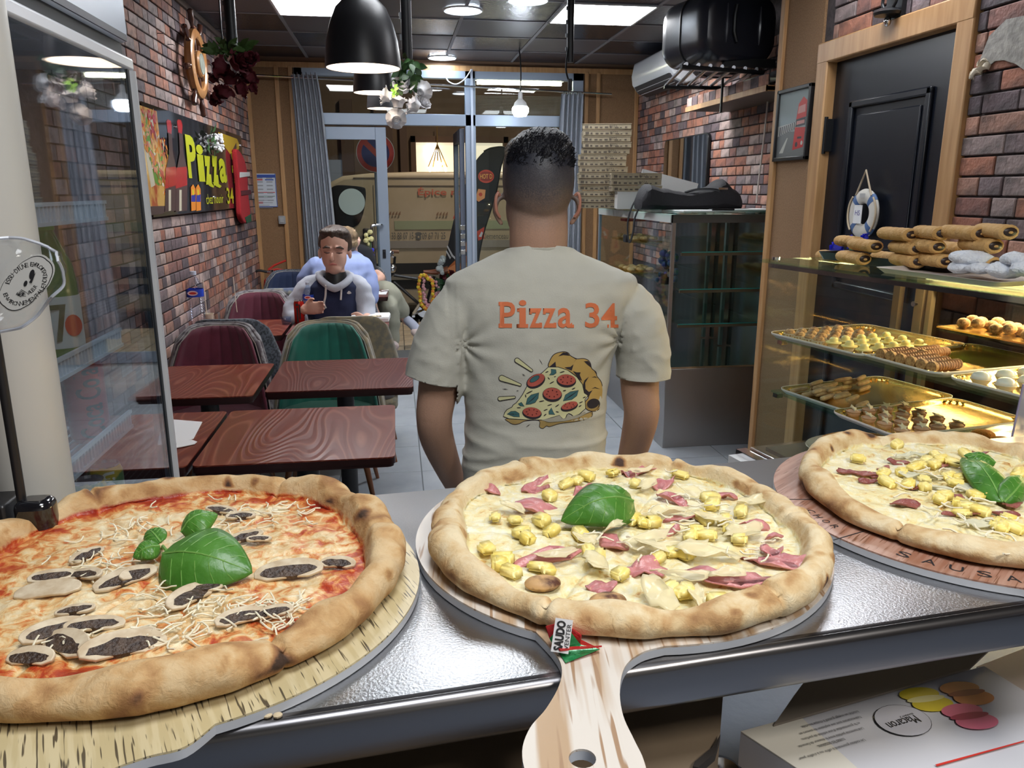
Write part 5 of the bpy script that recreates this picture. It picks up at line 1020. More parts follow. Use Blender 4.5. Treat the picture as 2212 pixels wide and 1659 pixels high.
decal('printed_seal', [(seal(1.06), 1), (seal(1.0), 0), (seal(.97), 1), (ell(s_*.35, s_*.04, s_*.16, s_*.07, 12, .4), 0), (ell(-.0, 0, s_*.1, s_*.05, 10, .3), 0), ([(s_*.1, -s_*.05), (s_*.5, s_*.0), (s_*.14, -s_*.12)], 0)]+[([(-s_*.45+k*s_*.05, -s_*.02), (-s_*.43+k*s_*.05, -s_*.02), (-s_*.40+k*s_*.05, -s_*.16), (-s_*.42+k*s_*.05, -s_*.16)], 0) for k in range(5)], [inkk, M('seal_white', (.62, .62, .60), .5)], Msl, t, .0006)
def arc_text(s, R_, a0, a1, size, flip=False):
    n = len(s)
    for i, chx in enumerate(s):
        if chx == ' ': continue
        a = a0+(a1-a0)*i/max(1, n-1); e = Matrix.Translation((R_*cos(a), R_*.62*sin(a), .0012))@Matrix.Rotation(a-pi/2 if not flip else a+pi/2, 4, 'Z'); text(chx, size, inkk, Msl@e, t, name='letter', fit=(size*.62 if chx not in "I'" else size*.2, size*.8))
arc_text("ISSU D'UNE EXPLOITATION", s_*.70, 2.1, -1.0, s_*.16); arc_text('HAUTE VALEUR', s_*.42, 3.3, 5.0, s_*.13, True); arc_text('ENVIRONNEMENTALE', s_*.74, 2.7, 5.1, s_*.16, True)
# ================================================================ STEEL COUNTER
CU = Vector((.9949, .1011, 0)); CV = Vector((-.1011, .9949, 0)); CO = Vector((0, .484, 0))
def CP(u, v, z): return CO+CU*u+CV*v+Vector((0, 0, z))
def ctm():
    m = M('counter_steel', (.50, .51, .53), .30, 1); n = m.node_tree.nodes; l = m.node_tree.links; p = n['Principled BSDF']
    tc = n.new('ShaderNodeTexCoord'); t_ = n.new('ShaderNodeTexNoise'); t_.inputs['Scale'].default_value = 420; t_.inputs['Detail'].default_value = 2; l.new(tc.outputs['Object'], t_.inputs[0])
    b = n.new('ShaderNodeBump'); b.inputs['Strength'].default_value = .14; b.inputs['Distance'].default_value = .002; l.new(t_.outputs[0], b.inputs['Height']); l.new(b.outputs[0], p.inputs['Normal'])
    t2_ = n.new('ShaderNodeTexNoise'); t2_.inputs['Scale'].default_value = 9; t2_.inputs['Detail'].default_value = 5; l.new(tc.outputs['Object'], t2_.inputs[0]); r = n.new('ShaderNodeMapRange'); r.inputs[3].default_value = .24; r.inputs[4].default_value = .38; l.new(t2_.outputs[0], r.inputs[0]); l.new(r.outputs[0], p.inputs['Roughness'])
    return m
cs = ctm(); ct = thing('steel_counter', 'brushed stainless steel counter with a raised rounded front lip, carrying the pizzas', 'counter', CP(0, .2, 0))
U0, U1 = -.47, 1.35
prof = [(.012, 1.1995), (.006, 1.1992), (.0015, 1.197), (0, 1.193), (0, 1.166), (.001, 1.162), (.004, 1.160), (.40, 1.160), (.402, 1.162), (.402, 1.1965), (.399, 1.1995)]
b = B(); b.skin([[b.v(CP(u, v, z)) for v, z in [(.007, 1.160), (.007, 1.1993)]+prof[-4:]+[(.012, 1.1995)]] for u in (U0, U1)]); b.done('worktop', cs, ct, angle=60)
b = B(); b.skin([[b.v(CP(u, v, z)) for v, z in prof[:8]] for u in (U0, U1)], close=False, caps=False); b.done('front_lip', M('darkened_lip_steel', (.17, .165, .17), .28, 1, bump=.02, bs=60, stretch=(.2, 1, 1)), ct, angle=180)  # lip colour darkened for the dark kitchen that its steel reflects
B().skin([]) if False else None
for u0_, u1_ in ((U0+.02, U0+.06), (U1-.06, U1-.02)): b = B(); b.skin([[b.v(CP(u, v, z)) for v, z in ((.10, 0), (.38, 0), (.38, 1.16), (.10, 1.16))] for u in (u0_, u1_)]); b.done('end_panel', M('counter_body', (.20, .20, .21), .45, .6), ct)
q = CP(.62, -.001, 1.183); B().lathe([(0, 0), (.0016, 0), (0, -.001)], q, 10, ax='y').done('rivet', inkk, ct)
# crumbs
for k, (px, py) in enumerate(((578, 1545), (600, 1545))): q = PZ(px, py, 1.201); tag(B().sph(q, (.0035, .003, .0018), 8, 5, jit=.05).done('bread_crumb', M('crumb', (.55, .45, .3), .9)), 'tiny pale crumb on the counter below the mushroom pizza, %s of two' % ('left' if k == 0 else 'right'), 'crumb')
# ---- round boards
def grain(nm, c1, c2, c3, sc=30, st=(1, .08, 1), rot=0, rough=.28, thr=(.45, .55)):
    m = bpy.data.materials.new(nm); m.use_nodes = True; n = m.node_tree.nodes; l = m.node_tree.links; p = n['Principled BSDF']
    tc = n.new('ShaderNodeTexCoord'); mp = n.new('ShaderNodeMapping'); mp.vector_type = 'TEXTURE'; l.new(tc.outputs['Object'], mp.inputs[0]); mp.inputs['Scale'].default_value = (1/st[0], 1/st[1], 1); mp.inputs['Rotation'].default_value = (0, 0, rot)
    t1 = n.new('ShaderNodeTexNoise'); t1.inputs['Scale'].default_value = sc; t1.inputs['Detail'].default_value = 3; l.new(mp.outputs[0], t1.inputs[0])
    r = n.new('ShaderNodeValToRGB'); e = r.color_ramp.elements; e[0].position = thr[0]; e[1].position = thr[1]; e[0].color = (*c1, 1); e[1].color = (*c2, 1); l.new(t1.outputs[0], r.inputs[0])
    t2_ = n.new('ShaderNodeTexNoise'); t2_.inputs['Scale'].default_value = sc*3.2; t2_.inputs['Detail'].default_value = 1; l.new(mp.outputs[0], t2_.inputs[0])
    r2_ = n.new('ShaderNodeValToRGB'); f = r2_.color_ramp.elements; f[0].position = .60; f[1].position = .66; f[0].color = (0, 0, 0, 1); f[1].color = (1, 1, 1, 1); l.new(t2_.outputs[0], r2_.inputs[0])
    x = n.new('ShaderNodeMixRGB'); l.new(r2_.outputs[0], x.inputs[0]); l.new(r.outputs[0], x.inputs[1]); x.inputs[2].default_value = (*c3, 1); l.new(x.outputs[0], p.inputs[0]); p.inputs['Roughness'].default_value = rough
    return m
bw = M('board_white_edge', (.50, .52, .56), .35)
def board(lb, cx, cy, R_, hpx, mat, zt=1.2085, hole=None):
    t = thing('pizza_board', lb, 'board', (cx, cy, 1.2)); H_ = [PZ(px, py, zt) for px, py in hpx]
    for i_ in (0, -1): v_ = Vector((H_[i_].x-cx, H_[i_].y-cy, 0)).normalized()*R_; H_[i_] = Vector((cx+v_.x, cy+v_.y, zt))
    aL = atan2(H_[0].y-cy, H_[0].x-cx); aR = atan2(H_[-1].y-cy, H_[-1].x-cx)
    n_ = 90; arc = []; span = (aL-aR) % (2*pi)   # from right neck counterclockwise to left neck
    for k in range(1, n_): a = aR+span*k/n_; arc.append((cx+R_*cos(a), cy+R_*sin(a)))
    hd_ = [(q.x, q.y) for q in crom([(p.x, p.y, 0) for p in H_], 5)]
    ol = hd_+arc
    def plate(z0, z1, nm, mt, hl):
        bm_ = bmesh.new(); vs = [bm_.verts.new((x, y, z1)) for x, y in ol]; ed = [bm_.edges.new((vs[k], vs[(k+1) % len(vs)])) for k in range(len(vs))]
        if hl:
            hv = [bm_.verts.new((hl[0].x+hl[1]*cos(2*pi*k/20), hl[0].y+hl[1]*sin(2*pi*k/20), z1)) for k in range(20)]; ed += [bm_.edges.new((hv[k], hv[(k+1) % 20])) for k in range(20)]
        bmesh.ops.triangle_fill(bm_, edges=ed, use_beauty=True); g = bmesh.ops.extrude_face_region(bm_, geom=bm_.faces[:]); bmesh.ops.translate(bm_, verts=[v for v in g['geom'] if isinstance(v, bmesh.types.BMVert)], vec=(0, 0, z0-z1))
        w = B(); w.bm.free(); w.bm = bm_; return w.done(nm, mt, t)
    plate(zt-.0016, zt, 'top_veneer', mat, hole); plate(1.2003, zt-.0017, 'board_core', bw, hole); return t
g1 = grain('pale_dashed_veneer', (.52, .43, .24), (.60, .51, .31), (.10, .08, .05), 150, (1, .07, 1), .38)
g2 = grain('whitewashed_veneer', (.46, .32, .20), (.66, .61, .55), (.36, .23, .14), 62, (1, .06, 1), -.12, thr=(.40, .56))
g3 = grain('reddish_veneer', (.30, .14, .09), (.42, .25, .19), (.19, .085, .05), 150, (1, .05, 1), -.9, thr=(.38, .6))
board('round pale wood-print board with black grain dashes and a handle, under the mushroom pizza', -.193, .664, .204, [(-150, 1640), (-60, 1665), (-30, 1720), (-60, 1800), (150, 1830), (190, 1740), (210, 1690), (245, 1660), (320, 1633), (400, 1612), (470, 1591)], g1)
h2 = [(1150, 1372), (1195, 1405), (1213, 1440), (1208, 1480), (1180, 1530), (1145, 1572), (1128, 1622), (1140, 1680), (1180, 1740), (1270, 1770), (1360, 1740), (1395, 1680), (1390, 1640), (1370, 1598), (1346, 1545), (1339, 1490), (1350, 1440), (1385, 1410), (1440, 1404)]
board('round whitewashed wood-print board with a holed handle, under the ham and potato pizza', .2155, .720, .2065, h2, g2, hole=(PZ(1258, 1638, 1.2085), .0085))
t3b = board('round reddish wood-print board with black lettering, under the right pizza', .634, .745, .212, [(2212, 1275), (2330, 1310), (2420, 1420), (2500, 1420), (2480, 1290), (2420, 1200)], g3)
for i, chx in enumerate('SAUSAGE'):
    a = -2.52+i*.115; cx_, cy_ = .634+.196*cos(a), .745+.196*sin(a); text(chx, .014, inkk, basis(Vector((cx_, cy_, 1.2088)), (-sin(a), cos(a), 0), (-cos(a), -sin(a), 0)), t3b, name='letter', fit=(.012, .012))
for i, chx in enumerate('CHOR'): a = 3.16+i*.07; cx_, cy_ = .634+.195*cos(a), .745+.195*sin(a); text(chx, .01, inkk, basis(Vector((cx_, cy_, 1.2088)), (-sin(a), cos(a), 0), (-cos(a), -sin(a), 0)), t3b, name='letter', fit=(.008, .008))
b = B()
for a in (-2.8, -1.98, -3.3): b.box((.634+.2*cos(a), .745+.2*sin(a), 1.2087), (.045, .0012, .0004), rz=a)
b.done('cut_marks', inkk, t3b)
# ================================================================ NEAR PASTRY CASE
AN = radians(10.7); CD = Vector((-sin(AN), cos(AN), 0)); CN = Vector((cos(AN), sin(AN), 0)); CA = PZ(1660, 565, 1.35)
def C(s, t_, z): return Vector((CA.x, CA.y, 0))-CD*s+CN*t_+Vector((0, 0, z))
def cbox(b, s0, s1, t0, t1, z0, z1): return b.box((C(s0, t0, z0)+C(s1, t1, z1))/2, (abs(t1-t0), abs(s1-s0), z1-z0), rz=AN)
pc = thing('pastry_case', 'near glass pastry display case with gold trays on two glass shelves, right side', 'display cabinet', C(.55, .25, 0)); SL = 1.15
cbox(B(), .0, SL, 0, .5, 0, .765).done('case_base', M('case_base_white', (.5, .5, .5), .4), pc); cbox(B(), -.005, SL, -.012, .5, .765, .79).done('base_rim', chrome, pc, bev=.004)
cbox(B(), .03, SL, .02, .48, .79, .796).done('case_floor', M('case_floor_steel', (.45, .42, .36), .25, .9), pc)
cbox(B(), -.02, SL+.02, -.02, .52, 1.348, 1.356).done('top_glass', GLG, pc)
cbox(B(), 0, SL, 0, .006, .79, 1.348).done('front_pane', GL, pc); cbox(B(), 0, .006, .006, .49, .79, 1.348).done('end_pane', GL, pc)
cbox(B(), .0, SL, .0, .012, 1.334, 1.347).done('front_top_rail', chrome, pc); cbox(B(), .0, SL, .465, .49, 1.30, 1.347).done('back_top_rail', M('bronze_alu', (.38, .30, .20), .3, .8), pc)
br = MC['bronze_alu']
for s0, s1 in ((0, .025), (.085, .115), (.13, .145)): cbox(B(), s0, s1, .47, .49, .79, 1.33).done('back_upright', br, pc)
cbox(B(), .03, .085, .487, .49, .8, 1.3).done('back_pane', GL, pc); cbox(B(), .145, SL, .487, .49, .8, 1.3).done('back_sliding_pane', glass('brown_pane', (.45, .38, .30), .9), pc); cbox(B(), .15, SL, .462, .47, 1.275, 1.295).done('slide_rail', br, pc)
for z in (1.125, .965): cbox(B(), .02, SL, .03, .47, z, z+.006).done('glass_shelf', GLG, pc)
for z in (1.125, .965): cbox(B(), .03, .05, .03, .05, z-.012, z).done('shelf_clip', chrome, pc)
B().cyl(C(.015, .015, 1.356), C(.015, .015, 1.364), .012).cyl(C(.10, .46, 1.22), C(.10, .45, 1.22), .008).done('glass_knob', chrome, pc)
cl = thing('case_lamp', 'warm strip lamp under the top glass of the near pastry case', 'lamp', C(.6, .44, 1.31)); cbox(B(), .16, SL-.02, .425, .445, 1.315, 1.325).done('lamp_tube', M('case_lamp_glow', (1, .8, .5), .5, em=LP['case']*2.2, emc=(1, .70, .34)), cl); cbox(B(), .15, SL, .42, .452, 1.325, 1.332).done('lamp_housing', br, cl)
cbox(B(), -.14, .0, -.10, .02, .765, .80).done('x', white) if False else None
wl_ = thing('white_ledge', 'white ledge with a steel strip at the foot of the near pastry case', 'ledge', C(.05, -.05, .7)); b = B(); cbox(b, -.02, .5, -.075, -.013, .70, .765); b.done('ledge_board', white, wl_); b = B(); cbox(b, -.02, .5, -.05, -.014, .765, .782); b.done('steel_strip', chrome, wl_)
goldc = M('gold_tray_foil', (.72, .50, .16), .22, .9, bump=.06, bs=90); undr = M('tray_white_rim', (.62, .58, .55), .5)
def tray(s, t_, z, ls, lt, rz, lb, foil=None):
    c = C(s, t_, z); t = thing('pastry_tray', lb, 'tray', c, AN+rz); 
    def R2(k, hh): return [b.v((x*k, y*k if True else y, hh)) for x, y in rr2(lt/2, ls/2, .03, 5)]
    b = B(); rings = [R2(1.05, .016), R2(1.0, .008), R2(.93, .0035)]; b.skin(rings, caps=False); b.face(rings[-1]); b.done('tray_foil', foil or goldc, t, local=True, recalc=False, solid=.0008)
    b = B(); rings = [R2(1.055, .017), R2(1.052, .012), R2(1.0, .003), R2(.93, .0)]; b.skin(rings, caps=False); b.face(rings[-1]); b.done('tray_underside', undr, t, local=True, solid=.0008)
    b = B()
    for x, y in rr2(lt/2*.98, ls/2*.98, .03, 3): b.sph((x, y, .012), (.005, .005, .004), 6, 4)
    b.done('embossed_corners', foil or goldc, t, local=True); return t
def tpt(s, t_, z, rz, u, v, h=0):  # point in tray frame (u across depth t, v along -s)
    return C(s, t_, z)+Matrix.Rotation(AN+rz, 3, 'Z')@Vector((u, v, h))
Z1, Z2 = 1.1315, .9715; ORD = ['first', 'second', 'third', 'fourth', 'fifth', 'sixth', 'seventh']
def trayset(s, t_, z, ls, lt, rz, lb, items, foil=None): 
    tray(s, t_, z, ls, lt, rz, lb, foil)
    for i, it in enumerate(items): LSUF[0] = it[3] if len(it) > 3 else ''; it[0](tpt(s, t_, z, rz, it[1], it[2], .005), i); LSUF[0] = ''
choc = M('chocolate', (.10, .035, .015), .4); nut = M('chopped_nuts', (.50, .33, .16), .7, col2=(.22, .11, .05), vs=180); yelw = M('pale_yellow_icing', (.74, .66, .30), .4); ppc = M('paper_case', (.62, .60, .55), .6); crm = M('cream_icing', (.72, .62, .48), .5); org = M('orange_crumble', (.80, .32, .05), .8, col2=(.62, .20, .03), vs=120, bump=.6, bs=200); bisc = M('biscuit', (.50, .36, .20), .7, col2=(.35, .22, .12), vs=60); mil = M('milk_chocolate', (.22, .10, .05), .45, bump=.3, bs=120); pink = M('pale_pink_biscuit', (.62, .36, .24), .7)
def casep(b, p, r): b.lathe([(r*.7, 0), (r*1.05, .012), (r*1.0, .0125), (r*.68, .001)], p, 14, caps=False)
def nutcake(p, i):
    t = thing('nut_praline', 'nut praline on the upper shelf', 'pastry', p, group='nut pralines on the upper shelf'); b = B(); casep(b, p, .016); b.done('paper_case', ppc, t)
    B().sph(p+Vector((0, 0, .012)), (.016, .016, .014), 10, 7, jit=.012).done('nut_coating', nut, t); B().sph(p+Vector((0, 0, .022)), (.008, .008, .005), 8, 5).done('chocolate_top', choc, t)
def hat(p, i):
    t = thing('yellow_hat_cake', 'yellow hat cake on the upper shelf', 'pastry', p, group='yellow hat cakes on the upper shelf'); b = B(); casep(b, p, .015); b.done('paper_case', ppc, t)
    B().lathe([(.001, .004), (.016, .010), (.021, .013), (.0205, .0155), (.012, .016), (.011, .024), (.007, .028), (.001, .029)], p, 16).done('icing_hat', yelw, t)
def roll(p, i, rz=AN):
    t = thing('chocolate_roll', 'chocolate roll on the upper shelf'+(', %s of the front row from the far end' % ORD[i] if i < 6 else ', %s of the two rolls behind the front row' % ORD[i-6]), 'pastry', p, group='chocolate rolls on the upper shelf'); R = Matrix.Rotation(rz+.1, 3, 'Z'); b = B(); pts = [p+R@Vector((x, 0, .013)) for x in [-.045+k*.0045 for k in range(21)]]
    b.tube(pts, .012, 12, rs=[.0125+.0009*((k % 2)*2-1) for k in range(21)]); b.done('roll_body', mil, t); B().cyl(pts[0]-R@Vector((.004, 0, 0)), pts[0]+R@Vector((.004, 0, 0)), .0135).done('nut_end', nut, t)
def star(p, i):
    t = thing('star_cake', 'star-topped cake on the lower shelf', 'pastry', p, group='star cakes on the lower shelf'); b = B(); casep(b, p, .018); b.sph(p+Vector((0, 0, .006)), (.017, .017, .011), 10, 6); b.done('cake_body', pink, t)
    a0 = rnd(0, 2); q = p+Vector((0, 0, .017)); R = Euler((rnd(-.3, .3)+.5, rnd(-.3, .3), a0)).to_matrix(); b = B(); b.prism([(r_*cos(2*pi*k/10), r_*sin(2*pi*k/10)) for k, r_ in [(k, .015 if k % 2 == 0 else .0065) for k in range(10)]], lambda u, v, h: q+R@Vector((u, v, h)), 0, .004); b.done('icing_star', crm, t, bev=.001)
def stick(p, i):
    t = B(); R = Matrix.Rotation(AN+.3+rnd(-.25, .25), 3, 'Z'); z = .008+(i % 3)*.010
    t.tube([p+R@Vector((x, 0, z)) for x in (-.036, -.032, -.015, .01, .03, .036)], .006, 8, rs=[.003, .006, .007, .007, .006, .003]); o = t.done('biscuit_stick', bisc); tag(o, 'pale finger biscuit in the pile at the left end of the lower shelf', 'pastry', 'finger biscuits on the lower shelf')
def cookie(p, i):
    o = B().sph(p+Vector((0, 0, .009)), (.026, .026, .011), 14, 8, jit=.006).done('orange_cookie', org); tag(o, 'orange cookie on the lower shelf', 'cookie', 'orange crumbly cookies on the lower shelf')
def whiteb(p, i):
    t = thing('white_meringue', 'white sweet on the upper shelf', 'pastry', p, group='white glazed sweets on the upper shelf'); B().sph(p+Vector((0, 0, .014)), (.020, .020, .014), 12, 8).done('glazed_top', M('glaze_white', (.75, .74, .72), .25), t); b = B(); casep(b, p, .021); b.done('paper_case', ppc, t)
def gr(f, u0, u1, nu, v0, v1, nv, jit=.003): return [(f, u0+(u1-u0)*i/max(1, nu-1)+rnd(-jit, jit), v0+(v1-v0)*j/max(1, nv-1)+rnd(-jit, jit), ', %s from the glass, %s row from camera' % (ORD[i], ORD[j])) for j in range(nv) for i in range(nu)]
trayset(.185, .20, Z1, .34, .36, .05, 'gold tray at the left end of the upper shelf with nut pralines and yellow hats', gr(nutcake, -.15, .03, 5, .01, .13, 4)+gr(hat, -.14, .05, 5, -.14, -.03, 3))
trayset(.47, .22, Z1+.001, .24, .36, -.02, 'gold tray in the middle of the upper shelf with chocolate rolls', [(roll, -.11, .085-k*.032) for k in range(6)]+[(roll, -.02, .075-k*.03) for k in range(2)])
trayset(.75, .22, Z1, .26, .36, 0, 'gold tray at the right end of the upper shelf with white sweets', gr(whiteb, -.14, .0, 3, -.09, .09, 4))
trayset(.18, .23, Z2, .26, .38, .05, 'gold tray at the left end of the lower shelf with finger biscuits', [(stick, rnd(-.16, -.07), rnd(-.10, .11)) for k in range(26)]+[(stick, rnd(-.06, .08), rnd(.02, .10)) for k in range(6)])
trayset(.43, .20, Z2+.002, .22, .40, -.03, 'gold tray in the middle of the lower shelf with star-topped cakes', gr(star, -.16, .0, 4, -.085, .085, 4))
trayset(.69, .20, Z2, .26, .40, 0, 'gold tray at the front right of the lower shelf with orange cookies', gr(cookie, -.15, .0, 3, -.09, .10, 4, .008), M('silver_gold_foil', (.62, .55, .42), .25, .9))
# far upper tray at the right rear and crumble cake below
c = PZ(1848, 972, .797); t = thing('crumble_cake', 'long loaf-shaped cake covered with orange crumble on a plate at the bottom of the case', 'cake', c); B().lathe([(.001, .003), (.13, .003), (.15, .014), (.148, .016), (.12, .006), (.001, .006)], c, 36, sy=.75).done('plate', M('glass_plate', (.55, .45, .35), .15), t)
b = B(); b.grid(lambda u, v: c+Vector((.115*sin(pi*v)*cos(2*pi*u), .085*sin(pi*v)*sin(2*pi*u), .012+.034*max(0, cos(pi*v))**.6*(1+.12*nz(u*30, v*20)))), 36, 14, wrap=True); b.done('crumble', org, t)
pr = thing('pastry_tray', 'dull gold tray of brown nut pastries at the back of the case, upper right', 'tray', C(.46, .30, 1.195)); b = B(); cbox(b, .33, .60, .30, .45, 1.195, 1.199); b.done('tray_foil', goldc, pr); cbox(B(), .33, .60, .30, .45, 1.188, 1.194).done('glass_plate', GLG, pr)
for k in range(14): o = B().sph(C(.38+(k % 5)*.045+rnd(-.01, .01), .34+(k//5)*.03, 1.212+.006*(k % 2)), (.017, .017, .014), 9, 6, jit=.02).done('nut_pastry', nut); tag(o, 'brown nut pastry on the rear tray, %s along its %s row' % (ORD[k % 5], ORD[k//5]), 'pastry', 'nut pastries on the rear tray')
cl2 = thing('case_lamp', 'added warm strip lamp under the upper glass shelf, brightening the trays below', 'lamp', C(.6, .44, 1.10)); cbox(B(), .12, SL-.02, .452, .462, 1.100, 1.108).done('lamp_tube', M('case_fill_glow', (1, .8, .5), .5, em=40, emc=(1, .72, .38)), cl2); cbox(B(), .11, SL, .449, .466, 1.108, 1.114).done('lamp_housing', br, cl2)  # added fill lamp to brighten the lower trays, which the upper ones block
# trays on top of the case
tb_ = thing('baking_tray', 'black baking tray on top of the near case, piled with date rolls', 'tray', C(.27, .29, 1.357)); b = B(); cc = C(.27, .29, 1.357); RT = Matrix.Rotation(AN-.02, 3, 'Z')
def TP(u, v, h): return cc+RT@Vector((u, v, h))
r0 = [b.v(TP(x, y, .0)) for x, y in rr2(.15, .225, .02, 4)]; r1 = [b.v(TP(x*1.06, y*1.05, .022)) for x, y in rr2(.15, .225, .02, 4)]; r2_ = [b.v(TP(x*1.03, y*1.03, .021)) for x, y in rr2(.15, .225, .02, 4)]; r3 = [b.v(TP(x*.98, y*.98, .002)) for x, y in rr2(.15, .225, .02, 4)]
b.skin([r0, r1, r2_, r3], caps=True); b.done('tray_body', M('tray_black', (.012, .012, .013), .3, coat=.3), tb_)
dough = M('golden_semolina', (.55, .31, .095), .75, col2=(.66, .41, .16), vs=35, bump=.35, bs=220); datep = M('date_filling', (.03, .015, .012), .4)
RLAB = ['date-filled roll at the left end of the bottom layer on the black tray', 'second date roll from the left in the bottom layer', 'third date roll from the left in the bottom layer', 'fourth date roll in the bottom layer, partly behind the sugared cakes', 'date roll at the left end of the middle layer', 'middle date roll of the middle layer, dark filling showing', 'date roll right of the middle in the middle layer', 'date roll at the right of the middle layer', 'date roll at the left end of the top layer', 'date roll in the middle of the top layer', 'date roll at the right of the top layer, two dark filled ends', 'last date roll at the right edge of the top layer']
def dateroll(px, py, dt, L_, z, lb, ang=0):
    p = C(0, 0, 0); q = plane_pt(px, py, .06+dt); t = thing('date_roll', lb, 'pastry', q, group='date rolls piled on the black tray'); R = Matrix.Rotation(AN+ang, 3, 'Z')
    # rolls run back across the tray; cut end faces the camera side
    d = Matrix.Rotation(ang, 3, 'Z')@Vector((.04, .999, 0)); u = Vector((d.y, -d.x, 0)); rings = []; b = B(); n_ = 22
    for i in range(n_+1):
        s = i/n_; k = 1-.09*abs(sin(s*pi*5.0))**8-.02*nz(s*9, px); e = min(1, min(s*9+.80, (1-s)*9+.5)); rings.append([b.v(q+d*(L_*s)+u*(.023*cos(a)*k*e)+Vector((0, 0, .0165*sin(a)*k*e))) for a in [2*pi*j/14 for j in range(14)]])
    b.skin(rings); b.done('dough', dough, t)
    b = B(); b.sph(q-d*.0006+Vector((0, 0, .001)), (1, 1, 1), 10, 6, R=Matrix((u*.0155, d*.0030, Vector((0, 0, .0095)))).transposed(), jit=0); b.done('date_filling', datep, t)
    b = B(); b.sph(q-d*.003, (1, 1, 1), 8, 5, R=Matrix((u*.006, d*.0012, Vector((0, 0, .003)))).transposed()); b.done('filling_swirl', dough, t)
def plane_pt(px, py, t_):
    P0 = C(0, t_, 0); r = ray(px, py); k = (P0.x*CN.x+P0.y*CN.y)/(r.x*CN.x+r.y*CN.y); return Vector((0, 0, HC))+r*k
lay = [[(1868, 560), (1985, 566), (2045, 565), (2150, 572)], [(1893, 533), (1983, 538), (2028, 534), (2150, 532)], [(1970, 508), (2036, 505), (2120, 505), (2182, 502)]]
k_ = 0
for li, L_ in enumerate(lay):
    for (px, py) in L_:
        dateroll(px, py, .05+.0*li, .115-.01*(k_ % 2), 0, RLAB[k_], rnd(-.08, .08)); k_ += 1
# more dough behind fills the pile
for i, (px, py) in enumerate(((1812, 556), (1855, 524), (1940, 560), (2090, 540))):
    dateroll(px, py, .16, .10, 0, ['short date roll behind the left end of the bottom layer', 'date roll lying behind the left of the middle layer', 'date roll behind the bottom layer, mid pile', 'date roll behind the right of the middle layer'][i], .05)
wt_ = thing('white_tray', 'white tray at the front of the case top holding sugar-dusted cakes', 'tray', C(.53, .11, 1.357)); cc2 = C(.56, .11, 1.357); b = B(); rings = [[b.v(cc2+RT@Vector((x*k, y*k, h))) for x, y in rr2(.10, .17, .02, 4)] for k, h in ((.92, 0), (1.0, .010), (1.02, .012), (.99, .012), (.9, .003))]; b.skin(rings); b.done('tray_body', M('tray_white', (.60, .54, .50), .5), wt_)
sug = M('powdered_sugar', (.82, .85, .90), .9, col2=(.70, .75, .84), vs=60, bump=.7, bs=120)
SL_ = ['large sugar-dusted cake on top of the left pile on the white tray', 'sugar-dusted cake under the left pile, left one', 'sugar-dusted cake under the left pile, right one', 'sugar-dusted cake in the middle of the white tray', 'sugar-dusted cake on the upper right of the white tray', 'sugar-dusted cake at the right edge of the white tray']
for k, (px, py, rx, rz_, L_) in enumerate(((2098, 557, .030, .017, .046), (2078, 578, .026, .014, .03), (2118, 580, .022, .012, .03), (2172, 583, .030, .018, .04), (2196, 560, .026, .015, .03), (2222, 580, .03, .016, .04))):
    q = plane_pt(px, py, .075+(.0 if k else .01)); o = B(); o.sph(q, (rx, L_*.9, rz_), 20, 12, R=Matrix.Rotation(AN+.9, 3, 'Z'), jit=.0); 
    for v in o.bm.verts: v.co += (v.co-q)*(.22*nz(v.co.x*60, v.co.y*60, v.co.z*60)+.1*nz(v.co.x*160, v.co.y*160))
    tag(o.done('sugared_cake', sug), SL_[k], 'pastry', 'sugar-dusted cakes on the white tray')
t = thing('blue_flower', 'bright blue artificial flower with green leaf at the rear left of the case top', 'flowers', plane_pt(1815, 535, .30))
b = B()
for k, (px, py, r) in enumerate(((1808, 536, .030), (1838, 522, .022), (1868, 514, .018), (1815, 550, .024), (1800, 545, .02))): rose(b, plane_pt(px, py, .33+.01*k), r, 4)
b.done('petals', M('blue_petal', (.02, .03, .62), .6), t); b = B(); q = plane_pt(1835, 535, .30); leaf(b, q, (.6, -.2, .3), (0, -1, .2), .05, .018); leaf(b, q, (.3, -.2, -.3), (0, -1, .2), .04, .014); b.done('leaves', M('bunch_green', (.12, .25, .08), .6), t)
# price card holder at the right edge
q = PZ(2180, 960, 1.2); t = thing('acrylic_holder', 'clear upright acrylic card holder at the right edge of the counter', 'card holder', CP(.66, .39, 1.2)); b = B(); o0 = PY(2178, 975, 1.02); e0 = PY(2212, 830, 1.02)
b.prism([(o0.x, o0.z-.03), (e0.x, e0.z), (e0.x+.08, e0.z+.01), (o0.x+.10, o0.z-.03)], lambda u, v, h: Vector((u, h, v)), 1.02, 1.023); b.done('acrylic_sheet', M('frosted_acrylic', (.50, .48, .50), .15, alpha=.45), t); b = B(); b.tube([Vector((o0.x, 1.021, o0.z-.03)), Vector((e0.x, 1.021, e0.z))], .0015, 6); b.done('sheet_edge', M('edge_violet', (.25, .22, .32), .2), t)
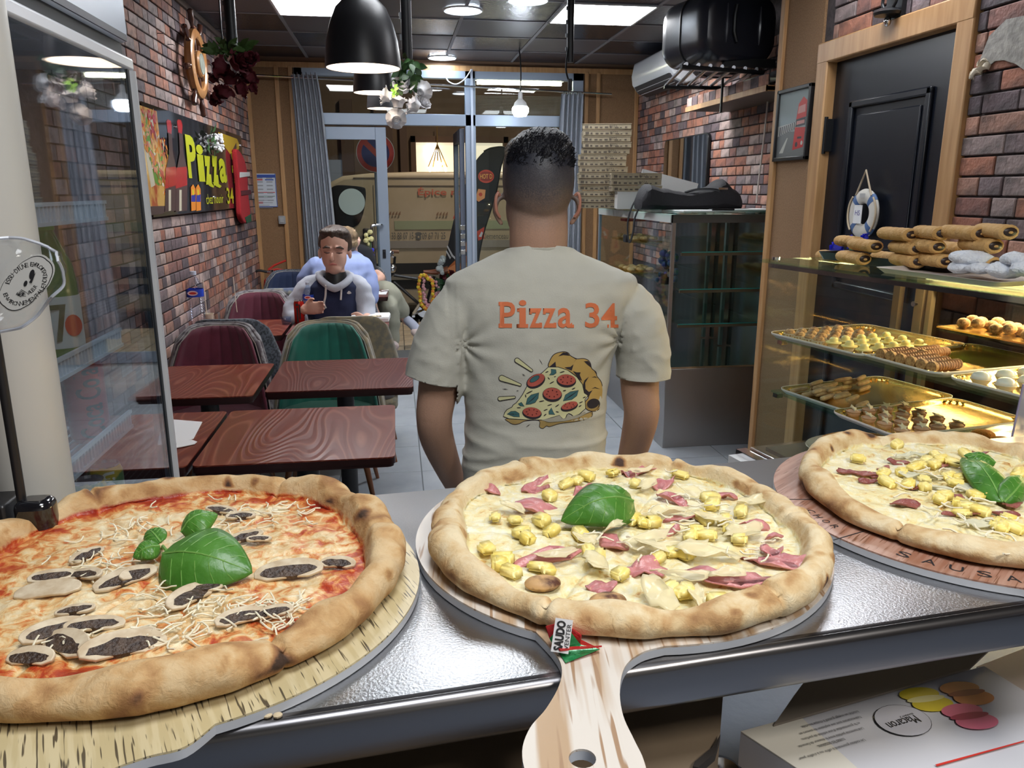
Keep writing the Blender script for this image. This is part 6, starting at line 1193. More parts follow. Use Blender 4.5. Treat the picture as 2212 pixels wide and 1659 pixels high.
# ================================================================ UNDER THE COUNTER (kitchen side)
wk = thing('steel_worktable', 'low pale steel worktable under the counter, seen in the gap between boxes', 'table', (.5, .3, 0)); zw = .97
B().bb((-.30, -.25, zw-.03), (1.3, .83, zw)).done('tabletop', M('pale_steel', (.24, .29, .38), .45, .2, bump=.05, bs=90), wk, bev=.003)
for x in (-.3, 1.25):
    for y in (-.2, .42): B().bb((x-.02, y-.02, 0), (x+.02, y+.02, zw-.03)).done('leg', steel, wk)
cardm = M('brown_cardboard', (.16, .115, .075), .85, col2=(.19, .14, .09), vs=12)
t = thing('cardboard_box', 'brown torn cardboard carton under the counter behind the middle board handle', 'box', (.1, .47, zw)); zc = 1.10
P_ = [PZ(px, py, zc) for px, py in ((1562, 1500), (1556, 1580), (1520, 1640), (1500, 1700), (900, 1800), (700, 1620), (900, 1440))]
b = B(); b.prism([(-.28, .40), (P_[3].x-.02, .42), (P_[3].x, P_[3].y), (P_[2].x, P_[2].y), (P_[1].x, P_[1].y), (P_[0].x, P_[0].y), (P_[0].x, .82), (-.28, .78)], lambda u, v, h: Vector((u, v, h)), zw+.001, zc); b.done('carton_body', cardm, t)
b = B(); tp_ = [PZ(px, py, zc+.002) for px, py in ((1556, 1590), (1540, 1618), (1530, 1625), (1500, 1650), (1496, 1660), (1508, 1662), (1545, 1630))]; b.prism([(p.x, p.y) for p in tp_], lambda u, v, h: Vector((u, v, h)), zc-.004, zc+.004); b.done('torn_edge', M('dark_card_edge', (.02, .015, .012), .9), t)
# macaron box
zm = 1.07; A_ = PZ(1600, 1582, zm); B_ = PZ(2095, 1446, zm); D_ = PZ(1760, 1760, zm); mb = thing('macaron_box', 'white printed macaron carton under the counter at the lower right, upside down to the viewer', 'box', (A_+B_)/2)
ux = (B_-A_).normalized(); uy = Vector((ux.y, -ux.x, 0)); L_ = (B_-A_).length; E_ = PZ(2212, 1560, zm)
Wd = .17
ptsb = [A_, B_+ux*.02, B_+ux*.02+uy*Wd, A_+uy*Wd+ux*.05]
cardw = M('box_print_white', (.56, .56, .60), .35)
b = B(); b.prism([(p.x, p.y) for p in ptsb], lambda u, v, h: Vector((u, v, h)), zm-.035, zm-.0005); b.done('carton', cardw, mb)
t_ = B(); f0 = A_+ux*.065; t_.prism([((A_+uy*.0).x, A_.y), (f0.x, f0.y), ((f0+uy*Wd).x, (f0+uy*Wd).y), ((A_+uy*Wd+ux*.05).x, (A_+uy*Wd+ux*.05).y)], lambda u, v, h: Vector((u, v, h)), zm, zm+.0012); t_.done('folded_flap', M('flap_cream', (.66, .63, .56), .4), mb)
Mm = basis(Vector((0, 0, zm+.0012)), (1, 0, 0), (0, 1, 0))
def L2(px, py): p = PZ(px, py, zm+.001); return (p.x, p.y)
def eP(px, py, a, b__, rot=0, n=26): x, y = L2(px, py); return ell(x, y, a, b__, n, rot)
ra = atan2(ux.y, ux.x)
mats_ = [inkk, cardw, M('mac_yellow', (.60, .48, .03), .5), M('mac_yellow_l', (.72, .66, .3), .5), M('mac_orange', (.55, .22, .08), .5), M('mac_brown', (.28, .08, .05), .5), M('mac_pink', (.60, .14, .22), .5), M('mac_pink_d', (.35, .05, .09), .5), M('circle_fill', (.50, .50, .56), .4), inkr]
def mac(px, py, c_, f_, w=.021): 
    x, y = L2(px, py); n = Vector((-sin(ra), cos(ra))); return [(ell(x+n.x*.008, y+n.y*.008, w, .010, 22, ra-.15), c_), (ell(x-n.x*.008, y-n.y*.008, w, .011, 22, ra-.15), c_), (ell(x, y, w*.98, .0045, 18, ra-.15), f_)]
pol = mac(2000, 1510, 2, 3)+mac(2088, 1497, 4, 5)+mac(2094, 1547, 6, 7)+[(eP(1950, 1556, .0270, .0215, ra), 0), (eP(1950, 1556, .0265, .0210, ra), 8)]
pol.append(([L2(2020, 1652), L2(2212, 1600), L2(2212, 1603), L2(2024, 1656)], 9))
decal('box_print', pol, mats_, Mm, mb, .00012)
def btxt(s, px, py, w, h): p = PZ(px, py, zm+.0020); text(s, .02, inkk, basis(p, -ux, Vector((-(-ux).y, (-ux).x, 0))), mb, fit=(w, h))
btxt('Macaron', 1952, 1560, .034, .010); btxt('BIARRITZ', 1958, 1545, .016, .002)
for k, s_l in enumerate(('Un cadeau gourmand à offrir ou à s\'offrir pour', 'toutes les occasions.', 'Une harmonie parfaite entre la douceur de l\'amande', 'et la gourmandise d\'une infinité de parfums.', 'Nos macarons sont une explosion de saveurs en', 'bouche, un voyage gustatif à chaque bouchée.')):
    btxt(s_l, 1790+(8-k*1), 1618-k*13, (.072, .03, .072, .066, .070, .066)[k], .0042)
t = thing('grey_card_flap', 'dark underside flap of cardboard between the counter lip and the macaron carton', 'cardboard', PZ(1900, 1480, 1.08)); q = [PZ(px, py, 1.075) for px, py in ((1672, 1562), (1715, 1500), (1760, 1440), (2160, 1380), (2095, 1440))]
b = B(); b.prism([(p.x, p.y) for p in q], lambda u, v, h: Vector((u, v, h)), 1.0712, 1.0735); b.done('flap', M('flap_grey_brown', (.20, .17, .14), .85), t)
t = thing('pink_box', 'pale pink and white carton at the right edge below the counter', 'box', PZ(2180, 1500, 1.0)); q = [PZ(px, py, 1.03) for px, py in ((2110, 1440), (2240, 1390), (2400, 1560), (2230, 1600))]; b = B(); b.prism([(p.x, p.y) for p in q], lambda u, v, h: Vector((u, v, h)), zw+.001, 1.03); b.done('carton', M('pinkish_card', (.50, .42, .40), .6), t)
for k, (xs, w_) in enumerate(((1490, 100), (1600, 110))):
    a = PZ(xs, 1652, zw+.03); b_ = PZ(xs+w_, 1632, zw+.03); t = thing('steel_pan', 'steel food pan with a rolled rim at the bottom edge, %s of two' % ('left' if k == 0 else 'right'), 'pan', a); cc_ = (a+b_)/2+Vector((0, -.07, 0)); wd = (b_-a).length/2; b = B(); rings = [[b.v(cc_+Matrix.Rotation(.12, 3, 'Z')@Vector((x*q_, y*q_, h))) for x, y in rr2(wd, .07, .018, 6)] for q_, h in ((1.04, 0), (1.02, .004), (.98, .004), (.94, 0), (.88, -.028))]
    b.skin(rings, caps=False); b.face(rings[-1]); b.done('pan_body', chrome, t); B().box(cc_+Vector((0, 0, -.022)), (wd*1.6, .12, .008)).done('grated_cheese' if k == 0 else 'olives', M('pan_food_%d' % k, (.55, .48, .30) if k == 0 else (.08, .06, .03), .6, bump=.8, bs=200), t)
# ================================================================ PIZZAS
def pizza_mat(nm, ramp, crust, char=.5, sc=70):
    m = bpy.data.materials.new(nm); m.use_nodes = True; n = m.node_tree.nodes; l = m.node_tree.links; p = n['Principled BSDF']
    tc = n.new('ShaderNodeTexCoord'); at = n.new('ShaderNodeAttribute'); at.attribute_name = 'mask'; sp = n.new('ShaderNodeSeparateColor'); l.new(at.outputs['Color'], sp.inputs[0])
    def N(s, d=5, w=0, ro=.6): t = n.new('ShaderNodeTexNoise'); t.inputs['Scale'].default_value = s; t.inputs['Detail'].default_value = d; t.inputs['Roughness'].default_value = ro; t.inputs['Distortion'].default_value = w; l.new(tc.outputs['Object'], t.inputs[0]); return t.outputs[0]
    def RMP(src, els):
        r = n.new('ShaderNodeValToRGB'); e = r.color_ramp.elements
        while len(e) < len(els): e.new(.5)
        for k, (pos, c) in enumerate(els): e[k].position = pos; e[k].color = (*c, 1)
        l.new(src, r.inputs[0]); return r.outputs[0]
    def MA(op, a, b): t = n.new('ShaderNodeMath'); t.operation = op; t.use_clamp = True; [l.new(v, t.inputs[i]) if not isinstance(v, (int, float)) else setattr(t.inputs[i], 'default_value', v) for i, v in enumerate((a, b))]; return t.outputs[0]
    def MX(f, a, b): t = n.new('ShaderNodeMixRGB'); l.new(f, t.inputs[0]); [l.new(v, t.inputs[i+1]) if not isinstance(v, tuple) else setattr(t.inputs[i+1], 'default_value', (*v, 1)) for i, v in enumerate((a, b))]; return t.outputs[0]
    fine = N(sc, 6, 1.2); big = N(22, 3, .6)
    mixn = MA('ADD', MA('MULTIPLY', fine, .62), MA('MULTIPLY', big, .38))
    top = RMP(MA('SUBTRACT', mixn, MA('MULTIPLY', sp.outputs[2], .28)), ramp)
    cn = N(30, 6, .4, .65); cr = RMP(MA('ADD', MA('MULTIPLY', cn, .75), MA('MULTIPLY', sp.outputs[1], .55)), crust)
    fac = MA('ADD', sp.outputs[0], MA('MULTIPLY', MA('SUBTRACT', N(120, 3), .5), .5))
    fr2 = n.new('ShaderNodeMapRange'); fr2.inputs[1].default_value = .42; fr2.inputs[2].default_value = .58; l.new(fac, fr2.inputs[0]); fo = fr2.outputs[0]
    l.new(MX(fo, top, cr), p.inputs['Base Color'])
    rg = n.new('ShaderNodeMapRange'); rg.inputs[3].default_value = .30; rg.inputs[4].default_value = .82; l.new(fo, rg.inputs[0]); l.new(rg.outputs[0], p.inputs['Roughness'])
    b = n.new('ShaderNodeBump'); b.inputs['Strength'].default_value = .55; b.inputs['Distance'].default_value = .004; l.new(MA('ADD', MA('MULTIPLY', N(150, 5, .8), .6), MA('MULTIPLY', fine, .5)), b.inputs['Height']); l.new(b.outputs[0], p.inputs['Normal'])
    p.inputs['Subsurface Weight'].default_value = 0.0
    return m
crG = [(.30, (.62, .45, .25)), (.45, (.52, .32, .14)), (.58, (.37, .195, .075)), (.74, (.26, .12, .05)), (.92, (.05, .025, .015))]
crP = [(.30, (.72, .60, .39)), (.45, (.62, .45, .24)), (.58, (.47, .28, .12)), (.74, (.30, .15, .06)), (.92, (.06, .03, .02))]
def pizza(lb, cx, cy, R_, seed, mat, cuts, char, hcr=.017, sauce=0, z0=1.2088):
    t = thing('pizza', lb, 'pizza', (cx, cy, z0)); NR, NA = 84, 460; me = bpy.data.meshes.new('dough'); vs = []; cl = []; fs = []
    for i in range(NA):
        a = 2*pi*i/NA; ca, sa = cos(a), sin(a); n1 = nz(ca*1.3+seed, sa*1.3); n2 = nz(ca*3.3+seed, sa*3.3, 4); n3 = nz(ca*7+seed, sa*7, 9)
        Rt = R_*(1+.05*n1+.035*n2+.008*n3); w = R_*(.165+.07*n2+.06*nz(ca*2+9, sa*2, seed)); h = hcr*(1+.35*n2+.28*nz(ca*2.2, sa*2.2, seed+3)); dm = 9
        for c_ in cuts: d = abs((a-c_+pi) % (2*pi)-pi); dm = min(dm, d)
        for j in range(NR+1):
            s = j/NR
            if s < .62: r = s/.62*(Rt-w*.95); z = .0100+.0034*nz(r*ca*34+seed, r*sa*34)+.0016*nz(r*ca*95, r*sa*95, seed)+.0008*nz(r*ca*220, r*sa*220, seed); cm_ = 0
            else:
                q = (s-.62)/.38; an = radians(168-235*q); rc = Rt-w*.5; r = rc+w*.5*cos(an)*(1 if an > 0 else 1); z = h*.62+h*.62*sin(an); bl = min(1, q*5); z = z*bl+.0100*(1-bl)
                lump = .0020*nz(r*ca*60+seed, r*sa*60, 2)+.0042*nz(r*ca*20+seed, r*sa*20, 5); z += lump*sin(max(0, min(pi, q*pi))); r += .9*lump; cm_ = min(1, .25+q*3.6)
            e = math.exp(-((dm*max(r, .01))/.0028)**2); k = e*(1 if s > .05 else 0)
            if s >= .62: z -= k*.006*sin(pi*min(1, (s-.62)/.38*1.2+.05)); r -= k*.0035*(s > .8)
            else: z -= k*.0030
            z = max(z, .0004)
            x, y = cx+r*ca, cy+r*sa; vs.append((x, y, z0+z))
            outer = max(0, (s-.72)/.28); g = char*(nz(x*34+seed, y*34, z*34)*.55+nz(x*85, y*85, z*85+seed)*.30)+.17*outer+.02; 
            g += char*1.0*max(0, nz(x*48+5, y*48+seed, z*48)-.36)*3*(s > .66)
            sr = 0
            if s < .70: sr = sauce*(max(0, (s-.44)/.18)*(.8+1.2*nz(x*24, y*24, seed))+.25*nz(x*17+3, y*17, seed)) - .30*k
            cl.append((cm_, min(1, max(0, g)), min(1, max(0, sr+.0)), 1))
    W_ = NR+1
    for i in range(NA):
        a_, b_ = i*W_, ((i+1) % NA)*W_
        for j in range(NR): fs.append((a_+j, b_+j, b_+j+1, a_+j+1)) if j else fs.append((a_, b_+1, a_+1))
    me.from_pydata(vs, [], fs); at = me.color_attributes.new('mask', 'FLOAT_COLOR', 'POINT'); at.data.foreach_set('color', [c for q in cl for c in q]); me.validate(); me.shade_smooth(); me.materials.append(mat); bmq = bmesh.new(); bmq.from_mesh(me); bmesh.ops.remove_doubles(bmq, verts=bmq.verts, dist=1e-6); bmesh.ops.recalc_face_normals(bmq, faces=bmq.faces); bmq.to_mesh(me); bmq.free(); link('baked_dough', me, t); return t
red = [(.24, (.30, .020, .008)), (.345, (.46, .06, .016)), (.42, (.64, .25, .07)), (.48, (.74, .50, .23)), (.60, (.84, .74, .50))]
wht = [(.33, (.42, .19, .05)), (.375, (.66, .42, .15)), (.42, (.78, .64, .30)), (.50, (.80, .72, .42)), (.60, (.82, .79, .62))]
zs = 1.2200
def chips(b, c, rx, ry, rot, th=.0012, wav=.002, n=18, irr=.25, sd=0, tilt=(0, 0)):
    sd = sd or rnd(0, 99); T = Euler((tilt[0], tilt[1], 0)).to_matrix()@Matrix.Rotation(rot, 3, 'Z')
    def pt(s, k, o):
        a = 2*pi*k/n; q = 1+irr*nz(cos(a)*1.6+sd, sin(a)*1.6)*1.6; x, y = rx*s*q*cos(a), ry*s*q*sin(a); return c+T@Vector((x, y, o+wav*nz(x*90+sd, y*90)*1.6+wav*.6*s*s*cos(2*a+sd)))
    top = [[b.v(pt(s, k, th/2)) for k in range(n)] for s in (.05, .4, .75, 1)]; bot = [b.v(pt(1, k, -th/2)) for k in range(n)]
    b.skin(top+[bot], caps=True); return b
hamm = M('ham_pink', (.60, .25, .24), .32, col2=(.50, .175, .185), vs=60, bump=.15, bs=200); hamd = M('cured_ham', (.33, .11, .09), .35, col2=(.22, .06, .055), vs=80, bump=.4, bs=150)
pot = M('potato_yellow', (.86, .68, .16), .35, col2=(.88, .76, .32), vs=60, bump=.12, bs=120); shav = M('cheese_shaving', (.92, .82, .52), .25, alpha=.62); shr = M('cheese_shred', (.82, .76, .58), .4)
cuts6 = lambda a0: [a0+k*pi/3 for k in range(6)]
mR = pizza_mat('tomato_cheese_bake', red, crG, sc=62); mW = pizza_mat('white_cheese_bake', wht, crP, sc=80)
P1 = pizza('tomato and mushroom pizza with a basil sprig, at the left', -.212, .684, .211, 3.1, mR, cuts6(-.93), .95, .0235, .62)
P2 = pizza('white pizza with ham, potato cubes and cheese shavings, in the middle', .216, .708, .196, 11.7, mW, cuts6(-1.13), 1.0, .0205, 0)
P3 = pizza('white pizza with potato cubes and cured ham, cut off at the right edge', .640, .752, .189, 23.3, mW, cuts6(.55), 1.1, .0205, 0)
def zb(x, y): return (880+x/2.276, 930+y/2.276)
def za(x, y): return (x/2.404, 1000+y/2.404)
def zc3(x, y): return (1660+x/3.949, 900+y/3.949)
# ham pieces of the middle pizza
for k, (x, y, rx, ry, ro) in enumerate(((635, 270, .020, .010, .5), (630, 375, .024, .017, -.2), (410, 290, .012, .006, -.6), (1170, 185, .030, .010, .3), (1545, 325, .018, .008, -.3), (1260, 260, .016, .009, .6), (1310, 340, .024, .006, -.8), (1015, 550, .014, .018, .3), (680, 625, .032, .008, .1), (1180, 680, .018, .013, .1), (960, 770, .013, .010, -.4), (1600, 720, .036, .016, -.25), (1820, 640, .030, .011, -.5), (1790, 590, .012, .010, .3), (1700, 465, .022, .006, -.2), (1340, 430, .018, .004, 0), (1280, 495, .014, .005, .1), (1800, 520, .010, .006, .2), (860, 290, .014, .004, .2), (1090, 205, .010, .008, .7))):
    c = PZ(*zb(x, y), zs+.003); b = B(); chips(b, c, rx, ry, ro, .0016, .0045, tilt=(rnd(-.25, .25)+.12, rnd(-.2, .2))); b.done('ham_piece', hamm, P2, angle=180)
def potato(px, py, s, par, z=zs+.002):
    c = PZ(px, py, z); b = B(); b.box((0, 0, 0), (s*rnd(1.2, 1.9), s*rnd(1, 1.3), s*rnd(.75, 1.05))); bmesh.ops.bevel(b.bm, geom=b.bm.edges, offset=s*.22, segments=2, affect='EDGES')
    for v in b.bm.verts: v.co *= 1+.15*nz(v.co.x*150+px, v.co.y*150+py)
    b.xf(Matrix.Translation(c+Vector((0, 0, s*.22)))@Euler((rnd(-.3, .3), rnd(-.3, .3), rnd(0, 3))).to_matrix().to_4x4()); b.done('potato_cube', pot, par, angle=180)
for (x, y) in ((1340, 225), (1500, 370), (1640, 405), (700, 330), (430, 435), (530, 450), (560, 510), (590, 540), (660, 450), (710, 505), (850, 520), (1110, 445), (1160, 460), (1205, 460), (1390, 525), (1470, 525), (1460, 440), (470, 640), (455, 670), (510, 705), (640, 680), (690, 695), (890, 600), (940, 640), (1045, 715), (1310, 610), (1355, 610), (1290, 790), (1340, 810), (1380, 800), (1530, 850), (1575, 860), (830, 255), (780, 270), (1010, 215), (1600, 500), (1630, 545), (390, 590), (880, 230), (1120, 270), (1230, 640), (1490, 340), (1560, 450), (1420, 505)):
    potato(*zb(x, y), .0115, P2)
for k, (x, y, rx, ry, ro) in enumerate(((1170, 530, .030, .016, .1), (1250, 560, .030, .012, -.3), (1480, 590, .034, .013, -.2), (1400, 560, .022, .01, .2), (1580, 700, .020, .009, -.1), (1350, 700, .034, .009, .05), (725, 600, .024, .012, -.1), (930, 640, .013, .022, .2), (1010, 470, .024, .007, .7), (520, 370, .020, .010, -.9), (1690, 335, .026, .009, .45), (1420, 800, .008, .022, -.2), (1650, 490, .024, .012, .2), (1290, 390, .026, .012, -.1), (1500, 420, .024, .008, -.2), (1180, 260, .016, .009, .3), (1390, 290, .018, .010, -.5), (740, 400, .014, .006, .1), (690, 255, .014, .005, .4), (1240, 800, .013, .024, .2), (1150, 190, .02, .006, .1), (880, 520, .016, .01, .2))):
    c = PZ(*zb(x, y), zs+.010); b = B(); chips(b, c, rx*.85, ry*.85, ro, .0006, .0028, irr=.3, tilt=(rnd(-.2, .2)+.1, rnd(-.2, .2))); b.done('cheese_shaving', shav, P2, angle=180)
def shreds(par, n, reg, z, L_=.018, r=.0009):
    b = B()
    for k in range(n):
        px, py = reg(); c = PZ(px, py, z+rnd(-.001, .003)); a = rnd(0, 2*pi); cur_ = rnd(-60, 60); pts = []
        for i in range(5): s = (i/4-.5)*L_*rnd(.9, 1.1); th = a+cur_*s; pts.append(c+Vector((s*cos(th), s*sin(th), .0015*sin(i*1.3+k))))
        b.tube(pts, r, 5)
    return b.done('shredded_cheese', shr, par, kind='stuff')
def blob(cx_, cy_, sx, sy): return (random.gauss(cx_, sx), random.gauss(cy_, sy))
random.seed(21)
shreds(P2, 46, lambda: blob(*random.choice([(1310, 1140), (1460, 1100), (1380, 1190), (1560, 1120), (1650, 1170)]), 34, 26), zs+.008)
sp1 = [(610, 1110), (880*.5, 1170), (215, 1200), (350, 1350), (160, 1380), (560, 1330), (380, 1300), (520, 1120), (300, 1140), (600, 1320), (470, 1310)]
shreds(P1, 240, lambda: blob(*random.choice(sp1), 42, 22), zs+.002, .020, .00075)
shreds(P3, 30, lambda: blob(*random.choice([(2000, 1030), (2060, 1090), (2140, 1130)]), 40, 20), zs+.004, .022, .001)
# mushrooms of the left pizza
mcap = M('mushroom_cream', (.70, .60, .44), .4, col2=(.52, .40, .26), vs=90); mgil = M('mushroom_gills', (.035, .022, .018), .45, col2=(.09, .055, .035), vs=150, bump=.5, bs=300)
def mushroom(px, py, s, rot, dark=.6, tilt=0):
    c = PZ(px, py, zs+.0035); T = Matrix.Translation(c)@Euler((tilt, rnd(-.15, .15), rot)).to_matrix().to_4x4(); nm = 'mushroom_slice'
    ol = [(s*1.0*cos(a), s*.52*sin(a)-s*.05*(1 if 0 else 0)) for a in [pi*k/14-.10 for k in range(15)]]+[(-s*.96, -s*.18), (-s*.60, -s*.34), (-s*.20, -s*.30), (s*.20, -s*.30), (s*.60, -s*.34), (s*.96, -s*.18)]
    ob = B(); ob.prism(ol, lambda u, v, h: T@Vector((u, v, h)), -.0014, .0014); o = ob.done(nm, mcap, P1, bev=.0008)
    if dark:
        g = B()
        n_g = 18; sd_ = rnd(0, 50); g.prism([(s*.80*cos(a)*(1+.22*nz(cos(a)*2+sd_, sin(a)*2)), -s*.06+s*.25*sin(a)*(1+.5*nz(cos(a)*2+sd_, sin(a)*2, 5))) for a in [2*pi*k/n_g for k in range(n_g)]], lambda u, v, h: T@Vector((u, v, h)), -.0018, .0019)
        for sg in (): g.prism([(sg*s*.10, -s*.22), (sg*s*.60, -s*.24), (sg*s*.88, -s*.08), (sg*s*.80, s*.10), (sg*s*.50, s*.22), (sg*s*.10, s*.16)], lambda u, v, h: T@Vector((u, v, h)), -.0018, .0019)
        if False: g.prism([(-s*.3, -.1*s), (s*.3, -.1*s), (s*.3, s*.2), (-s*.3, s*.2)], lambda u, v, h: T@Vector((u, v, h)), -.0017, .00185)
        g.done('gills', mgil, o)
for (x, y, s, ro, dk_, ti) in ((1500, 560, .030, .05, .9, .25), (1755, 520, .017, -.3, .6, .3), (270, 590, .019, .3, .9, .2), (250, 660, .026, .1, 0, .2), (650, 600, .026, .5, .9, .25), (720, 570, .018, .9, 0, .3), (440, 580, .018, -.4, .9, .2), (990, 690, .024, 1.0, .8, .35), (1060, 650, .015, .3, .7, .2), (450, 480, .016, .8, .8, .3), (1150, 245, .017, -.2, .9, .1), (1250, 275, .015, .2, .7, .2), (1270, 385, .018, .4, .6, .2), (1345, 395, .012, .2, .9, .1), (390, 765, .015, .2, .9, .1), (280, 870, .024, .7, .5, .3), (490, 840, .022, .15, .9, .1), (160, 1010, .018, -.2, .9, .5), (640, 950, .030, .35, .6, .3), (340, 940, .026, -.7, .5, .35), (720, 885, .013, .1, .9, .1), (1250, 800, .020, .4, .5, .3), (1420, 775, .016, .1, .9, .2), (1170, 610, .014, .3, .9, .1)):
    mushroom(*za(x, y), s, ro, dk_, ti)
# right pizza toppings
for (x, y) in ((1095, 250), (760, 370), (980, 495), (1010, 575), (1135, 490), (1190, 590), (1325, 550), (1290, 430), (1350, 390), (1430, 350), (1480, 380), (1540, 520), (1590, 580), (1410, 420), (1650, 540), (1500, 690), (1640, 760), (1460, 720), (1760, 690), (1900, 690), (1640, 840), (1800, 820), (2050, 880), (2090, 960), (1990, 960), (2130, 500), (1250, 440), (1700, 790), (1950, 930), (1860, 600), (1330, 620), (1570, 400), (1680, 330), (2160, 640)): potato(*zc3(x, y), .0112, P3)
for (x, y, rx, ry, ro) in ((760, 470, .028, .007, -.5), (1140, 390, .015, .007, -.6), (870, 540, .014, .004, -.2), (980, 440, .008, .004, 0), (1290, 600, .014, .006, -.1), (1480, 410, .01, .005, .3), (1610, 690, .010, .006, .2), (1640, 830, .020, .004, -.2), (1170, 745, .016, .008, -.3), (2080, 750, .012, .007, .2), (1980, 820, .018, .004, -.4), (1800, 310, .012, .004, .1), (1700, 420, .01, .004, .1), (900, 490, .006, .006, 0)):
    b = B(); chips(b, PZ(*zc3(x, y), zs+.002), rx, ry, ro, .0014, .002); b.done('cured_ham_piece', hamd, P3)
for (x, y, rx, ry, ro) in ((1300, 500, .026, .006, -.3), (1420, 600, .022, .007, -.5), (1750, 600, .02, .008, .1), (1820, 900, .02, .008, .2), (1200, 330, .03, .004, .1)): b = B(); chips(b, PZ(*zc3(x, y), zs+.004), rx, ry, ro, .0007, .004, irr=.3); b.done('onion_slice', M('onion_pale', (.72, .70, .52), .3, alpha=.8), P3)
# dark baked bubbles
for (px, py, par) in ((1172, 1260, P2), (1105, 1018, P2), (1313, 1298, P2)):
    b = B(); b.sph(PZ(px, py, zs+.003), (.016, .011, .006), 16, 8, jit=.02); b.done('baked_bubble', M('baked_bubble', (.55, .33, .14), .6, col2=(.09, .03, .015), vs=60, ramp=(.42, .6)), par)
# basil
bas = M('basil_green', (.040, .15, .014), .40, col2=(.075, .23, .028), vs=28, bump=.12, bs=90, coat=.08); basv = M('basil_vein', (.16, .34, .07), .5)
def basil(b, vb_, P0, P1_, w, n_, arch=.012, cup=.3, fold=0, m=22, k=12):
    d = P1_-P0; L_ = d.length; d.normalize(); s = d.cross(Vector(n_)).normalized(); nn = s.cross(d)
    def fn(u, v):
        q = v*2-1; ww = w*(sin(pi*min(1, u**.72))**.75)*(1 if u < .97 else .3) if 0 < u < 1 else 0; x = ww*q; 
        return P0+d*(L_*u)+s*x+nn*(arch*sin(pi*u)-cup*abs(q)**2.0*ww*.9+.0016*abs(sin(u*22+abs(q)*5))*(1-abs(q))*abs(q)*3+.0012*nz(x*80, u*6))
    b.grid(fn, m, k)
    vb_.tube([fn(u/14, .5)+nn*.0004 for u in range(0, 15)], .0007, 5, rs=[.0011*(1-u/16)+.0002 for u in range(15)])
    for j in range(1, 6):
        for sg in (0, 1): u0 = j/7; vb_.tube([fn(min(.98, u0+t_*.16), .5+(sg-.5)*t_*.86)+nn*.0003 for t_ in (0, .33, .66, 1)], .0004, 4)
t = thing('basil_sprig', 'fresh basil sprig with one large leaf on the mushroom pizza', 'basil', PZ(430, 1200, zs)); b = B(); v_ = B()
basil(b, v_, PZ(352, 1196, zs+.016), PZ(545, 1238, zs+.008)+Vector((0, -.0, 0)), .034, (.1, -.55, .8), .014, .35); b.done('large_leaf', bas, t, solid=.0006, angle=180)
b = B(); basil(b, v_, PZ(392, 1150, zs+.018), PZ(470, 1112, zs+.028), .020, (-.2, -.35, .9), .010, .5); b.done('upper_leaf', bas, t, solid=.0006, angle=180)
b = B(); basil(b, v_, PZ(345, 1180, zs+.012), PZ(288, 1205, zs+.006), .011, (0, -.6, .8), .006, .4); b.done('small_leaf', bas, t, solid=.0006, angle=180)
b = B(); basil(b, v_, PZ(348, 1172, zs+.014), PZ(322, 1148, zs+.012), .010, (0, -.5, .8), .006, .4); b.done('small_leaf', bas, t, solid=.0006, angle=180)
v_.tube([PZ(350, 1185, zs+.002), PZ(352, 1180, zs+.014), PZ(360, 1190, zs+.018)], .0016, 6); v_.done('veins_and_stem', basv, t)
t = thing('basil_sprig', 'shiny curved basil leaf on the middle ham pizza', 'basil', PZ(1290, 1090, zs)); b = B(); v_ = B()
basil(b, v_, PZ(1368, 1082, zs+.018), PZ(1212, 1126, zs+.008), .028, (-.1, -.55, .85), .020, .45); b.done('large_leaf', bas, t, solid=.0006, angle=180); b = B(); basil(b, v_, PZ(1352, 1110, zs+.010), PZ(1290, 1052, zs+.026), .019, (.1, -.2, .9), .014, .4); b.done('upper_leaf', bas, t, solid=.0006, angle=180); v_.done('veins_and_stem', basv, t)
t = thing('basil_sprig', 'basil sprig with drooping leaves on the right pizza', 'basil', PZ(2140, 1040, zs)); b = B(); v_ = B()
basil(b, v_, PZ(2166, 1085, zs+.004), PZ(2078, 990, zs+.012), .019, (-.3, -.4, .85), .016, .5); b.done('large_leaf', bas, t, solid=.0006, angle=180); b = B(); basil(b, v_, PZ(2168, 1085, zs+.004), PZ(2206, 1030, zs+.014), .014, (.4, -.5, .8), .010, .5); b.done('small_leaf', bas, t, solid=.0006, angle=180)
b = B(); basil(b, v_, PZ(2150, 1000, zs+.016), PZ(2082, 985, zs+.02), .012, (0, -.3, .9), .006, .4); b.done('upper_leaf', bas, t, solid=.0006, angle=180); v_.done('veins_and_stem', basv, t)
# basil bit peeping from under the right pizza
q = PZ(2205, 1218, 1.21); t = thing('basil_leaf', 'dark basil leaf peeping out under the right pizza', 'basil', q); b = B(); v_ = B(); basil(b, v_, q+Vector((-.01, .004, .003)), q+Vector((.04, -.012, .003)), .01, (0, 0, 1), .003, .2); b.done('leaf_blade', bas, t, solid=.0006, angle=180); v_.done('veins', basv, t)
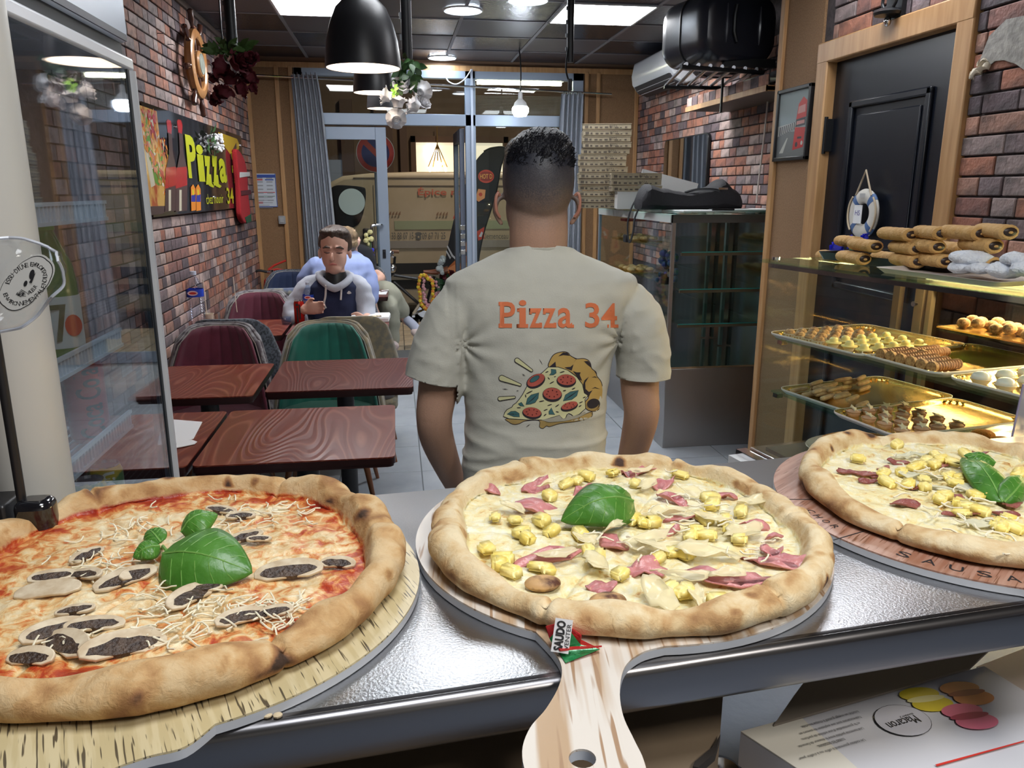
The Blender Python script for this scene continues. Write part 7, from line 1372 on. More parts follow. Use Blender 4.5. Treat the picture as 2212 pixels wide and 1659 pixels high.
# sauce sachet, pyramid shaped
t = thing('sauce_sachet', 'small red and green foil sachet with white printed band on the middle board handle', 'sachet', PZ(1230, 1400, 1.209))
fo_g = M('foil_green', (.02, .22, .07), .22, .3, coat=.4, bump=.2, bs=150); fo_r = M('foil_red', (.55, .02, .025), .2, .3, coat=.4, bump=.2, bs=150)
T1 = PZ(1218, 1342, 1.232); T2 = PZ(1177, 1352, 1.228); T3 = PZ(1186, 1380, 1.218); T4 = PZ(1198, 1400, 1.213); T5 = PZ(1254, 1392, 1.214); T6 = PZ(1258, 1372, 1.222); T7 = PZ(1300, 1402, 1.212); T8 = PZ(1222, 1434, 1.2095); T9 = PZ(1205, 1408, 1.2095); BK = PZ(1215, 1362, 1.209)
b = B(); V_ = {k: b.v(p) for k, p in dict(a=T1, b=T2, c=T3, d=T4, e=T5, f=T6, g=T7, h=T8, i=T9, k=BK).items()}
b.m(0); [b.face([V_[c] for c in q]) for q in ('acde', 'die', 'ihk', 'gk'[:0] or 'ghi', 'gie')]; b.m(1); [b.face([V_[c] for c in q]) for q in ('abc', 'afe', 'bck', 'cik', 'cdi', 'abk', 'afk', 'fek', 'gek', 'ghk')]
bmesh.ops.recalc_face_normals(b.bm, faces=b.bm.faces); b.done('foil_body', [fo_g, fo_r], t, smooth=False, bev=.0008)
b = B(); b.mi = 0; fz = [PZ(1202, 1389, 1.219), PZ(1210, 1392, 1.2185), PZ(1288, 1400, 1.2145), PZ(1300, 1403, 1.213), PZ(1210, 1412, 1.213), PZ(1199, 1402, 1.2145)]; b.prism([(p.x, p.y) for p in fz], lambda u, v, h: Vector((u, v, h)), 1.2150, 1.2165); b.done('folded_seam', [fo_r], t)
nrm = ((T3-T1).cross(T5-T1)).normalized(); nrm = nrm if nrm.y < 0 else -nrm
W4 = [T1+(T2-T1)*.25, T1+(T6-T1)*.12, T5+(T4-T5)*.35, T4+(T5-T4)*.40]; cen = (PZ(1217, 1352, 1.229)+PZ(1222, 1390, 1.2175))/2
bx_ = (PZ(1222, 1350, 1.230)-PZ(1216, 1392, 1.2165)).normalized(); Mz = basis(PZ(1216, 1371, 1.2245)+nrm*.0022, bx_, nrm.cross(bx_)); w_ = .020; decal('white_band', [(rect(-.0125, -.0058, .0125, .0075), 0)], [M('band_white', (.70, .70, .72), .3)], Mz, t, .0003)
text('SAUDO', .01, inkk, Mz@Matrix.Translation((0, .0025, .0007)), t, fit=(.022, .0068), bold=.0004); text('VENTER', .01, inkk, Mz@Matrix.Translation((0, -.0035, .0007)), t, fit=(.019, .0032))
# ================================================================ PEOPLE
def skinm(nm, c, c2): return M(nm, c, .55, col2=c2, vs=14, vd=3, bump=.05, bs=300)
def hair_fade():
    m = bpy.data.materials.new('skin_with_faded_hair'); m.use_nodes = True; n = m.node_tree.nodes; l = m.node_tree.links; p = n['Principled BSDF']
    tc = n.new('ShaderNodeTexCoord'); sx = n.new('ShaderNodeSeparateXYZ'); l.new(tc.outputs['Object'], sx.inputs[0])
    ns = n.new('ShaderNodeTexNoise'); ns.inputs['Scale'].default_value = 380; ns.inputs['Detail'].default_value = 2; l.new(tc.outputs['Object'], ns.inputs[0])
    n2 = n.new('ShaderNodeTexNoise'); n2.inputs['Scale'].default_value = 13; n2.inputs['Detail'].default_value = 4; l.new(tc.outputs['Object'], n2.inputs[0])
    a = n.new('ShaderNodeMath'); a.operation = 'MULTIPLY_ADD'; a.inputs[1].default_value = .05; l.new(n2.outputs[0], a.inputs[0]); l.new(sx.outputs[2], a.inputs[2])
    mr = n.new('ShaderNodeMapRange'); mr.inputs[1].default_value = HZ0; mr.inputs[2].default_value = HZ1; l.new(a.outputs[0], mr.inputs[0])
    a2 = n.new('ShaderNodeMath'); a2.operation = 'MULTIPLY_ADD'; a2.inputs[1].default_value = .35; l.new(ns.outputs[0], a2.inputs[0]); 
    a3 = n.new('ShaderNodeMath'); a3.operation = 'SUBTRACT'; a3.inputs[1].default_value = .17; l.new(a2.outputs[0], a3.inputs[0]); l.new(mr.outputs[0], a2.inputs[2])
    r = n.new('ShaderNodeValToRGB'); e = r.color_ramp.elements; e[0].position = .0; e[0].color = (.47, .275, .19, 1); e[1].position = 1; e[1].color = (.022, .024, .034, 1); q = e.new(.38); q.color = (.27, .185, .145, 1); q = e.new(.68); q.color = (.085, .075, .08, 1)
    l.new(a3.outputs[0], r.inputs[0]); l.new(r.outputs[0], p.inputs[0]); p.inputs['Roughness'].default_value = .5
    b = n.new('ShaderNodeBump'); b.inputs['Strength'].default_value = .25; b.inputs['Distance'].default_value = .002; l.new(ns.outputs[0], b.inputs['Height']); l.new(b.outputs[0], p.inputs['Normal']); return m
YM = 1.64
def VM(px, py, dy=0): return PY(px, py, YM+dy)
mp = thing('person', 'standing man seen from behind in a beige T-shirt printed Pizza 34', 'person', (VM(1170, 700).x, YM, 0))
HZ0 = VM(1170, 500).z+.02; HZ1 = VM(1170, 345).z+.02
cx = VM(1169, 400).x
def zz(py): return VM(1169, py).z
def hand(b, w, d, side, k=1, n=8):   # simple curled hand: palm and five separate fingers, from wrist w along direction d
    d = Vector(d).normalized(); s = Vector(side).normalized(); s = (s-d*s.dot(d)).normalized(); u = d.cross(s)
    chain(b, [(w-d*.02*k, (.024*k, .019*k)), (w+d*.03*k, (.036*k, .016*k)), (w+d*.075*k, (.040*k, .014*k))], 12)
    for i, (o, L_) in enumerate(((-.030, .062), (-.010, .074), (.011, .080), (.031, .070))):
        a = w+d*.08*k+s*o*k; chain(b, [(a, .0085*k), (a+d*L_*.45*k+u*.008*k, .008*k), (a+d*L_*.8*k+u*.026*k, .0072*k), (a+d*L_*.86*k+u*.042*k, .006*k)], n)
    a = w+d*.03*k+s*.034*k; chain(b, [(a, .011*k), (a+d*.03*k+s*.020*k+u*.010*k, .010*k), (a+d*.055*k+s*.018*k+u*.026*k, .008*k)], n)
b = B()
# head, neck
hc = Vector((cx, YM+.02, zz(392)))
b.sph((cx, YM+.035, zz(385)), (.0755, .098, .104), 28, 18)
b.sph((cx, YM+.055, zz(452)), (.066, .078, .085), 24, 14)
b.sph((cx, YM+.085, zz(505)), (.048, .055, .045), 20, 12)
b.sph((cx, YM+.145, zz(445)), (.012, .018, .024), 10, 8)
chain(b, [((cx, YM+.035, zz(440)), (.062, .064)), ((cx, YM+.025, zz(500)), (.0625, .058)), ((cx, YM+.028, zz(545)), (.062, .058)), ((cx, YM+.035, zz(590)), (.060, .052))], 22)
# torso core under the shirt
stack(b, [(zz(590), cx, YM+.03, .10, .06), (zz(620), cx+.01, YM+.03, .165, .08), (zz(800), cx, YM+.03, .145, .09), (.98, cx, YM+.035, .135, .09), (.86, cx, YM+.04, .145, .095)])
# arms: shoulder, elbow, wrist (hands go into the front pockets)
armL = [(VM(1005, 678, .03), .044), (VM(962, 760, .03), .047), (VM(945, 850, .03), .0435), (VM(938, 905, .03), .040), (VM(945, 950, .06), .0385), (VM(968, 1010, .12), .032), (VM(990, 1058, .17), .026)]
armR = [(VM(1355, 680, .03), .044), (VM(1378, 750, .03), .047), (VM(1382, 840, .03), .0435), (VM(1386, 890, .03), .041), (VM(1378, 935, .06), .0385), (VM(1360, 1000, .12), .032), (VM(1345, 1050, .17), .026)]
chain(b, armL, 18); chain(b, armR, 18)
hand(b, armL[-1][0], (.3, .35, -1), (1, 0, .2)); hand(b, armR[-1][0], (-.3, .35, -1), (-1, 0, .2))
for sx in (-1, 1):   # ears
    e = Vector((cx+sx*.080, YM+.045, zz(452))); R_ = Matrix.Rotation(sx*.55, 3, 'Z'); chain(b, [(e+Vector((sx*-.001, 0, .024)), (.006, .012)), (e+Vector((sx*.008, -.004, .016)), (.006, .012)), (e+Vector((sx*.010, 0, -.008)), (.0055, .010)), (e+Vector((-sx*.003, .006, -.030)), (.006, .008))], 12)
me = remesh(b, .0042, 7, 'body'); me.materials.append(hair_fade()); link('body', me, mp)
for sx in (-1, 1):
    e = Vector((cx+sx*.083, YM+.036, zz(447))); R_ = Matrix.Rotation(-sx*.9, 3, 'Z'); b = B(); b.tube(crom([e+Vector((-sx*.004, .004, .018)), e+Vector((sx*.002, 0, .027)), e+Vector((sx*.007, -.002, .016)), e+Vector((sx*.006, -.001, -.008)), e+Vector((-sx*.002, .004, -.022))], 5), .0036, 8); b.done('ear_rim', M('ear_skin', (.45, .20, .14), .5), mp)
# top hair: dark longer crown swept back
b = B(); b.sph((cx+.002, YM+.035, zz(352)), (.0715, .090, .074), 26, 14); b.sph((cx+.018, YM+.04, zz(322)), (.055, .075, .045), 20, 10); b.sph((cx-.030, YM+.04, zz(336)), (.042, .07, .042), 20, 10); b.sph((cx+.045, YM+.05, zz(315)), (.022, .05, .026), 16, 8)
me = remesh(b, .005, 3, 'hair')
for v in me.vertices:
    k = .004*nz(v.co.x*90, v.co.y*30, v.co.z*60); v.co += v.normal*k
hm = M('black_hair', (.010, .010, .014), .42, bump=.6, bs=320, stretch=(1, .3, .5)); me.materials.append(hm); hr = link('hair', me, mp)
b = B(); random.seed(5)
for k in range(420):
    a = rnd(-1, 1); t_ = rnd(0, 1); p = Vector((cx+a*.062, YM+.035-.075*sqrt(max(0, 1-a*a*.8))*rnd(.3, 1.05), zz(350)+.05*rnd(-.2, 1)*(1-a*a*.5)))
    c0 = Vector((cx, YM+.035, zz(352))); d = (p-c0); q = c0+Vector((d.x/.0715, d.y/.090, d.z/.074)).normalized()*1.0 if 0 else None
    e = Vector((d.x/.0715, d.y/.090, d.z/.074)); e = e.normalized(); s0 = c0+Vector((e.x*.0725, e.y*.091, e.z*.075)); 
    if s0.z < zz(368): continue
    w = Vector((rnd(-.2, .35), -.12, .65)).normalized()*rnd(.006, .013); b.tube([s0, s0+w*.6+Vector((.002, -.003, 0)), s0+w+Vector((.007*rnd(-.4, 1), -.007, -.004))], .0007, 4, rs=[.0010, .0008, .0003])
b.done('hair_strands', M('hair_strand', (.014, .014, .02), .4), mp, kind='stuff')
# T-shirt
b = B()
secs = [(516, .066, .058, 0), (530, .069, .062, 0), (545, .080, .068, 0), (556, .104, .076, .002), (570, .136, .084, .004), (588, .176, .092, .006), (606, .206, .098, .008), (640, .212, .105, .008), (690, .190, .112, 0), (740, .176, .114, 0), (800, .163, .113, -.002), (860, .159, .112, -.002), (910, .158, .112, -.002), (960, .160, .114, -.002), (1010, .164, .118, -.002), (1080, .17, .12, 0), (1150, .172, .12, 0)]
stack(b, [(zz(py), cx+dx, YM+.035, hw, hd) for py, hw, hd, dx in secs][::-1], 40, 2.35)
slL = [(VM(1030, 665, .03), (.058, .060)), (VM(1000, 672, .03), (.062, .064)), (VM(966, 730, .03), (.064, .066)), (VM(946, 790, .03), (.066, .064)), (VM(940, 830, .03), (.066, .064))]
slR = [(VM(1335, 668, .03), (.058, .060)), (VM(1362, 676, .03), (.062, .064)), (VM(1383, 730, .03), (.062, .066)), (VM(1390, 790, .03), (.060, .062)), (VM(1388, 815, .03), (.060, .062))]
chain(b, slL, 24); chain(b, slR, 24)
me = remesh(b, .0048, 9, 't_shirt'); bm_ = bmesh.new(); bm_.from_mesh(me)
bm_.normal_update()
def ridge(x): return (1-abs(x))**3
for v in bm_.verts:
    p = v.co; w = max(0, min(1, (1.11-p.z)/.10)); q = .0032*nz(p.x*11, p.y*11, p.z*17)+.0012*nz(p.x*40, p.y*20, p.z*55)
    xr = (p.x-cx)
    q += w*(.0065*ridge(nz(xr*3.0+7, p.y*4, p.z*26)*1.5)-.002)
    if abs(xr) < .2: 
        # diagonal pulls from the armpits
        for sx in (-1, 1):
            ax = cx+sx*.172; dx = (p.x-ax)*-sx; dz = p.z-zz(735); rr_ = sqrt(dx*dx+dz*dz); th = atan2(dz, dx)
            if -.01 < dx < .13: q += .0055*math.exp(-rr_/.055)*sin(th*9+sx)*min(1, rr_/.012)
    else: q += .003*ridge(nz(p.x*16, p.y*10, p.z*20+3)*1.4)
    v.co += v.normal*q
def cut(bm_, co, no, sel):
    g = [f for f in bm_.faces if sel(f.calc_center_median())]; ge = set(g)
    for f in g: ge.update(f.edges); ge.update(f.verts)
    bmesh.ops.bisect_plane(bm_, geom=list(ge), plane_co=co, plane_no=no, clear_outer=True)
cut(bm_, VM(943, 818, .03), (VM(938, 840, .03)-VM(948, 790, .03)).normalized(), lambda c: c.x < cx-.185 and c.z < zz(770))
cut(bm_, VM(1388, 812, .03), (VM(1388, 830, .03)-VM(1390, 790, .03)).normalized(), lambda c: c.x > cx+.175 and c.z < zz(770))
cut(bm_, Vector((0, YM-.02, zz(531))), Vector((0, .30, 1)).normalized(), lambda c: abs(c.x-cx) < .12 and c.z > zz(556))
cut(bm_, Vector((0, 0, zz(1140))), Vector((0, 0, -1)), lambda c: c.z < zz(1100))
bm_.to_mesh(me); bvh = BVHTree.FromBMesh(bm_); bm_.free(); me.shade_smooth()
shm = M('beige_jersey', (.54, .53, .46), .88, col2=(.57, .56, .49), vs=8, bump=.12, bs=420, sheen=.1); me.materials.append(shm); sh = link('t_shirt', me, mp, solid=.002)
ring = [Vector((cx+.0685*cos(a), YM+.035+.0615*sin(a), zz(533)-.010*sin(a)-.012)) for a in [2*pi*k/40 for k in range(41)]]
B().tube(ring, .0058, 8).done('neck_band', shm, mp)
trm = M('dark_trousers', (.04, .045, .06), .85, bump=.2, bs=200); b = B(); stack(b, [(.99, cx, YM+.04, .150, .105), (.90, cx, YM+.04, .158, .11), (.82, cx, YM+.04, .165, .115)][::-1])
for sx in (-1, 1): chain(b, [((cx+sx*.08, YM+.04, .88), (.088, .10)), ((cx+sx*.085, YM+.02, .5), (.066, .07)), ((cx+sx*.09, YM+.04, .09), (.052, .06))], 18)
me = remesh(b, .010, 4, 'trousers'); me.materials.append(trm); link('trousers', me, mp)
for sx in (-1, 1): b = B(); chain(b, [((cx+sx*.09, YM-.02, .045), (.040, .042)), ((cx+sx*.09, YM+.08, .04), (.045, .035)), ((cx+sx*.095, YM+.19, .03), (.042, .025))], 14); b.done('shoe', blackp, mp)
# prints on the shirt, laid on the cloth
def shirt_print(nm, polys, mats, grid=9, meshes=None, base=.0012):
    w = B(); LY = []; BX = []
    for pts, mi in polys:
        bx = (min(p[0] for p in pts), max(p[0] for p in pts), min(p[1] for p in pts), max(p[1] for p in pts)); LY.append(1+max([LY[j] for j, q in enumerate(BX) if q[0] < bx[1] and bx[0] < q[1] and q[2] < bx[3] and bx[2] < q[3]], default=-1)); BX.append(bx)
    for i, (pts, mi) in enumerate(polys):
        bm2 = bmesh.new(); f = bm2.faces.new([bm2.verts.new((x, y, 0)) for x, y in pts]); f.normal_update(); bmesh.ops.triangulate(bm2, faces=[f]); _proj(bm2, w, mi, grid, base+.00026*min(LY[i], 14))
    for me_, mi in (meshes or []): bm2 = bmesh.new(); bm2.from_mesh(me_); _proj(bm2, w, mi, grid, base+.0005)
    return w.done(nm, mats, sh, smooth=True, recalc=False, angle=180)
def _proj(bm2, w, mi, grid, off):
    xs = [v.co.x for v in bm2.verts]; ys = [v.co.y for v in bm2.verts]
    for ax, lo, hi in ((0, min(xs), max(xs)), (1, min(ys), max(ys))):
        k = math.ceil(lo/grid)*grid
        while k < hi:
            no = (1, 0, 0) if ax == 0 else (0, 1, 0); co = (k, 0, 0) if ax == 0 else (0, k, 0); bmesh.ops.bisect_plane(bm2, geom=bm2.verts[:]+bm2.edges[:]+bm2.faces[:], plane_co=co, plane_no=no); k += grid
    mp_ = {}
    for v in bm2.verts:
        r = ray(v.co.x, v.co.y).normalized(); h, nn, ix, dd = bvh.ray_cast(Vector((0, 0, HC)), r)
        mp_[v.index if 0 else v] = w.v((h-r*(off+.0012)) if h else Vector((0, 0, HC))+r*1.6)
    w.mi = mi
    for f in bm2.faces: w.face([mp_[v] for v in f.verts])
    bm2.free()
def ptm(s, x0, x1, y0, y1, bold=.005):
    m_ = text_mesh(s, 1, bold*3); xs = [v.co.x for v in m_.vertices]; ys = [v.co.y for v in m_.vertices]
    for v in m_.vertices: v.co.x = x0+(v.co.x-min(xs))/(max(xs)-min(xs))*(x1-x0); v.co.y = y1-(v.co.y-min(ys))/(max(ys)-min(ys))*(y1-y0)
    return m_
lm = [(ptm('P', 1080, 1113, 652, 708), 0), (ptm('i', 1121, 1137, 648, 708), 0), (ptm('z', 1144, 1170, 666, 708), 0), (ptm('z', 1174, 1200, 666, 708), 0), (ptm('a', 1205, 1236, 665, 708), 0), (ptm('3', 1264, 1295, 654, 708), 0), (ptm('4', 1299, 1333, 655, 708), 0)]
sf = [rect(1077, 699, 1106, 708), rect(1077, 652, 1090, 660), rect(1116, 700, 1141, 708), rect(1117, 666, 1130, 673), rect(1143, 666, 1149, 679), rect(1165, 697, 1171, 708), rect(1173, 666, 1179, 679), rect(1196, 697, 1202, 708), rect(1230, 701, 1240, 708), rect(1312, 701, 1336, 708)]
shirt_print('shirt_lettering', [(q, 0) for q in sf], [M('orange_print', (.72, .19, .075), .8)], meshes=lm)
def c7(pts): return [(1060+x/7.54, 730+y/7.54) for x, y in pts]
def sm(pts, n=4): return [(q.x, q.y) for q in crom([(x, y, 0) for x, y in c7(pts)], n, True)]
def grow(pts, d):
    n = len(pts); A = sum(pts[i][0]*pts[(i+1) % n][1]-pts[(i+1) % n][0]*pts[i][1] for i in range(n)); s = 1 if A > 0 else -1; out = []
    for i in range(n):
        x0, y0 = pts[i-1]; x1, y1 = pts[(i+1) % n]; dx, dy = x1-x0, y1-y0; L_ = sqrt(dx*dx+dy*dy) or 1; out.append((pts[i][0]+s*dy/L_*d, pts[i][1]-s*dx/L_*d))
    return out
K, CRM, CRU, RED, TEAL, BRN, DRD = range(7)
slc = c7([(210, 1275), (235, 1215), (270, 1170), (350, 1130), (370, 1095), (420, 1060), (470, 1000), (520, 930), (590, 800), (700, 640), (830, 580), (940, 480), (1100, 480), (1250, 530), (1400, 640), (1490, 760), (1520, 900), (1580, 940), (1530, 1000), (1540, 1150), (1480, 1200), (1440, 1240), (1350, 1270), (1310, 1240), (1270, 1225), (1235, 1250), (1215, 1305), (1180, 1315), (1150, 1290), (1120, 1255), (1000, 1290), (860, 1330), (600, 1330), (300, 1310)])
cru = sm([(950, 470), (970, 370), (1040, 270), (1180, 230), (1260, 250), (1290, 290), (1400, 345), (1500, 340), (1580, 365), (1620, 420), (1640, 500), (1710, 560), (1725, 625), (1790, 710), (1820, 830), (1815, 940), (1805, 1080), (1740, 1170), (1650, 1190), (1560, 1150), (1535, 1060), (1600, 970), (1540, 910), (1500, 760), (1400, 625), (1250, 520), (1100, 485)])
low = sm([(260, 1310), (300, 1380), (380, 1415), (470, 1400), (560, 1360), (780, 1350), (790, 1450), (850, 1480), (910, 1440), (960, 1450), (1130, 1400), (1300, 1380), (1430, 1360), (1560, 1330), (1650, 1280), (1660, 1210), (1600, 1210), (1400, 1290), (1100, 1340), (800, 1330)])
P_ = [(low, K), (grow(low, -1.3), BRN), (grow(cru, 1.6), K), (cru, CRU), (grow(slc, 1.5), K), (slc, CRM)]
und = c7([(820, 1335), (1000, 1300), (1120, 1262), (1160, 1310), (1220, 1310), (1260, 1240), (1310, 1275), (1440, 1250), (1530, 1200), (1560, 1230), (1400, 1310), (1200, 1355), (950, 1375)]); P_.append((und, BRN+2-2 if 0 else 7))
for q in ([(950, 475), (1055, 385), (1065, 470)], [(1200, 480), (1300, 470), (1350, 430), (1320, 530), (1260, 510)], [(1180, 235), (1250, 240), (1285, 290), (1180, 280), (1100, 300)], [(1340, 540), (1400, 560), (1465, 560), (1450, 600), (1490, 700), (1440, 670)], [(1505, 760), (1530, 690), (1600, 630), (1540, 730), (1545, 830), (1600, 880), (1660, 850), (1620, 910), (1600, 960), (1540, 910)], [(1640, 830), (1700, 800), (1790, 835), (1700, 815)], [(1520, 380), (1590, 375), (1630, 430), (1630, 480), (1570, 430)], [(1640, 640), (1700, 625), (1740, 650), (1690, 640)], [(1290, 290), (1400, 345), (1350, 400), (1390, 350)]): P_.append((c7(q), K))
def e7(x, y, a, b_, r=0, n=22): return c7(ell(x, y, a, b_, n, r))
P_ += [(e7(1672, 1085, 112, 95, -.4), K), (e7(1665, 1095, 98, 84, -.4), BRN), (e7(1670, 1075, 100, 70, -.4), K)]
for x, y, a, b_, r in ((735, 705, 165, 108, -.5), (1232, 700, 160, 108, .05), (1002, 925, 160, 118, .05), (1282, 1118, 145, 72, -.3), (672, 1228, 160, 98, .12)):
    P_ += [(e7(x, y, a, b_, r), K), (e7(x+2, y-18, a*.93, b_*.80, r), RED)]
    if x != 735:
        for k in range(7): aa = k*.9+x; P_.append((e7(x+a*.55*cos(aa), y-18+b_*.45*sin(aa), a*.09, b_*.10, aa, 7), DRD))
P_.append((e7(715, 668, 92, 42, -.55), K)); P_.append((e7(715, 668, 84, 36, -.55), TEAL))
for q in ([(575, 1085), (600, 990), (660, 930), (785, 895), (770, 980), (720, 1050), (650, 1075)], [(1180, 1025), (1220, 930), (1300, 880), (1430, 855), (1400, 940), (1320, 1000)], [(265, 1240), (330, 1200), (400, 1195), (460, 1230), (470, 1285), (380, 1280)], [(985, 510), (1060, 520), (1065, 570), (1020, 600), (955, 603), (990, 570)], [(450, 1075), (500, 1050), (545, 1115), (480, 1105)], [(990, 1140), (1010, 1200), (1045, 1245), (950, 1240), (950, 1200)]): P_ += [(grow(c7(q), .9), K), (c7(q), TEAL)]
for q in ([(575, 1085), (680, 990), (785, 895), (690, 1000)], [(1180, 1025), (1300, 935), (1430, 855), (1310, 950)], [(265, 1240), (360, 1235), (465, 1245), (360, 1247)]): P_.append((c7(q), K))
for x, y, a, r in ((915, 555, 30, -.4), (1165, 555, 45, -.3), (1035, 637, 32, -.35), (995, 728, 45, -.5), (945, 660, 24, .9), (1350, 825, 34, -.5), (1202, 858, 28, -.2), (830, 1030, 45, -.2), (960, 1093, 42, -.3), (1082, 1105, 42, -.6), (895, 1173, 38, -.35), (458, 1138, 36, 0), (885, 1255, 30, -.7), (1525, 968, 28, -.4), (1455, 1110, 30, -.6), (1470, 1050, 36, -.4), (1085, 1205, 26, .2), (630, 885, 62, -.45), (570, 945, 26, 1.4)): P_.append((e7(x, y, a, 9, r, 8), K))
for (x0, y0, w0, x1, y1, w1) in ((430, 365, 34, 665, 530, 16), (180, 655, 42, 480, 765, 14), (150, 990, 28, 385, 965, 14)):
    d = Vector((x1-x0, y1-y0)).normalized(); n_ = Vector((-d.y, d.x)); th = atan2(d.y, d.x)
    q = [(x0+w0*cos(th+pi/2+k*pi/8), y0+w0*sin(th+pi/2+k*pi/8)) for k in range(9)]+[(x1+w1*cos(th-pi/2+k*pi/5), y1+w1*sin(th-pi/2+k*pi/5)) for k in range(6)]; P_ += [(grow(c7(q), 1.5), K), (c7(q), CRM)]
for x0, y0, x1, y1 in ((788, 340, 845, 440), (505, 580, 570, 622), (180, 828, 290, 840), (415, 862, 460, 858), (570, 1455, 650, 1400)): d = Vector((x1-x0, y1-y0)); n_ = Vector((-d.y, d.x)).normalized()*6; P_.append((c7([(x0, y0), ((x0+x1)/2+n_.x, (y0+y1)/2+n_.y), (x1, y1), ((x0+x1)/2-n_.x, (y0+y1)/2-n_.y)]), K))
shirt_print('pizza_slice_print', P_, [M('print_black', (.025, .018, .025), .8), M('print_cream_yellow', (.66, .64, .36), .8), M('print_crust', (.52, .34, .10), .8), M('print_tomato', (.48, .10, .07), .8), M('print_teal', (.05, .15, .16), .8), M('print_brown', (.42, .29, .10), .8), M('print_darkred', (.14, .02, .02), .8), M('print_shade', (.36, .34, .27), .8)], grid=10, base=.0004)
# ---------------------------------------------------------------- the man in the hoodie
YH = 5.08
def VH(px, py, dy=0): return PY(px, py, YH+dy)
hp_ = thing('person', 'seated young man facing the camera in a navy and pale grey hoodie, looking down', 'person', (VH(722, 600).x, YH, 0))
skn = skinm('fair_skin', (.60, .35, .27), (.66, .41, .32)); b = B(); hx = VH(722, 540).x; q1 = YH/1640
b.sph(VH(723, 525, .02), (29*q1, 34*q1, 34*q1), 26, 16)      # cranium
b.sph(VH(722, 555, -.01), (25*q1, 24*q1, 31*q1), 24, 14)      # face
b.sph(VH(722, 580, -.04), (15*q1, 13*q1, 12*q1), 18, 10)      # chin
chain(b, [(VH(718, 548, -.105), .009), (VH(717, 556, -.122), .011), (VH(717, 562, -.118), .014)], 10)   # nose
chain(b, [(VH(700, 537, -.080), .012), (VH(712, 536, -.088), .012)], 8); chain(b, [(VH(726, 536, -.088), .012), (VH(739, 538, -.080), .012)], 8)
for px in (691, 756): b.sph(VH(px, 548, .03), (.013, .022, .035), 10, 8)
chain(b, [(VH(724, 575, .02), (.06, .06)), (VH(724, 600, .03), (.062, .06)), (VH(724, 625, .04), (.08, .07))], 16)
hnd = VH(655, 668, -.16); chain(b, [(VH(640, 690, -.05), .034), (hnd, .030)], 12); hand(b, hnd, (.8, -.25, .1), (0, .1, 1), 1.05)
hl_ = VH(790, 690, -.1); chain(b, [(VH(795, 680, -.0), .034), (hl_, .03)], 12); hand(b, hl_, (-.5, -.6, -.1), (0, 0, 1), 1.05)
me = remesh(b, .0065, 5, 'body'); me.materials.append(skn); link('body', me, hp_)
def fpart(nm, pts, r, mt, dy=-.10, n=6): b = B(); b.tube([VH(px, py, dy) for px, py in pts], r, 6, rs=[r*(.4 if i in (0, len(pts)-1) else 1) for i in range(len(pts))]); return b.done(nm, mt, hp_)
hbr = M('brown_hair', (.035, .02, .014), .5, col2=(.07, .042, .028), vs=60, bump=.5, bs=120, stretch=(1, 1, .4))
fpart('eyebrow', [(697, 536), (704, 533), (713, 535)], .009, hbr, -.110); fpart('eyebrow', [(726, 535), (735, 534), (743, 538)], .009, hbr, -.106)
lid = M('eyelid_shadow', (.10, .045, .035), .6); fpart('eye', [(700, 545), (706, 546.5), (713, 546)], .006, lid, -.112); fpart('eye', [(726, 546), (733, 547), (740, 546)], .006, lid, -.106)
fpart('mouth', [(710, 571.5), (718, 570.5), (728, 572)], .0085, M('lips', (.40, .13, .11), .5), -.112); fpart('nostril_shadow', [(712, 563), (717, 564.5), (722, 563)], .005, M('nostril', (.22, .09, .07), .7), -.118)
b = B(); b.sph(VH(724, 512, .035), (32*q1, 36*q1, 25*q1), 26, 14); b.sph(VH(714, 502, -.03), (24*q1, 16*q1, 10*q1), 18, 10); b.sph(VH(735, 504, -.02), (18*q1, 16*q1, 11*q1), 18, 10); b.sph(VH(750, 525, .045), (10*q1, 22*q1, 20*q1), 14, 10); b.sph(VH(696, 522, .045), (8*q1, 20*q1, 18*q1), 14, 10)
me = remesh(b, .007, 2, 'hair')
for v in me.vertices: v.co += v.normal*.006*nz(v.co.x*40, v.co.y*16, v.co.z*30)
me.materials.append(hbr); link('hair', me, hp_)
navy = M('navy_fleece', (.012, .018, .055), .9, col2=(.018, .026, .075), vs=9, bump=.1, bs=200); hgr = M('pale_grey_fleece', (.46, .49, .57), .9, col2=(.40, .43, .50), vs=11, bump=.12, bs=200)
def HS(py, pxl, pxr, hd, dy=.06): a = VH(pxl, py); c_ = VH(pxr, py); return (a.z, (a.x+c_.x)/2, YH+dy, (c_.x-a.x)/2, hd)
b = B(); stack(b, [HS(598, 690, 756, .07), HS(608, 668, 772, .10), HS(620, 660, 780, .12), HS(640, 662, 778, .125), HS(665, 662, 776, .13), HS(690, 664, 774, .13), HS(740, 664, 776, .13), HS(800, 662, 778, .14)][::-1], 28, 2.5)
me = remesh(b, .009, 4, 'hoodie_front')
for v in me.vertices: v.co += v.normal*.006*nz(v.co.x*12, v.co.y*9, v.co.z*22)
me.materials.append(navy); link('hoodie_front', me, hp_)
for pts in ([(692, 608, .05, .055), (668, 622, .05, .075), (650, 645, .04, .072), (634, 668, .02, .066), (633, 688, -.03, .06), (650, 692, -.10, .052)], [(752, 608, .05, .055), (772, 620, .05, .075), (784, 645, .04, .072), (790, 668, .02, .064), (790, 690, -.03, .058), (784, 702, -.10, .050)]):
    b = B(); chain(b, [(VH(px, py, dy), r) for px, py, dy, r in pts], 18); me = remesh(b, .008, 4, 'sleeve')
    for v in me.vertices: v.co += v.normal*.007*nz(v.co.x*16, v.co.y*12, v.co.z*28)
    me.materials.append(hgr); link('sleeve', me, hp_)
b = B(); 
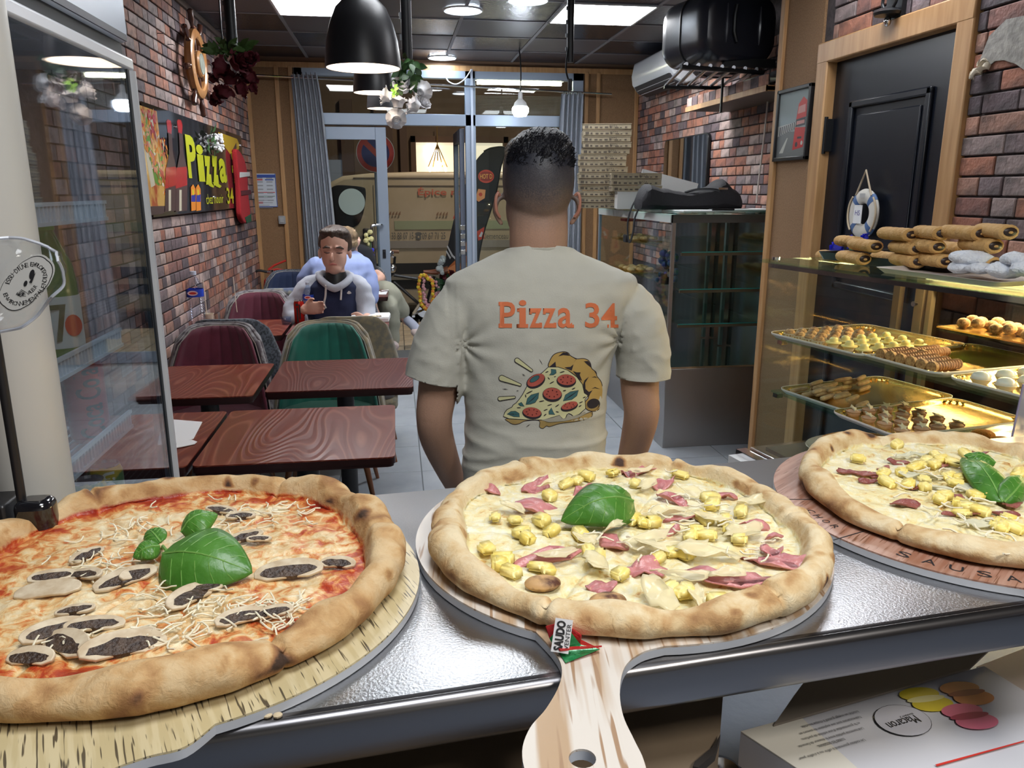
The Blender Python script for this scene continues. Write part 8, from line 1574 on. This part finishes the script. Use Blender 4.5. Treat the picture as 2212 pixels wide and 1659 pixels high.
for sx, pts in ((-1, [(700, 590, .07), (690, 596, .03), (695, 606, -.04), (710, 618, -.09), (723, 624, -.10)]), (1, [(748, 590, .07), (756, 598, .03), (750, 608, -.04), (736, 618, -.09), (722, 624, -.10)])): chain(b, [(VH(px, py, dy), .024) for px, py, dy in pts], 14)
chain(b, [(VH(690, 596, .09), .035), (VH(722, 600, .17), .045), (VH(756, 598, .09), .035)], 14)
me = remesh(b, .008, 3, 'hood'); me.materials.append(hgr); link('hood', me, hp_)
b = B(); stack(b, [HS(588, 703, 746, .062, .02), HS(600, 700, 750, .07, .02), HS(618, 700, 750, .085, .03)][::-1]); b.done('inner_collar', blackp, hp_)
for pts in ([(704, 616), (703, 640), (700, 655), (704, 666)], [(738, 616), (737, 632), (736, 648)]): b = B(); b.tube(crom([VH(px, py, -.105 if i == 0 else -.092) for i, (px, py) in enumerate(pts)], 4), .0065, 8); b.done('drawstring', M('cord_white', (.62, .62, .62), .7), hp_)
decal('chest_logo', [([(-.014, -.004), (-.004, .010), (.006, .009), (.016, -.004), (.004, -.009), (-.006, -.009)], 0)], [M('logo_white', (.62, .62, .62), .7)], basis(VH(754, 632, -.082), (1, 0, 0), (0, 0, 1)), hp_)
b = B(); 
for sx in (-1, 1): chain(b, [((hx+sx*.09, YH+.12, .50), (.09, .08)), ((hx+sx*.11, YH-.30, .53), (.07, .065)), ((hx+sx*.11, YH-.30, .25), (.055, .055)), ((hx+sx*.11, YH-.28, .06), (.045, .045))], 16)
stack(b, [(.46, hx, YH+.12, .17, .12), (.56, hx, YH+.12, .17, .12), (.68, hx, YH+.10, .16, .11)], 20); me = remesh(b, .014, 4, 'trousers'); me.materials.append(trm); link('trousers', me, hp_)
for sx in (-1, 1): b = B(); chain(b, [((hx+sx*.11, YH-.25, .04), (.04, .035)), ((hx+sx*.11, YH-.40, .035), (.042, .03))], 12); b.done('shoe', blackp, hp_)
# ---------------------------------------------------------------- person in the light blue shirt (back view)
YQ = 5.95
def VB(px, py, dy=0): return PY(px, py, YQ+dy)
pb_ = thing('person', 'blond person in a light blue shirt seen from behind, hidden partly by the hooded man', 'person', (VB(735, 600).x, YQ, 0)); q2 = YQ/1640
b = B(); b.sph(VB(748, 520, .08), (24*q2, 28*q2, 27*q2), 22, 14); chain(b, [(VB(748, 535, .06), .055), (VB(742, 555, .03), .06)], 14)
chain(b, [(VB(800, 640, -.0), .045), (VB(805, 665, .10), .040), (VB(812, 678, .22), .034)], 14); hand(b, VB(812, 680, .24), (.2, .7, -.4), (1, 0, .1), 1.2)
chain(b, [(VB(765, 545, .22), .030), (VB(764, 530, .16), .026)], 12); hand(b, VB(764, 540, .14), (-.1, -.2, 1), (1, 0, 0), 1.0)
chain(b, [(VB(815, 700, .15), .055), (VB(818, 740, .12), .045), (VB(820, 775, .1), .03)], 14)
me = remesh(b, .009, 4, 'body'); me.materials.append(skn); link('body', me, pb_)
b = B(); b.sph(VB(745, 512, .06), (26*q2, 28*q2, 22*q2), 20, 12); b.sph(VB(752, 525, .05), (20*q2, 22*q2, 20*q2), 16, 10); me = remesh(b, .009, 3, 'hair')
for v in me.vertices: v.co += v.normal*.010*nz(v.co.x*30, v.co.y*30, v.co.z*30)
me.materials.append(M('blond_hair', (.13, .08, .045), .6, col2=(.34, .24, .13), vs=22, bump=.4, bs=90)); link('hair', me, pb_)
def BS(py, pxl, pxr, hd, dy=0): a = VB(pxl, py); c_ = VB(pxr, py); return (a.z, (a.x+c_.x)/2, YQ+dy, (c_.x-a.x)/2, hd)
b = B(); stack(b, [BS(542, 722, 762, .08, .08), BS(552, 700, 782, .11, .07), BS(568, 680, 795, .13, .05), BS(590, 672, 798, .14, .03), BS(630, 676, 792, .14, 0), (.62, VB(735, 600).x, YQ-.02, .19, .13), (.47, VB(735, 600).x, YQ-.02, .19, .14)][::-1], 28, 2.4)
chain(b, [(VB(785, 575, .05), .075), (VB(798, 610, .03), .068), (VB(800, 645, .02), .062)], 16); chain(b, [(VB(685, 575, .05), .075), (VB(660, 600, .08), .06), (VB(655, 640, .12), .055)], 16)
me = remesh(b, .010, 4, 'shirt')
for v in me.vertices: v.co += v.normal*.007*nz(v.co.x*14, v.co.y*9, v.co.z*20)
me.materials.append(M('light_blue_shirt', (.27, .34, .62), .85, col2=(.31, .39, .68), vs=8, bump=.1, bs=150)); link('shirt', me, pb_)
b = B(); stack(b, [(.46, VB(735, 600).x, YQ-.0, .17, .14), (.60, VB(735, 600).x, YQ, .17, .13)], 18)
for sx in (-1, 1): chain(b, [((VB(735, 600).x+sx*.09, YQ+.05, .51), .085), ((VB(735, 600).x+sx*.17, YQ+.38, .52), .07), ((VB(735, 600).x+sx*.17, YQ+.32, .12), .05)], 14)
me = remesh(b, .014, 3, 'shorts'); me.materials.append(M('olive_cloth', (.12, .11, .07), .9)); link('trousers', me, pb_)
# ---------------------------------------------------------------- person in khaki trousers beyond the far table
YK = 7.0
def VK(px, py, dy=0): return PY(px, py, YK+dy)
pk = thing('person', 'person in black T-shirt and khaki trousers with crossed leg, grey sock, near the door', 'person', (VK(770, 600).x, YK, 0))
b = B(); b.sph(VK(738, 528, .05), (.075, .09, .11), 20, 14); chain(b, [(VK(738, 545, .05), .05), (VK(745, 570, .05), .06)], 12); chain(b, [(VK(800, 585, .0), .042), (VK(822, 600, -.05), .046), (VK(805, 610, -.18), .036)], 14); hand(b, VK(802, 612, -.2), (-.8, -.4, 0), (0, .3, 1), 1)
chain(b, [(VK(866, 676, -.28), .044), (VK(880, 695, -.30), .038)], 14)
me = remesh(b, .011, 4, 'body'); me.materials.append(skn); link('body', me, pk)
b = B(); b.sph(VK(738, 520, .06), (.082, .095, .09), 18, 10); b.done('hair', hbr, pk)
def KS(z, px, hw, hd, dy=.05): return (z, VK(px, 600).x, YK+dy, hw, hd)
b = B(); stack(b, [KS(.5, 768, .17, .13), KS(.75, 768, .17, .13), KS(.95, 766, .19, .13), KS(1.05, 764, .17, .11), KS(1.09, 762, .10, .08)], 24); chain(b, [(VK(790, 568, .05), .06), (VK(808, 590, .0), .055)], 14); me = remesh(b, .012, 4, 'black_t_shirt'); me.materials.append(M('black_cotton', (.012, .013, .018), .9)); link('t_shirt', me, pk)
kh = M('khaki_cloth', (.33, .33, .26), .9, col2=(.29, .29, .23), vs=9, bump=.15, bs=120)
b = B(); chain(b, [(VK(790, 640, .0), .095), (VK(825, 628, -.30), .085), (VK(842, 632, -.40), .08), (VK(858, 655, -.36), .075), (VK(868, 672, -.30), .070)], 18)
chain(b, [(VK(780, 650, .05), .095), (VK(832, 655, -.42), .085), (VK(842, 672, -.46), .078), (VK(845, 705, -.42), .075), (VK(844, 738, -.38), .070)], 18); me = remesh(b, .011, 4, 'khaki_trousers')
for v in me.vertices: v.co += v.normal*.008*nz(v.co.x*14, v.co.y*9, v.co.z*14)
me.materials.append(kh); link('trousers', me, pk)
b = B(); chain(b, [(VK(878, 690, -.30), .040), (VK(892, 702, -.32), .040), (VK(902, 716, -.34), .045)], 14); b.done('sock', M('grey_sock', (.30, .32, .40), .9), pk)
b = B(); chain(b, [(VK(898, 716, -.34), .045), (VK(908, 722, -.36), .050), (VK(918, 724, -.38), .045), (VK(930, 718, -.40), .035)], 14); b.done('sneaker', M('sneaker_white', (.55, .50, .50), .6, col2=(.45, .32, .28), vs=8), pk)
b = B(); b.tube([VK(896, 722, -.36), VK(908, 731, -.38), VK(925, 731, -.40)], .012, 8); b.done('sneaker_sole', M('sole_dark', (.12, .05, .04), .6), pk)
b = B(); chain(b, [(VK(845, 742, -.36), .04), (VK(852, 748, -.50), .04)], 12); b.done('second_shoe', M('sneaker_white', (.5, .5, .5), .6), pk)
